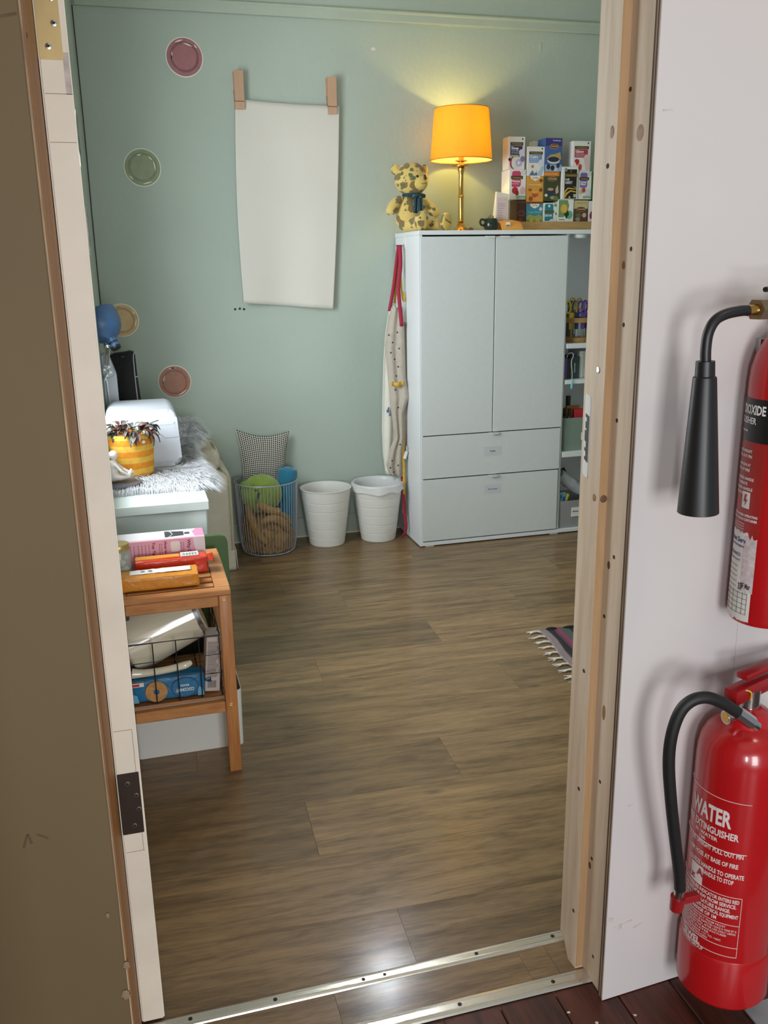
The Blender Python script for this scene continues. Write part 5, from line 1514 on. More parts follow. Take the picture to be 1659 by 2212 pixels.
def hide(u, v):
    """u along the room (front to back), v across (left to right)"""
    y = 3.14 + 1.24 * u
    front = 0.05 * noise.noise(Vector((v * 3, 0, 2)))
    if u < 0.12:
        y += front * (1 - u / 0.12)
    xr = 0.225 + 0.025 * math.sin(u * 9) + (0.05 * (u - 0.72) / 0.28 if u > 0.72 else 0)
    x = -0.105 + (xr + 0.105) * v
    z = CHZ + 0.004
    if y > 3.98:
        s = min(1.0, (y - 3.98) / 0.16)
        z += 0.012 * s * s * (3 - 2 * s)
    if y > 4.2:
        z += 0.022 * min(1.0, (y - 4.2) / 0.08)
    if x > 0.205 and y < 4.1:
        z -= (x - 0.205) * 0.9
    if y > 4.1:
        if x > 0.24:
            z -= (x - 0.24) * 1.4
    return Vector((x, y, z + 0.004 * noise.noise(Vector((x * 14, y * 14, 0)))))


m = M(); m.grid(hide, 60, 24); obj('hide', m, 'fur_hide', throw, thick=0.004)
rr = random.Random(11)
vs, fs = [], []
NST = 20000
for k in range(NST):
    u, v = rr.random(), rr.random()
    if k % 5 == 0:
        u = rr.random() ** 2 * 0.15
    if k % 5 == 1:
        v = 1 - rr.random() ** 2 * 0.2
    p = hide(u, v)
    # keep the hair down where something stands
    flat = 1.0
    if 3.48 < p.y < 3.88 and p.x < 0.15:
        continue
    if (p.x + 0.030) ** 2 + (p.y - 3.41) ** 2 < 0.080 ** 2 or (p.x + 0.07) ** 2 + (p.y - 3.23) ** 2 < 0.058 ** 2:
        continue
    q = Vector((p.x * 7, p.y * 7, 0.5))
    ang = 2.2 * noise.noise(q) + rr.uniform(-0.6, 0.6) - 0.7
    d = Vector((math.cos(ang) * 0.8, math.sin(ang), 0))
    if u < 0.14:
        d += Vector((0.1, -1.3, 0))
    if v > 0.85:
        d += Vector((1.3, -0.2, 0))
    d.normalize()
    L_ = rr.uniform(0.032, 0.075) * (0.8 if u < 0.1 else 1.0)
    lift = rr.uniform(0.25, 0.75) + (0.5 if p.y > 4.15 else 0.0)
    side = Vector((-d.y, d.x, 0)) * rr.uniform(0.0006, 0.0011)
    up = Vector((0, 0, 1))
    droop = 0.9 if (v > 0.93 or u < 0.03) else 0.25
    a = p
    b = p + d * L_ * 0.5 + up * L_ * 0.42 * lift
    c = p + d * L_ * (0.95 + 0.1 * rr.random()) + up * L_ * (0.42 * lift - droop * 0.35)
    if droop < 0.5:
        c.z = max(c.z, p.z + 0.003)
    i = len(vs)
    vs += [a - side, a + side, b + side, b - side, c]
    fs += [(i, i + 1, i + 2, i + 3), (i + 3, i + 2, i + 4)]
me = bpy.data.meshes.new('fur'); me.from_pydata([tuple(v) for v in vs], [], fs)
for p in me.polygons:
    p.use_smooth = True
me.materials.append(MATS['fur_white'])
fo = bpy.data.objects.new('fur', me); COL.objects.link(fo); fo.parent = throw; fo.matrix_parent_inverse = Matrix.Translation(-throw.location); fo['kind'] = 'stuff'

# printer
PZ = CHZ + 0.010
mat('printer_white', (178, 182, 190), 0.35, var=0.01); mat('printer_line', (120, 124, 130), 0.5, var=0.02)
pr = thing('white_printer', 'white rounded desktop printer on the fluffy throw', 'printer', (0.02, 3.68, PZ))
m = M()
T = Matrix(((1, 0, 0, 0), (0, 0, 1, 3.50), (0, 1, 0, PZ), (0, 0, 0, 1)))
prof = rrect(-0.116, 0, 0.160, 0.215, 0.032, 6)
m.prism(prof, 0.36, T)
bmesh.ops.bevel(m.bm, geom=[e for e in m.bm.edges if abs(e.verts[0].co.y - e.verts[1].co.y) < 1e-6], offset=0.016, segments=4, affect='EDGES', profile=0.5)
for v in m.bm.verts:
    v.co.x += -0.010 * max(0, (v.co.z - PZ) / 0.215) if v.co.x > 0 else 0
    if v.co.z > PZ + 0.15:
        v.co.y += 0.05 * max(0, (3.6 - v.co.y) / 0.1) * (v.co.z - PZ - 0.15) / 0.065
obj('body', m, 'printer_white', pr)
m = M(); m.tube([(-0.10, 3.4985, PZ + 0.118), (0.06, 3.4985, PZ + 0.126), (0.085, 3.4985, PZ + 0.126), (0.100, 3.4985, PZ + 0.112), (0.140, 3.4995, PZ + 0.112), (0.153, 3.505, PZ + 0.113)], 0.0009, 5, sub=4); obj('panel_seam', m, 'printer_line', pr)
m = M(); m.tube([(-0.10, 3.512, PZ + 0.160), (0.10, 3.512, PZ + 0.160), (0.138, 3.52, PZ + 0.164), (0.145, 3.56, PZ + 0.185), (0.142, 3.70, PZ + 0.196)], 0.0006, 5, sub=4); obj('lid_seam', m, 'printer_line', pr)
m = M(); m.box((0.034, 3.4925, PZ + 0.104), (0.062, 3.4995, PZ + 0.124), 0.004, 2); obj('catch', m, 'white_plastic', pr)
m = M(); m.box((0.136, 3.585, PZ + 0.188), (0.1400, 3.60, PZ + 0.204), 0.0015, 1); obj('latch', m, 'print_white', pr)
m = M(); m.box((-0.02, 3.548, PZ + 0.2045), (0.03, 3.55, PZ + 0.2065)); obj('vent_slot', m, 'printer_line', pr)

# felt pot with plant
st = [(PZ + 0.0, (222, 140, 36))]
z = PZ
for i in range(8):
    st.append((PZ + 0.0215 * (i + 1) - 0.008, (226, 178, 72) if i % 2 == 0 else (222, 140, 36)))
bands('felt', 2, st, 0.95, 0.5, 60, 0.006)
PX, PY = -0.030, 3.41
pot = thing('felt_pot', 'orange and yellow striped felt pot with a trailing dark plant', 'plant pot', (PX, PY, PZ))
m = M(); m.lathe([(0, 0), (0.070, 0), (0.078, 0.006), (0.081, 0.05), (0.083, 0.10), (0.083, 0.150), (0.080, 0.157), (0.077, 0.150), (0.077, 0.135), (0, 0.135)], 44, Matrix.Translation((PX, PY, PZ)))
for v in m.bm.verts:
    v.co += (v.co - Vector((PX, PY, v.co.z))) * 0.03 * noise.noise(v.co * 25)
obj('felt_body', m, 'felt', pot)


def leafmat(name, a, b, c):
    m, nt, p = nodes_of(name)
    L = nt.links; N = nt.nodes.new
    tc = N('ShaderNodeTexCoord'); sep = N('ShaderNodeSeparateXYZ'); L.new(tc.outputs['Object'], sep.inputs[0])
    ab = N('ShaderNodeMath'); ab.operation = 'ABSOLUTE'; L.new(sep.outputs[1], ab.inputs[0])
    mr = N('ShaderNodeMapRange'); mr.inputs[1].default_value = 0; mr.inputs[2].default_value = 0.009; L.new(ab.outputs[0], mr.inputs[0])
    r = N('ShaderNodeValToRGB'); e = r.color_ramp.elements; e.new(0.4)
    for i, (pp, cc) in enumerate(((0.0, a), (0.35, b), (0.9, c))):
        e[i].position = pp; e[i].color = lin(cc)
    L.new(mr.outputs[0], r.inputs[0]); L.new(r.outputs[0], p.inputs['Base Color']); p.inputs['Roughness'].default_value = 0.5
    MATS[name] = m


leafmat('leaf_silver', (72, 84, 74), (150, 162, 150), (62, 76, 64)); leafmat('leaf_dark2', (66, 42, 40), (92, 96, 88), (44, 40, 40)); leafmat('leaf_maroon', (96, 52, 44), (110, 66, 56), (72, 40, 36))
lm = M(); lm.grid(lambda u, v: Vector((0.042 * u, 0.0105 * math.sin(PI * u ** 0.8) * (2 * v - 1), 0.010 * math.sin(PI * u) + 0.004 * abs(2 * v - 1) - 0.012 * u * u)), 8, 4)
lm.bm.normal_update()
rr = random.Random(4)
base_leaf = {}
for k in range(78):
    a = rr.uniform(0, 2 * PI) if k > 16 else rr.uniform(PI * 1.05, PI * 1.95)
    r = 0.078 * math.sqrt(rr.random()) if k > 20 else rr.uniform(0.05, 0.078)
    nm = rr.choice(('leaf_silver', 'leaf_dark2', 'leaf_dark2', 'leaf_maroon'))
    if nm not in base_leaf:
        me = bpy.data.meshes.new('leaf'); lm.bm.to_mesh(me); me.materials.append(MATS[nm])
        for p in me.polygons:
            p.use_smooth = True
        base_leaf[nm] = me
    o = bpy.data.objects.new('leaf', base_leaf[nm]); COL.objects.link(o); o.parent = pot; o.matrix_parent_inverse = Matrix.Translation(-pot.location)
    o.location = (PX + r * math.cos(a), PY + r * math.sin(a), PZ + 0.150 + rr.uniform(0.0, 0.022))
    o.rotation_euler = (rr.uniform(-0.4, 0.4), rr.uniform(-0.7, 0.35) if r > 0.05 else rr.uniform(-0.9, 0), a + rr.uniform(-0.7, 0.7))
    if r > 0.06 and k <= 16:
        o.rotation_euler[1] = rr.uniform(0.2, 0.9)
    s = rr.uniform(0.85, 1.25); o.scale = (s, s, s)
o = bpy.data.objects.new('leaf', base_leaf['leaf_dark2']); COL.objects.link(o); o.parent = pot; o.matrix_parent_inverse = Matrix.Translation(-pot.location)
o.location = (PX + 0.062, PY - 0.02, PZ + 0.155); o.rotation_euler = (0, -0.9, 0.1); o.scale = (1.5, 1.0, 1)
lm.bm.free()
mat('stem_pale', (196, 176, 160), 0.6, var=0.1)
m = M()
for pts in ([(PX - 0.04, PY, PZ + 0.15), (PX - 0.050, PY, PZ + 0.19), (PX - 0.066, PY, PZ + 0.225)], [(PX - 0.045, PY, PZ + 0.15), (PX - 0.060, PY, PZ + 0.19), (PX - 0.072, PY, PZ + 0.215)], [(PX - 0.004, PY, PZ + 0.16), (PX - 0.006, PY, PZ + 0.205)]):
    m.tube(pts, 0.0008, 5, sub=3)
obj('stems', m, 'stem_pale', pot)
m = M(); m.ell((PX + 0.047, PY - 0.075, PZ + 0.132), (0.007, 0.004, 0.006), 10); obj('pot_toggle', m, 'print_white', pot)

# little seated clay figure on a slate
mat('clay', (228, 218, 210), 0.85, var=0.04, vscale=60, bump=0.3, bscale=150); mat('slate', (96, 98, 104), 0.45, var=0.15, vscale=40, bump=0.3, bscale=80)
GX, GY, GZ = -0.096, 3.23, CHZ + 0.013
t = thing('clay_figurine', 'small white clay figurine seated on a slate disc before the orange pot', 'figurine', (GX, GY, GZ))
m = M(); m.lathe([(0, 0), (0.080, 0), (0.085, 0.004), (0.083, 0.009), (0, 0.010)], 30, Matrix.Translation((GX + 0.012, GY, GZ)))
for v in m.bm.verts:
    v.co.x += 0.008 * noise.noise(v.co * 20)
obj('slate_base', m, 'slate', t)
J = [(0, 0, 0.022), (0.0, 0, 0.045), (0.002, 0, 0.066), (0.004, 0, 0.078), (0.006, -0.002, 0.098),        # hips spine chest neck head
     (0.012, -0.016, 0.062), (0.032, -0.026, 0.040), (0.052, -0.020, 0.026),                               # right arm
     (0.012, 0.016, 0.062), (0.034, 0.020, 0.042), (0.054, 0.010, 0.030),                                  # left arm
     (0.022, -0.016, 0.018), (0.052, -0.018, 0.022), (0.062, -0.004, 0.040),                               # leg folded
     (0.022, 0.016, 0.018), (0.050, 0.022, 0.020), (0.066, 0.006, 0.030)]
E_ = [(0, 1), (1, 2), (2, 3), (3, 4), (2, 5), (5, 6), (6, 7), (2, 8), (8, 9), (9, 10), (0, 11), (11, 12), (12, 13), (0, 14), (14, 15), (15, 16)]
RD = [0.020, 0.017, 0.017, 0.008, 0.017, 0.007, 0.006, 0.006, 0.007, 0.006, 0.006, 0.010, 0.008, 0.006, 0.010, 0.008, 0.006]
m = M()
OG = Vector((GX, GY, GZ + 0.01))
for a, b in E_:
    m.tube([Vector(J[a]) + OG, Vector(J[b]) + OG], [RD[a] if a != 4 else 0.008, RD[b] if b != 4 else 0.008], 12)
    m.ell(Vector(J[b]) + OG, RD[b], 12)
m.ell(Vector(J[0]) + OG, RD[0], 12)
fg = obj('figure', m, 'clay', t)
rm = fg.modifiers.new('fuse', 'REMESH'); rm.mode = 'VOXEL'; rm.voxel_size = 0.002; rm.use_smooth_shade = True
sm_ = fg.modifiers.new('soften', 'SMOOTH'); sm_.iterations = 3

# white machine, black bag and blue lamp behind
t = thing('white_machine', 'tall white plastic machine standing behind the printer', 'machine', (-0.09, 3.97, CHZ))
m = M(); m.prism([(-0.118, 0), (-0.064, 0), (-0.064, 0.315), (-0.085, 0.385), (-0.098, 0.40), (-0.118, 0.40)], 0.09, Matrix(((1, 0, 0, 0), (0, 0, 1, 3.905), (0, 1, 0, CHZ + 0.012), (0, 0, 0, 1)))); bmesh.ops.bevel(m.bm, geom=m.bm.edges[:], offset=0.004, segments=2, affect='EDGES'); obj('body', m, 'printer_white', t)
m = M(); m.tube([(-0.112, 3.9042, CHZ + 0.315), (-0.085, 3.9042, CHZ + 0.320), (-0.072, 3.9042, CHZ + 0.335), (-0.078, 3.9042, CHZ + 0.36)], 0.0008, 5, sub=4); obj('panel_seam', m, 'printer_line', t)
mat('black_cloth', (18, 17, 17), 0.9, var=0.1, vscale=40, bump=0.2, bscale=200); mat('grey_trim', (140, 140, 140), 0.6, var=0.05)
t = thing('black_bag', 'black fabric bag with grey piping standing behind the white machine', 'bag', (-0.03, 4.04, CHZ))
m = M(); m.prism([(-0.090, 0), (0.034, 0), (0.030, 0.14), (0.020, 0.30), (0.018, 0.392), (0.008, 0.402), (-0.03, 0.396), (-0.075, 0.392), (-0.090, 0.38)], 0.070, Matrix(((1, 0, 0, 0), (0, 0, 1, 4.008), (0, 1, 0, CHZ + 0.012), (0, 0, 0, 1)))); bmesh.ops.bevel(m.bm, geom=m.bm.edges[:], offset=0.006, segments=2, affect='EDGES'); obj('body', m, 'black_cloth', t)
m = M(); m.tube([(0.016, 4.006, CHZ + 0.408), (0.010, 4.006, CHZ + 0.38), (0.011, 4.006, CHZ + 0.25), (0.016, 4.006, CHZ + 0.13)], 0.0026, 6, sub=4); m.tube([(0.010, 4.006, CHZ + 0.305), (0.022, 4.006, CHZ + 0.305)], 0.003, 6); obj('grey_piping', m, 'grey_trim', t)
m = M(); m.ell((-0.035, 4.004, CHZ + 0.392), (0.012, 0.005, 0.006), 10); obj('zip_pull', m, 'black_plastic', t)

mat('lamp_blue', (58, 92, 130), 0.38, var=0.03)
BLY = 3.86
t = thing('blue_desk_lamp', 'blue dome desk lamp with chrome arm on the chest behind the pot', 'lamp', (-0.098, BLY, CHZ))
qc = Vector((-0.067, 3.860, 1.119)); qt = Vector((-0.103, 3.860, 1.249))
ax = Vector((-0.42, 0.45, 0.80)).normalized()
T = Matrix.Translation(qc) @ ax.to_track_quat('Z', 'Y').to_matrix().to_4x4()
dome = [(0.021, -0.006), (0.022, 0.010), (0.030, 0.016), (0.048, 0.026), (0.066, 0.046), (0.078, 0.074), (0.082, 0.105), (0.080, 0.128), (0.077, 0.128), (0.079, 0.105), (0.062, 0.046), (0.030, 0.022), (0, 0.02)]
m = M(); m.lathe(dome, 40, T); obj('shade', m, 'lamp_blue', t)
m = M(); m.lathe([(0, -0.034), (0.019, -0.034), (0.021, -0.030), (0.021, -0.008), (0, -0.006)], 24, T); obj('socket_cap', m, 'black_plastic', t)
m = M(); m.lathe([(0.0215, -0.026), (0.0225, -0.024), (0.0225, -0.014), (0.0215, -0.012)], 24, T, caps=False); obj('socket_ring', m, 'lamp_blue', t)
j0 = Vector((-0.088, 3.830, 1.104)); j1 = Vector((-0.099, 3.840, 1.021))
m = M()
for dx in (-0.007, 0.007):
    m.tube([j0 + Vector((dx, 0, -0.002)), j1 + Vector((dx, 0, 0))], 0.0042, 10)
m.ell(j0, (0.012, 0.006, 0.008), 12); obj('fork', m, 'chrome', t)
m = M()
for dx, dz, r in ((0.010, 0.0, 0.0048), (-0.008, -0.010, 0.0048), (0.014, -0.022, 0.0058), (0.0, -0.034, 0.0046)):
    c = j1 + Vector((dx, 0, dz))
    m.cyl(c + Vector((0, -0.016, 0)), c + Vector((0, 0.012, 0)), r, n=12)
m.tube([j1 + Vector((-0.004, 0, 0.004)), j1 + Vector((0.012, 0, -0.024))], 0.005, 8); obj('knuckle', m, 'chrome', t)
m = M(); m.tube([j1 + Vector((0.002, 0, -0.028)), j1 + Vector((-0.014, 0, -0.055)), (-0.104, 3.872, 0.95), (-0.103, 3.880, CHZ + 0.02)], 0.0045, 8, sub=3); obj('arm', m, 'chrome', t)
m = M(); m.lathe([(0, 0), (0.014, 0), (0.014, 0.012), (0.006, 0.018), (0, 0.018)], 20, Matrix.Translation((-0.102, 3.880, CHZ + 0.011))); obj('base', m, 'lamp_blue', t)


# ================================================================== BAMBOO SHELF BEHIND THE DOOR
SX0, SX1, SY0, SY1, ST = -0.108, 0.207, 2.325, 2.712, 0.5565
sh = thing('bamboo_shelf', 'small slatted bamboo shelf unit beside the open white door', 'shelf', (0.05, 2.52, 0))
LW = 0.034
for x0 in (SX0, SX1 - LW):
    for y0 in (SY0, SY1 - LW):
        m = M(); m.box((x0, y0, 0), (x0 + LW, y0 + LW, ST - 0.016), 0.003, 2); leg = obj('leg', m, 'bamboo_up', sh)
        if x0 > 0 and y0 < 2.4:
            for z in (0.528, 0.212):
                m = M(); m.lathe([(0.0055, 0), (0.0055, 0.0008), (0.002, 0.0012), (0, 0.0004)], 12, FRONT(x0 + LW * 0.45, y0 - 0.0001, z)); obj('screw', m, 'brass', leg)
for z0, z1 in ((ST - 0.048, ST - 0.0165), (0.190, 0.222)):
    for y0 in (SY0 + 0.003, SY1 - 0.025):
        m = M(); m.box((SX0 + LW + 0.0005, y0, z0), (SX1 - LW - 0.0005, y0 + 0.022, z1), 0.002, 1); obj('rail', m, 'bamboo', sh)
    for x0 in (SX0 + 0.004, SX1 - 0.026):
        m = M(); m.box((x0, SY0 + LW + 0.0005, z0), (x0 + 0.022, SY1 - LW - 0.0005, z1), 0.002, 1); obj('side_rail', m, 'bamboo', sh)
# top frame and slats
for a, b in (((SX0, SY0 - 0.002, ST - 0.0155), (SX1, SY0 + 0.030, ST)), ((SX0, SY1 - 0.030, ST - 0.0155), (SX1, SY1 + 0.002, ST)), ((SX1 - 0.040, SY0 + 0.0305, ST - 0.0155), (SX1 + 0.001, SY1 - 0.0305, ST)), ((SX0 - 0.001, SY0 + 0.0305, ST - 0.0155), (SX0 + 0.040, SY1 - 0.0305, ST))):
    m = M(); m.box(a, b, 0.002, 1); obj('top_frame', m, 'bamboo', sh)
for k in range(7):
    y = SY0 + 0.046 + k * 0.0455
    m = M(); m.box((SX0 + 0.0405, y, ST - 0.013), (SX1 - 0.0405, y + 0.028, ST - 0.002), 0.002, 1); obj('slat', m, 'bamboo', sh)
for k in range(7):
    y = SY0 + 0.026 + k * 0.051
    m = M(); m.box((SX0 + 0.027, y, 0.2225), (SX1 - 0.027, y + 0.040, 0.232), 0.002, 1); obj('slat', m, 'bamboo', sh)

# white open tub under the shelf
mat('tub_white', (228, 226, 220), 0.4, var=0.015)
t = thing('white_floor_tub', 'white open plastic tub on the floor under the bamboo shelf', 'tub', (0.08, 2.6, 0))
m = M()
x0, x1, y0, y1, h = -0.085, 0.233, 2.470, 2.668, 0.183
P_ = rrect(x0, y0, x1, y1, 0.014, 5)
cx_, cy_ = (x0 + x1) / 2, (y0 + y1) / 2
rings = [[m.bm.verts.new((cx_ + (p[0] - cx_) * s, cy_ + (p[1] - cy_) * s, z)) for p in P_] for s, z in ((0.985, 0), (1.0, h), (0.986, h), (0.96, 0.006))]
m._face(rings[0][::-1])
for a, b in zip(rings, rings[1:]):
    for k in range(len(P_)):
        m._face([a[k], a[(k + 1) % len(P_)], b[(k + 1) % len(P_)], b[k]])
m._face(rings[3]); obj('shell', m, 'tub_white', t, sharp=50)
mat('dark_sheet', (48, 46, 46), 0.9, var=0.15, vscale=20)  # dark wavy sheet that fills the inside of the tub
m = M(); m.grid(lambda u, v: Vector((x0 + 0.012 + (x1 - x0 - 0.024) * u, y0 + 0.012 + (y1 - y0 - 0.024) * v, 0.10 + 0.012 * noise.noise(Vector((u * 6, v * 6, 0))))), 16, 12); tag(obj('dark_sheet', m, 'dark_sheet', thick=0.004), 'dark sheet across the inside of the white floor tub', 'cloth')

# green board behind the shelf
mat('green_plastic', (70, 98, 54), 0.5, var=0.05, vscale=20)
m = M(); m.prism([(-0.08, 0.0), (0.246, 0.0), (0.246, 0.560), (0.240, 0.576), (0.226, 0.583), (-0.08, 0.586)], 0.028, FRONT(0, 2.785, 0)); bmesh.ops.bevel(m.bm, geom=m.bm.edges[:], offset=0.003, segments=2, affect='EDGES')
tag(obj('green_board', m, 'green_plastic'), 'green plastic board with rounded corner standing behind the bamboo shelf', 'board')

# things on the shelf top
mat('pink_box', (226, 168, 188), 0.5, var=0.03); mat('pink_pale', (228, 222, 228), 0.5, var=0.02); mat('pink_mid', (214, 130, 162), 0.5, var=0.02)
mat('charcoal', (52, 54, 56), 0.5, var=0.03); mat('pink_ink', (110, 52, 76), 0.6, var=0.03)
PT = ST + 0.0005
t = thing('pink_box', 'pink and white printed box lying on the bamboo shelf', 'box', (0.05, 2.60, PT))
bx0, bx1, by0, by1, bz = -0.085, 0.163, 2.560, 2.650, PT + 0.088
m = M(); m.box((bx0, by0, PT), (bx1, by1, bz), 0.0012, 1); obj('carton', m, 'pink_box', t)
m = M(); m.box((bx0 + 0.001, by0 + 0.010, bz - 0.0002), (bx1 - 0.001, by1 - 0.001, bz + 0.0003)); obj('top_panel', m, 'pink_pale', t)
m = M(); m.prism([(0.050, by0 + 0.018), (0.105, by0 + 0.026), (0.105, by1 - 0.022), (0.050, by1 - 0.010)], 0.0004, Matrix.Translation((0, 0, bz + 0.0003))); m.box((0.107, by0 + 0.036, bz + 0.0003), (0.122, by1 - 0.034, bz + 0.0007)); obj('device_picture', m, 'charcoal', t)
m = M(); m.tube([(0.062, by0 + 0.020, bz + 0.0008), (0.072, (by0 + by1) / 2, bz + 0.0008), (0.064, by1 - 0.012, bz + 0.0008)], 0.0012, 5, sub=4); obj('picture_line', m, 'print_white', t)
m = M(); m.prism([(bx1 - 0.028, by0 + 0.011), (bx1 - 0.001, by0 + 0.011), (bx1 - 0.001, by1 - 0.002), (bx1 - 0.02, by1 - 0.002), (bx1 - 0.034, by1 - 0.03)], 0.0004, Matrix.Translation((0, 0, bz + 0.0003))); obj('pink_corner', m, 'pink_mid', t)
m = M(); m.prism([(0.138, 0.0), (0.162, 0.0), (0.162, 0.086), (0.128, 0.086), (0.134, 0.05)], 0.0004, FRONT(0, by0 - 0.0001, PT)); obj('white_corner', m, 'pink_pale', t)
m = M()
for s, sz, x, w in (('Why Overb', 0.013, 0.112, 0.066), ('How to mix', 0.011, 0.046, 0.058), ('Top Tips', 0.011, 0.012, 0.046)):
    put_text(m, s, sz, lambda u, v, x=x: (x + v, by0 - 0.0006, PT + 0.082 - u), 0.03, w)
for x in (0.100, 0.094, 0.038, 0.032, 0.002, -0.008, -0.018, -0.028, -0.040, -0.050):
    for z in range(9):
        m.box((x, by0 - 0.0006, PT + 0.010 + z * 0.0075), (x + 0.0014, by0 - 0.0002, PT + 0.0158 + z * 0.0075 * (1 if rr.random() > 0.1 else 0.98)))
obj('lettering', m, 'pink_ink', t)
m = M(); m.prism(rrect(0.064, 0.048, 0.090, 0.080, 0.006), 0.0004, FRONT(0, by0 - 0.0002, PT)); m.prism(rrect(0.064, 0.010, 0.090, 0.042, 0.006), 0.0004, FRONT(0, by0 - 0.0002, PT)); obj('diagram', m, 'print_white', t)

mat('wrap_red', (214, 62, 36), 0.3, var=0.06, vscale=40, bump=0.4, bscale=60); mat('wrap_amber', (226, 148, 48), 0.3, var=0.06, vscale=40, bump=0.4, bscale=60)
mat('wrap_orange', (214, 138, 38), 0.3, var=0.08, vscale=40, bump=0.5, bscale=60)


def crumple(m, amt, seed):
    bmesh.ops.subdivide_edges(m.bm, edges=m.bm.edges[:], cuts=6, use_grid_fill=True)
    for v in m.bm.verts:
        v.co += Vector((noise.noise(v.co * 45 + Vector((seed, 0, 0))), noise.noise(v.co * 45 + Vector((0, seed, 0))), noise.noise(v.co * 45 + Vector((0, 0, seed))))) * amt
    return m


t = thing('red_packet', 'red and amber wrapped packet on the shelf behind the orange one', 'packet', (0.05, 2.51, PT))
m = M(); m.box((-0.040, 2.487, PT + 0.002), (0.160, 2.540, PT + 0.049), 0.004, 2); crumple(m, 0.0022, 1); obj('wrapper', m, 'wrap_red', t, sharp=50)
m = M(); m.grid(lambda u, v: Vector((0.158 + 0.022 * u, 2.488 + 0.048 * v, PT + 0.028 + 0.020 * (u) * (2 * ((v * 4) % 1) - 1) * 0.5 + 0.012)), 4, 12); obj('crimped_end', m, 'wrap_red', t, thick=0.0015)
m = M(); m.box((-0.038, 2.500, PT + 0.0485), (0.085, 2.528, PT + 0.0525), 0.001, 1); crumple(m, 0.0010, 5); obj('amber_band', m, 'wrap_amber', t)
m = M(); m.box((0.088, 2.498, PT + 0.0500), (0.138, 2.532, PT + 0.0530)); obj('barcode_label', m, 'print_white', t)
m = M()
for k in range(11):
    m.box((0.092 + 0.004 * k, 2.501, PT + 0.0531), (0.0935 + 0.004 * k + 0.001 * (k % 2), 2.522, PT + 0.0535))
obj('barcode', m, 'charcoal', t)
t = thing('orange_packet', 'orange wrapped packet with a white label at the shelf front', 'packet', (0.03, 2.43, PT))
m = M(); m.box((-0.085, 2.376, PT + 0.002), (0.128, 2.455, PT + 0.038), 0.004, 2); crumple(m, 0.0022, 9); obj('wrapper', m, 'wrap_orange', t, sharp=50)
m = M(); m.grid(lambda u, v: Vector((-0.055 + 0.165 * u, 2.408 + 0.036 * v, PT + 0.0400 + 0.0012 * noise.noise(Vector((u * 12, v * 5, 1))))), 30, 6); obj('white_label', m, 'print_white', t, thick=0.0005)
m = M()
for x in (-0.02, 0.0):
    m.prism(disc_poly(x, 2.426, 0.006, 0.005, 8), 0.0004, Matrix.Translation((0, 0, PT + 0.0414)))
obj('label_mark', m, 'grey_trim', t)

mat('lid_gold', (176, 154, 96), 0.35, metal=0.5, var=0.05); mat('pebble', (210, 206, 200), 0.7, var=0.08, vscale=40)
glassy('jar_glass', (242, 248, 244), 0.82, 0.04)
JX, JY = -0.0785, 2.492
t = thing('pebble_jar', 'glass jar of white pebbles with a gold lid at the shelf corner', 'jar', (JX, JY, PT))
m = M(); m.lathe([(0, 0), (0.028, 0), (0.031, 0.003), (0.031, 0.082), (0.028, 0.090), (0.026, 0.094), (0.0245, 0.094), (0.029, 0.080), (0.029, 0.004), (0, 0.003)], 28, Matrix.Translation((JX, JY, PT))); obj('glass', m, 'jar_glass', t)
m = M(); m.lathe([(0.0285, 0.092), (0.0290, 0.094), (0.0290, 0.106), (0.0270, 0.109), (0, 0.110)], 28, Matrix.Translation((JX, JY, PT))); obj('lid', m, 'lid_gold', t)
rr = random.Random(2)
for k in range(16):
    a = k * 2.4
    r = 0.0165 if k % 4 else 0.004
    p = Vector((JX + r * math.cos(a), JY + r * math.sin(a), PT + 0.014 + 0.0042 * k))
    m = M(); m.ell(p, (rr.uniform(0.008, 0.0105), rr.uniform(0.0075, 0.010), rr.uniform(0.007, 0.009)), 10, rot=(rr.random() * 3, rr.random() * 3, 0)); obj('pebble', m, 'pebble', t)

# wire tray on the lower shelf with kitchen things
BZ = 0.2325
mat('wire_black', (44, 42, 42), 0.5, metal=0.4, var=0.05)
wx0, wx1, wy0, wy1, wz1 = -0.078, 0.170, 2.345, 2.66, 0.418
t = thing('wire_tray', 'black wire basket on the lower bamboo shelf', 'basket', (0.05, 2.5, BZ))
m = M()
for z, r in ((wz1, 0.0028), (0.362, 0.0017), (0.306, 0.0017), (BZ + 0.003, 0.002)):
    m.tube([(wx0, wy0, z), (wx1, wy0, z), (wx1, wy1, z), (wx0, wy1, z)], r, 6, closed=True)
obj('hoops', m, 'wire_black', t)
m = M()
for x in (-0.078, -0.012, 0.050, 0.112, 0.168):
    for y in (wy0, wy1):
        m.tube([(x, y - 0.0005, wz1), (x, y - 0.0005, BZ + 0.003)], 0.0018, 6)
    m.tube([(x, wy0, BZ + 0.003), (x, wy1, BZ + 0.003)], 0.0016, 6)
for y in (2.42, 2.50, 2.58):
    for x in (wx0, wx1):
        m.tube([(x, y, wz1), (x, y, BZ + 0.003)], 0.0018, 6)
obj('uprights', m, 'wire_black', t)

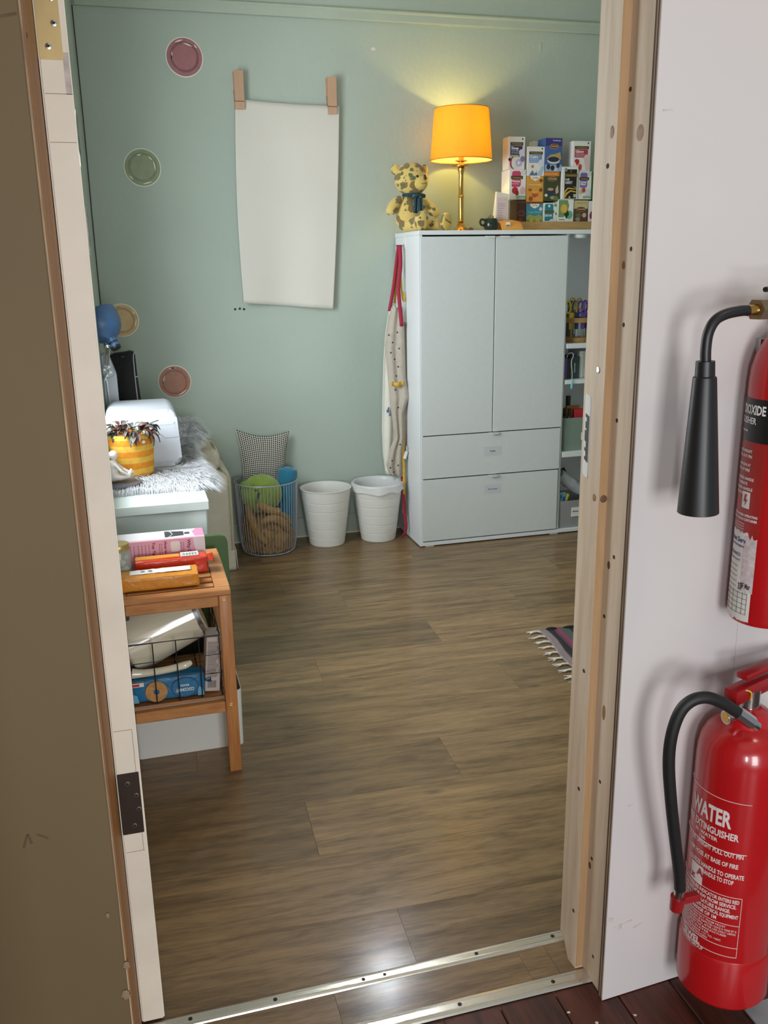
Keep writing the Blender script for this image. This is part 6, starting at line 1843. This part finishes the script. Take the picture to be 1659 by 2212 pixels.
m = M(); m.box((-0.07, 2.664, BZ + 0.001), (0.150, 2.682, 0.498), 0.006, 2); tag(obj('black_backdrop', m, 'black_cloth'), 'added black backdrop that darkens the space behind the wire basket', 'bag')  # black sheet added to keep the space behind the basket dark
mat('enamel_cream', (222, 214, 190), 0.12, var=0.02, coat=0.4); mat('label_paper', (206, 190, 182), 0.7, var=0.05)
t = thing('cream_kettle', 'glossy cream ribbed kettle lying in the wire basket', 'kettle', (0.05, 2.47, BZ + 0.1))
a0, a1 = Vector((-0.082, 2.480, 0.375)), Vector((0.150, 2.478, 0.458))
dr = (a1 - a0).normalized()
TK = Matrix.Translation(a0) @ dr.to_track_quat('Z', 'Y').to_matrix().to_4x4()
m = M()
prof = [(0, -0.004), (0.084, -0.004), (0.092, 0.004)]
for k in range(13):
    prof.append((0.094 - 0.0017 * k, 0.01 + 0.0165 * k))
prof += [(0.066, 0.217), (0.060, 0.224), (0, 0.226)]
LK = 36
m.lathe(prof, LK, TK)
for i, v in enumerate(m.bm.verts):
    lp = TK.inverted() @ v.co
    a = math.atan2(lp.y, lp.x)
    f = 1 + 0.035 * abs(math.cos(a * 6))
    v.co = TK @ Vector((lp.x * f, lp.y * f, lp.z))
obj('body', m, 'enamel_cream', t, sharp=22)
m = M(); m.lathe([(0.0700, 0.206), (0.0750, 0.208), (0.0720, 0.220), (0.0660, 0.222)], 36, TK, caps=False); obj('rim_band', m, 'steel', t)
m = M(); m.lathe([(0.090, -0.012), (0.0965, -0.010), (0.0955, 0.004), (0.091, 0.004)], 36, TK, caps=False); obj('base_band', m, 'steel', t)
m = M(); m.prism([(0.0, 0.0), (0.020, 0.055), (0.026, 0.0)], 0.006, TK @ Matrix.Translation((0, 0, 0.15)) @ Matrix.Rotation(PI / 2, 4, 'Y') @ Matrix.Translation((-0.03, 0.02, 0.062))); obj('spout_fin', m, 'enamel_cream', t)
m = M(); m.prism(rrect(-0.080, 0.492, -0.066, 0.510, 0.005), 0.004, FRONT(0.0, 2.402, -0.022)); obj('switch_window', m, 'charcoal', t)
t = thing('cream_ladle', 'glossy cream ladle lying on the blue biscuit packet', 'ladle', (0.03, 2.40, 0.31))
m = M(); m.tube([(-0.072, 2.375, 0.322), (-0.040, 2.372, 0.320), (0.02, 2.368, 0.324), (0.072, 2.366, 0.332), (0.090, 2.368, 0.338)], [0.015, 0.011, 0.010, 0.011, 0.006], 14, sub=5); obj('grip', m, 'enamel_cream', t)

mat('biscuit_blue', (34, 112, 158), 0.28, var=0.10, vscale=30, bump=0.4, bscale=60); mat('biscuit_dark', (26, 70, 110), 0.3, var=0.1); mat('biscuit', (190, 140, 84), 0.7, var=0.2, vscale=90, bump=0.7, bscale=120); mat('biscuit_pale', (110, 176, 206), 0.35, var=0.08)
t = thing('biscuit_packet', 'blue packet of coconut biscuits lying in the wire basket', 'packet', (0.03, 2.385, BZ))
by, bz0, bz1 = 2.3575, BZ + 0.006, 0.306
m = M(); m.box((-0.078, by, bz0), (0.122, by + 0.055, bz1), 0.008, 3); crumple(m, 0.0016, 3); obj('wrapper', m, 'biscuit_blue', t, sharp=50)
m = M(); m.grid(lambda u, v: Vector((0.118 + 0.022 * u, by + 0.005 + 0.045 * v, (bz0 + bz1) / 2 + (0.03 - 0.012 * u) * math.sin(v * 9 * PI) * 0.4 * u + 0.005)), 5, 18); obj('crimped_end', m, 'biscuit_dark', t, thick=0.0015)
yb = by - 0.0024
m = M(); m.prism(disc_poly(0.066, 0.270, 0.038, 0.030, 28), 0.0008, FRONT(0, yb + 0.0004, 0)); obj('roundel', m, 'biscuit_dark', t)
m = M(); m.prism(disc_poly(0.066, 0.271, 0.0345, 0.027, 28), 0.0008, FRONT(0, yb + 0.0001, 0)); obj('roundel', m, 'biscuit_blue', t)
m = M(); m.lathe([(0.008, 0), (0.008, 0.003), (0.018, 0.0046), (0.030, 0.003), (0.031, 0)], 28, FRONT(-0.012, yb + 0.0005, 0.268), caps=False)
obj('biscuit_picture', m, 'biscuit', t)
m = M(); m.box((-0.076, yb - 0.0002, 0.288), (-0.044, yb + 0.0004, 0.304)); obj('price_label', m, 'print_white', t)
m = M(); m.box((-0.074, yb - 0.0006, 0.290), (-0.056, yb, 0.297)); obj('price_panel', m, 'red_card', t)
m = M()
for s, sz, z, w in (('COCONUT', 0.013, 0.268, 0.050), ('RINGS', 0.008, 0.2795, 0.024)):
    front_text(m, s, sz, 0.066, yb - 0.0014, z, 0.03, w, 'CENTER', PI)
for v in m.bm.verts:
    pass
obj('lettering', m, 'print_white', t)
m = M()
for x in (-0.078, 0.100):
    m.prism([(x, 0.240), (x + 0.018, 0.240), (x + 0.014, 0.262), (x + 0.002, 0.268)], 0.0006, FRONT(0, yb + 0.0003, 0))
obj('leaf_print', m, 'biscuit_pale', t)

t = thing('printed_carton', 'pale printed carton leaning at the right of the wire basket', 'carton', (0.14, 2.41, BZ))
TC = Matrix.Translation((0.142, 2.40, BZ + 0.005)) @ Euler((0, 0.10, 0.0)).to_matrix().to_4x4()
m = M(); m.box((-0.022, -0.028, 0), (0.020, 0.05, 0.165), 0.002, 1, TC); obj('carton', m, 'label_paper', t)
m = M()
for k in range(26):
    m.box((-0.018, -0.0286, 0.045 + 0.0042 * k), (0.010 + 0.004 * math.sin(k), -0.0281, 0.0462 + 0.0042 * k), T=TC)
for k in range(8):
    m.box((-0.014 + 0.003 * k, -0.0286, 0.012), (-0.0125 + 0.003 * k, -0.0281, 0.034), T=TC)
obj('print_lines', m, 'charcoal', t)

# ================================================================== RAG RUG
RC = Vector((1.452, 2.985, 0))
ra = R(-95.0)
ex_, ey_ = Vector((math.cos(R(-6)), math.sin(R(-6)) * 0.6, 0)).normalized(), Vector((-0.105, -1, 0)).normalized()
rug = thing('rag_rug', 'dark striped rag rug with a pale tasselled edge on the floor', 'rug', tuple(RC))
bands('rag', 0, [(0.0, (40, 32, 40)), (0.020, (86, 78, 86)), (0.030, (44, 34, 44)), (0.058, (84, 70, 80)), (0.070, (150, 52, 84)), (0.079, (156, 62, 94)), (0.084, (82, 84, 84)), (0.120, (40, 40, 44)), (0.150, (110, 120, 60)), (0.163, (52, 44, 52)), (0.20, (150, 60, 56)), (0.215, (56, 50, 58)), (0.30, (84, 70, 90)), (0.34, (40, 36, 42)), (0.45, (176, 60, 96)), (0.47, (60, 54, 60)), (0.60, (60, 54, 60))], 0.95, 0.8, 160, 0.006)
mat('rug_hem', (138, 124, 124), 0.95, var=0.1, vscale=60, bump=0.5, bscale=200); mat('tassel', (212, 202, 192), 0.95, var=0.08, vscale=60)
TR = Matrix(((ex_.x, ey_.x, 0, RC.x), (ex_.y, ey_.y, 0, RC.y), (0, 0, 1, 0), (0, 0, 0, 1)))
rug.matrix_world = TR


def rug_fn(x0, x1, zz):
    return lambda u, v: Vector((x0 + (x1 - x0) * u + 0.006 * math.sin(v * 14), 0.75 * v - 0.008 * abs(math.sin(u * 26)) * (v == 0), zz + 0.0015 * noise.noise(Vector((u * 30, v * 40, 1)))))


m = M(); m.grid(rug_fn(0.032, 0.60, 0.006), 60, 60); o = obj('weave', m, 'rag', rug, world=False, thick=0.010)
m = M(); m.grid(rug_fn(0.0, 0.032, 0.006), 6, 40); obj('hem', m, 'rug_hem', rug, world=False, thick=0.008)
m = M(); m.ell((0.05, 0.005, 0.010), (0.024, 0.012, 0.008), 12); m.ell((0.13, 0.006, 0.010), (0.035, 0.012, 0.008), 12); obj('edge_roll', m, 'black_cloth', rug, world=False)
rr = random.Random(8)
for k in range(15):
    y = 0.006 + k * 0.050
    m = M()
    for s in range(7):
        dx, dy = rr.uniform(0.036, 0.064), rr.uniform(-0.016, 0.016)
        m.tube([(0.004, y + rr.uniform(-0.010, 0.010), 0.005), (-0.018, y + rr.uniform(-0.004, 0.004), 0.007), (-0.034, y + dy * 0.5, 0.004), (-dx, y + dy, 0.003)], [0.0022, 0.0026, 0.0022, 0.001], 6, sub=3)
    obj('tassel', m, 'tassel', rug, world=False)

# ================================================================== FIRE EXTINGUISHERS
mat('ext_red', (176, 22, 26), 0.22, var=0.04, vscale=8, coat=0.3); mat('ext_red_dark', (150, 24, 28), 0.3, var=0.06, vscale=10)
mat('label_black', (24, 24, 25), 0.35, var=0.05); mat('label_white', (216, 212, 204), 0.6, var=0.08, vscale=40); mat('label_pale', (196, 180, 180), 0.7, var=0.2, vscale=120); mat('label_blue', (60, 70, 120), 0.6, var=0.05)
mat('print_cream', (222, 208, 204), 0.5, var=0.04)


def wrap(cx, cy, r, phi0, z):
    """(u along the surface, v up) -> point on an upright cylinder; phi0 is measured from the viewer's direction, positive to the right"""
    view = math.atan2(-cy, -cx)

    def fn(u, v):
        a = view + math.radians(phi0) + u / r
        return (cx + r * math.cos(a), cy + r * math.sin(a), z + v)
    return fn


def patch(cx, cy, r, p0, p1, z0, z1, edge=None):
    view = math.atan2(-cy, -cx)
    m = M(); n = max(3, int(abs(p1 - p0) / 3))

    def fn(u, v):
        a = view + math.radians(p0 + (p1 - p0) * u)
        zz = z0 + (z1 - z0) * v
        if edge:
            zz += edge * noise.noise(Vector((u * 9, v * 4, 3)))
        return Vector((cx + r * math.cos(a), cy + r * math.sin(a), zz))
    m.grid(fn, n, 4)
    return m


# --- water
EX, EY, ER = 0.997, 1.206, 0.0800
ext = thing('water_extinguisher', 'large red water fire extinguisher with white lettering, the lower one', 'fire extinguisher', (EX, EY, 0.055))
T = Matrix.Translation((EX, EY, 0))
m = M(); m.lathe([(ER - 0.006, 0.150), (ER - 0.001, 0.158), (ER, 0.165), (ER, 0.535), (ER * 0.985, 0.556), (ER * 0.93, 0.578), (ER * 0.80, 0.597), (ER * 0.60, 0.609), (ER * 0.46, 0.614)], 64, T, caps=False); obj('cylinder', m, 'ext_red', ext)
m = M(); m.lathe([(ER - 0.010, 0.056), (ER - 0.002, 0.057), (ER + 0.003, 0.064), (ER + 0.003, 0.155), (ER - 0.0005, 0.163)], 64, T); obj('base_collar', m, 'ext_red', ext)
m = M(); m.lathe([(0.040, 0.604), (0.041, 0.612), (0.038, 0.622), (0.034, 0.636), (0.024, 0.640), (0.020, 0.642)], 36, T); nk = obj('neck_collar', m, 'ext_red', ext)
m = M(); m.lathe([(0.018, 0.640), (0.018, 0.675), (0, 0.676)], 24, T); vb = obj('valve_body', m, 'steel', ext)
vd = math.atan2(-EY, -EX)
vdir = Vector((math.cos(vd), math.sin(vd), 0)); sdir = Vector((-vdir.y, vdir.x, 0))   # sdir points right in view
if sdir.x < 0:
    sdir = -sdir
C0 = Vector((EX, EY, 0))
left = -sdir
g0 = C0 + Vector((0, 0, 0.633)) + vdir * 0.022 + left * 0.010
g1 = g0 + vdir * 0.020 + left * 0.022
m = M(); m.cyl(g0, g1, 0.0105, n=20); obj('gauge_stub', m, 'steel', vb)
m = M(); m.cyl(g1 - (g1 - g0) * 0.1, g1 + (g1 - g0) * 0.12, 0.0125, n=22); gg = obj('pressure_gauge', m, 'steel', vb)
m = M(); m.cyl(g1 + (g1 - g0) * 0.12, g1 + (g1 - g0) * 0.14, 0.0095, n=20); obj('gauge_face', m, 'brass', vb)
m = M(); m.box((-0.060, -0.013, 0.662), (0.10, 0.013, 0.690), 0.003, 2); m.box((-0.03, -0.011, 0.70), (0.12, 0.011, 0.712), 0.003, 2)
bmesh.ops.transform(m.bm, matrix=Matrix.Translation((EX, EY, 0)) @ Matrix.Rotation(0.35, 4, 'Z'), verts=m.bm.verts[:])
obj('squeeze_handle', m, 'ext_red_dark', ext)
hp = [(0.949, 1.150, 0.652), (0.922, 1.150, 0.673), (0.896, 1.150, 0.691), (0.868, 1.152, 0.703), (0.843, 1.156, 0.699), (0.825, 1.160, 0.678), (0.815, 1.163, 0.635), (0.816, 1.166, 0.581), (0.829, 1.170, 0.504), (0.848, 1.176, 0.418), (0.866, 1.182, 0.343), (0.873, 1.185, 0.305)]
m = M(); m.tube(hp, 0.0103, 14, sub=6); obj('hose', m, 'black_rubber', ext)
a, b = Vector(hp[0]), Vector(hp[1])
m = M(); m.cyl(a.lerp(b, -0.45), a.lerp(b, 0.75), 0.0118, n=8); m.cyl(a.lerp(b, -0.9), a.lerp(b, -0.4), 0.008, n=12); obj('hose_ferrule', m, 'steel', ext)
a, b = Vector(hp[-1]), Vector(hp[-1]) + Vector((-0.001, 0.002, -0.020))
m = M(); m.cyl(a, b, 0.0098, 0.009, n=14); obj('hose_end', m, 'steel', ext)
m = M(); m.cyl(b + Vector((0, 0, 0.002)), b + Vector((-0.001, 0.002, -0.026)), 0.0135, 0.0115, n=16); m.box((-0.006, -0.006, -0.012), (0.06, 0.010, 0.002), 0.002, 1, Matrix.Translation(b + Vector((0.006, 0.004, -0.006)))); obj('hose_clip', m, 'ext_red_dark', ext)
m = M(); m.tube([g1 + Vector((0.010, 0.0, 0.03)), g1 + Vector((0.018, -0.01, 0.052)), g1 + Vector((0.034, -0.012, 0.048)), g1 + Vector((0.040, -0.006, 0.030))], 0.0014, 6, sub=5); obj('seal_tag', m, 'yellow_plastic', ext)
RL = ER + 0.0006
m = M()


def line(s, size, p0, p1, z, bold=0.03):
    w = math.radians(p1 - p0) * ER
    put_text(m, s, size, wrap(EX, EY, RL, p0, z), bold, w)


line('WATER', 0.044, -66, -4, 0.440, 0.035)
line('FIRE EXTINGUISHER', 0.019, -78, 5, 0.417, 0.03)
line('6L WATER', 0.010, -56, -20, 0.405)
line('13A', 0.009, -48, -38, 0.396)
line('1  USE UPRIGHT PULL OUT PIN', 0.0125, -70, 12, 0.383)
line('2  AIM HOSE AT BASE OF FIRE', 0.0125, -70, 8, 0.362)
line('3  SQUEEZE HANDLE TO OPERATE', 0.0125, -70, 16, 0.341)
line('RELEASE HANDLE TO STOP', 0.0125, -58, 4, 0.328)
for i, s in enumerate(('WHEN PRESSURE INDICATOR ENTERS RED', 'ZONE WITHDRAW FROM SERVICE.', 'OUTSIDE TEMPERATURE RANGE.', 'DO NOT USE ON LIVE ELECTRICAL EQUIPMENT', 'WITHIN A RANGE OF 1M')):
    line(s, 0.0105, -76, (14, 11, 4, 14, -12)[i], 0.290 - 0.0105 * i)
for i, s in enumerate(('KEEP UPRIGHT PROTECT FROM FROST', 'THIS EXTINGUISHER MUST BE INSPECTED ONCE A YEAR BY A', 'COMPETENT PERSON REFILL AFTER USE ONLY USING', 'PARTS SUPPLIED BY THE MANUFACTURER', 'CHARGE 6L WATER', 'TEMPERATURE RANGE +1C TO +60C', 'PROPELLANT NITROGEN')):
    line(s, 0.006, -76, (0, 14, 13, 2, -20, -4, -22)[i], 0.236 - 0.0062 * i, 0.01)
line('JEWEL', 0.018, -62, -30, 0.178, 0.035)
line('FIRE GROUP', 0.012, -56, -26, 0.168, 0.02)
obj('lettering', m, 'print_cream', ext)
m = M(); view = math.atan2(-EY, -EX)
for z in (0.492, 0.392, 0.3915, 0.302, 0.2435, 0.196, 0.176):
    ring = [wrap(EX, EY, RL, p, z)(0, 0) for p in range(-86, 17, 3)]
    m.tube(ring, 0.0006, 4)
m.tube([wrap(EX, EY, RL, 16, z)(0, 0) for z in (0.176, 0.2, 0.25, 0.302)], 0.0006, 4)
obj('label_lines', m, 'print_cream', ext)
m = patch(EX, EY, ER + 0.0007, -58, -36, 0.300, 0.338); obj('class_panel', m, 'print_cream', ext)
m = M(); put_text(m, 'A', 0.020, wrap(EX, EY, ER + 0.0014, -45, 0.319), 0.04); put_text(m, 'x', 0.02, wrap(EX, EY, ER + 0.0014, -56, 0.306), 0.04); obj('class_letter', m, 'ext_red_dark', ext)

# --- carbon dioxide
DX, DY, DR = 1.026, 1.228, 0.0585
ext2 = thing('co2_extinguisher', 'slim red carbon dioxide extinguisher with black horn hung on the wall', 'fire extinguisher', (DX, DY, 0.79))
T = Matrix.Translation((DX, DY, 0))
m = M(); m.lathe([(0, 0.795), (DR - 0.012, 0.793), (DR - 0.003, 0.797), (DR, 0.806), (DR, 1.205), (DR * 0.97, 1.230), (DR * 0.86, 1.256), (DR * 0.66, 1.278), (DR * 0.42, 1.292), (0.016, 1.298)], 56, T); obj('cylinder', m, 'ext_red', ext2)
m = M(); m.lathe([(0.016, 1.294), (0.018, 1.300), (0.018, 1.345), (0.012, 1.356), (0, 1.358)], 20, T); m.box((-0.012, -0.012, 1.305), (0.012, 0.10, 1.322), 0.003, 1, Matrix.Translation((DX, DY - 0.03, 0)) ) if False else None; obj('valve_body', m, 'brass', ext2)
nut0, nut1 = Vector((0.909, 1.172, 1.328)), Vector((0.956, 1.185, 1.327))
mat('nickel', (160, 140, 112), 0.35, metal=0.9, var=0.08)
m = M(); m.cyl(nut0, nut1, 0.0165, n=6); m.cyl(nut1, (DX, DY, 1.325), 0.011, n=12); obj('valve_nut', m, 'nickel', ext2)
m = M(); m.tube([Vector((0.925, 1.175, 1.357)), Vector((0.968, 1.190, 1.358)), (DX + 0.06, DY, 1.38)], 0.004, 8); obj('carry_handle', m, 'black_plastic', ext2)
hz = [(0.829, 1.170, 1.248), (0.827, 1.170, 1.272), (0.829, 1.170, 1.296), (0.839, 1.170, 1.314), (0.857, 1.170, 1.323), (0.883, 1.171, 1.327), (0.896, 1.171, 1.327)]
m = M(); m.tube(hz, 0.0080, 14, sub=6); obj('swivel_tube', m, 'black_plastic', ext2)
a, b = Vector(hz[-1]), nut0
m = M(); m.cyl(a.lerp(b, -0.1), a.lerp(b, 1.05), 0.0085, n=16); obj('ferrule', m, 'brass', ext2)
h0, h1 = Vector((0.829, 1.170, 1.233)), Vector((0.836, 1.170, 1.020))
m = M(); m.cyl(Vector((0.828, 1.170, 1.255)), h0, 0.0140, 0.0148, n=24); obj('horn_collar', m, 'black_plastic', ext2)
d_ = h1 - h0; LH = d_.length
TH = Matrix.Translation(h0) @ d_.to_track_quat('Z', 'Y').to_matrix().to_4x4()
m = M(); m.lathe([(0.0145, 0), (0.0172, 0.002), (0.0178, 0.006), (0.0315, LH), (0.029, LH), (0.015, 0.01)], 40, TH, caps=False); obj('horn', m, 'black_plastic', ext2)
RD_ = DR + 0.0006
m = patch(DX, DY, RD_, -100, -17, 1.112, 1.183); obj('black_label', m, 'label_black', ext2)
m = patch(DX, DY, DR + 0.0004, -100, -18, 0.955, 1.110); mat('label_red', (150, 34, 30), 0.4, var=0.05); obj('red_label', m, 'label_red', ext2)
m = M()


def line2(s, size, p0, p1, z, bold=0.02):
    w = math.radians(p1 - p0) * DR
    put_text(m, s, size, wrap(DX, DY, DR + 0.0012, p0, z), bold, w)


line2('CARBON DIOXIDE', 0.021, -138, -24, 1.158, 0.03)
line2('FIRE EXTINGUISHER', 0.0145, -140, -40, 1.142, 0.02)
line2('2kg carbon dioxide', 0.006, -120, -58, 1.128)
for i, (s, e) in enumerate((('1 USE UPRIGHT', -44), ('PULL OUT PIN', -43), ('2 AIM HORN AT', -44), ('BASE OF FIRE', -45), ('3 SQUEEZE HANDLE', -35), ('TO OPERATE', -47), ('RELEASE HANDLE', -36), ('TO STOP', -54))):
    line2(s, 0.0068, -82, e, 1.094 - (0.0085 * i + 0.006 * (i // 2 if i < 4 else 2)), 0.02)
line2('CAUTION WHEN OPERATING', 0.006, -86, -22, 0.986, 0.02)
line2('DO NOT TOUCH CONTAINER', 0.006, -86, -22, 0.979, 0.02)
for i in range(4):
    line2('maintain once a year by a competent person', 0.004, -86, -46, 0.972 - 0.0045 * i, 0.0)
obj('lettering', m, 'print_white', ext2)
m = patch(DX, DY, RD_, -58, -40, 1.000, 1.028); obj('warning_panel', m, 'label_white', ext2)
m = M(); m.raw([(0.004, 0.024, 0), (0.009, 0.024, 0), (0.0065, 0.015, 0), (0.011, 0.016, 0), (0.005, 0.003, 0), (0.0065, 0.012, 0), (0.002, 0.011, 0)], [(0, 1, 2, 3, 4, 5, 6)], lambda x, y, z: wrap(DX, DY, DR + 0.0013, -55, 1.000)(x, y)); obj('lightning_bolt', m, 'ext_red_dark', ext2)
m = patch(DX, DY, DR + 0.0007, -100, -36, 0.890, 0.958, 0.004); obj('service_label', m, 'label_white', ext2)
m = patch(DX, DY, DR + 0.0008, -90, -22, 0.803, 0.905, 0.006); obj('service_label', m, 'label_white', ext2)
m = patch(DX, DY, DR + 0.0010, -44, -20, 0.855, 0.952, 0.012); obj('torn_film', m, 'label_pale', ext2)
m = M(); line2('Fire Protection Serv', 0.012, -130, -38, 0.940, 0.03); line2('Unit Industrial Estate Nottingham', 0.006, -120, -40, 0.932); line2('MAINTENANCE', 0.008, -100, -48, 0.915, 0.02); line2('extinguisher service record', 0.005, -100, -48, 0.907)
obj('service_lettering', m, 'label_blue', ext2)
m = M()
for i in range(10):
    z = 0.897 - 0.009 * i
    m.tube([wrap(DX, DY, DR + 0.0014, p, z)(0, 0) for p in range(-88, -27 if i > 4 else -48, 4)], 0.0003, 4)
for p in (-72, -58, -46, -36, -28):
    m.tube([wrap(DX, DY, DR + 0.0014, p, z)(0, 0) for z in (0.815, 0.84, 0.855)], 0.0003, 4)
line2('33', 0.016, -48, -40, 0.858, 0.03); line2('BF Mar', 0.013, -42, -24, 0.862, 0.03)
obj('table_lines', m, 'ink', ext2)
m = M(); m.box((DX - 0.02, DY + DR - 0.008, 1.25), (DX + 0.02, 1.2905, 1.275), 0.002, 1); tag(obj('wall_bracket', m, 'steel'), 'steel wall bracket behind the slim red extinguisher', 'bracket')
m = M(); m.box((EX - 0.02, EY + ER - 0.004, 0.52), (EX + 0.02, 1.2895, 0.55), 0.002, 1); tag(obj('wall_bracket', m, 'steel'), 'steel wall bracket behind the large water extinguisher', 'bracket')

# pale patch at the foot of the wall, at the corner of the view
mat('patch_grey', (150, 150, 152), 0.8, var=0.08, vscale=30)
m = M(); m.prism([(1.034, 1.18), (1.5, 1.205), (1.5, 0.80), (1.02, 0.78)], 0.004); tag(obj('grey_patch', m, 'patch_grey'), 'pale grey patch on the floor under the large water extinguisher', 'mat')
# recessed ceiling spot in the room, reflected in the threshold strip
mat('spot_glow', (235, 245, 255), 0.4, emit=((235, 244, 255), 6.0))
t = thing('ceiling_spot', 'small round ceiling spotlight near the back wall', 'light', (1.16, 4.30, ZC - 0.012))
m = M(); m.lathe([(0.036, 0), (0.05, 0.002), (0.05, 0.012), (0.036, 0.012)], 28, Matrix.Translation((1.16, 4.30, ZC - 0.0125)), caps=False); obj('bezel', m, 'white_plastic', t)
m = M(); m.lathe([(0, 0.004), (0.036, 0.004)], 28, Matrix.Translation((1.16, 4.30, ZC - 0.0125)), caps=False); obj('lens', m, 'spot_glow', t)
sd = bpy.data.lights.new('spot_beam', 'AREA'); sd.shape = 'DISK'; sd.size = 0.07; sd.energy = 0.4; sd.spread = R(28); sd.color = (0.85, 0.94, 1.0)
so = bpy.data.objects.new('spot_beam', sd); COL.objects.link(so); so.location = (1.16, 4.30, ZC - 0.016)
so.rotation_euler = (Vector((0.40, 1.46, 0.0)) - so.location).to_track_quat('-Z', 'Y').to_euler()
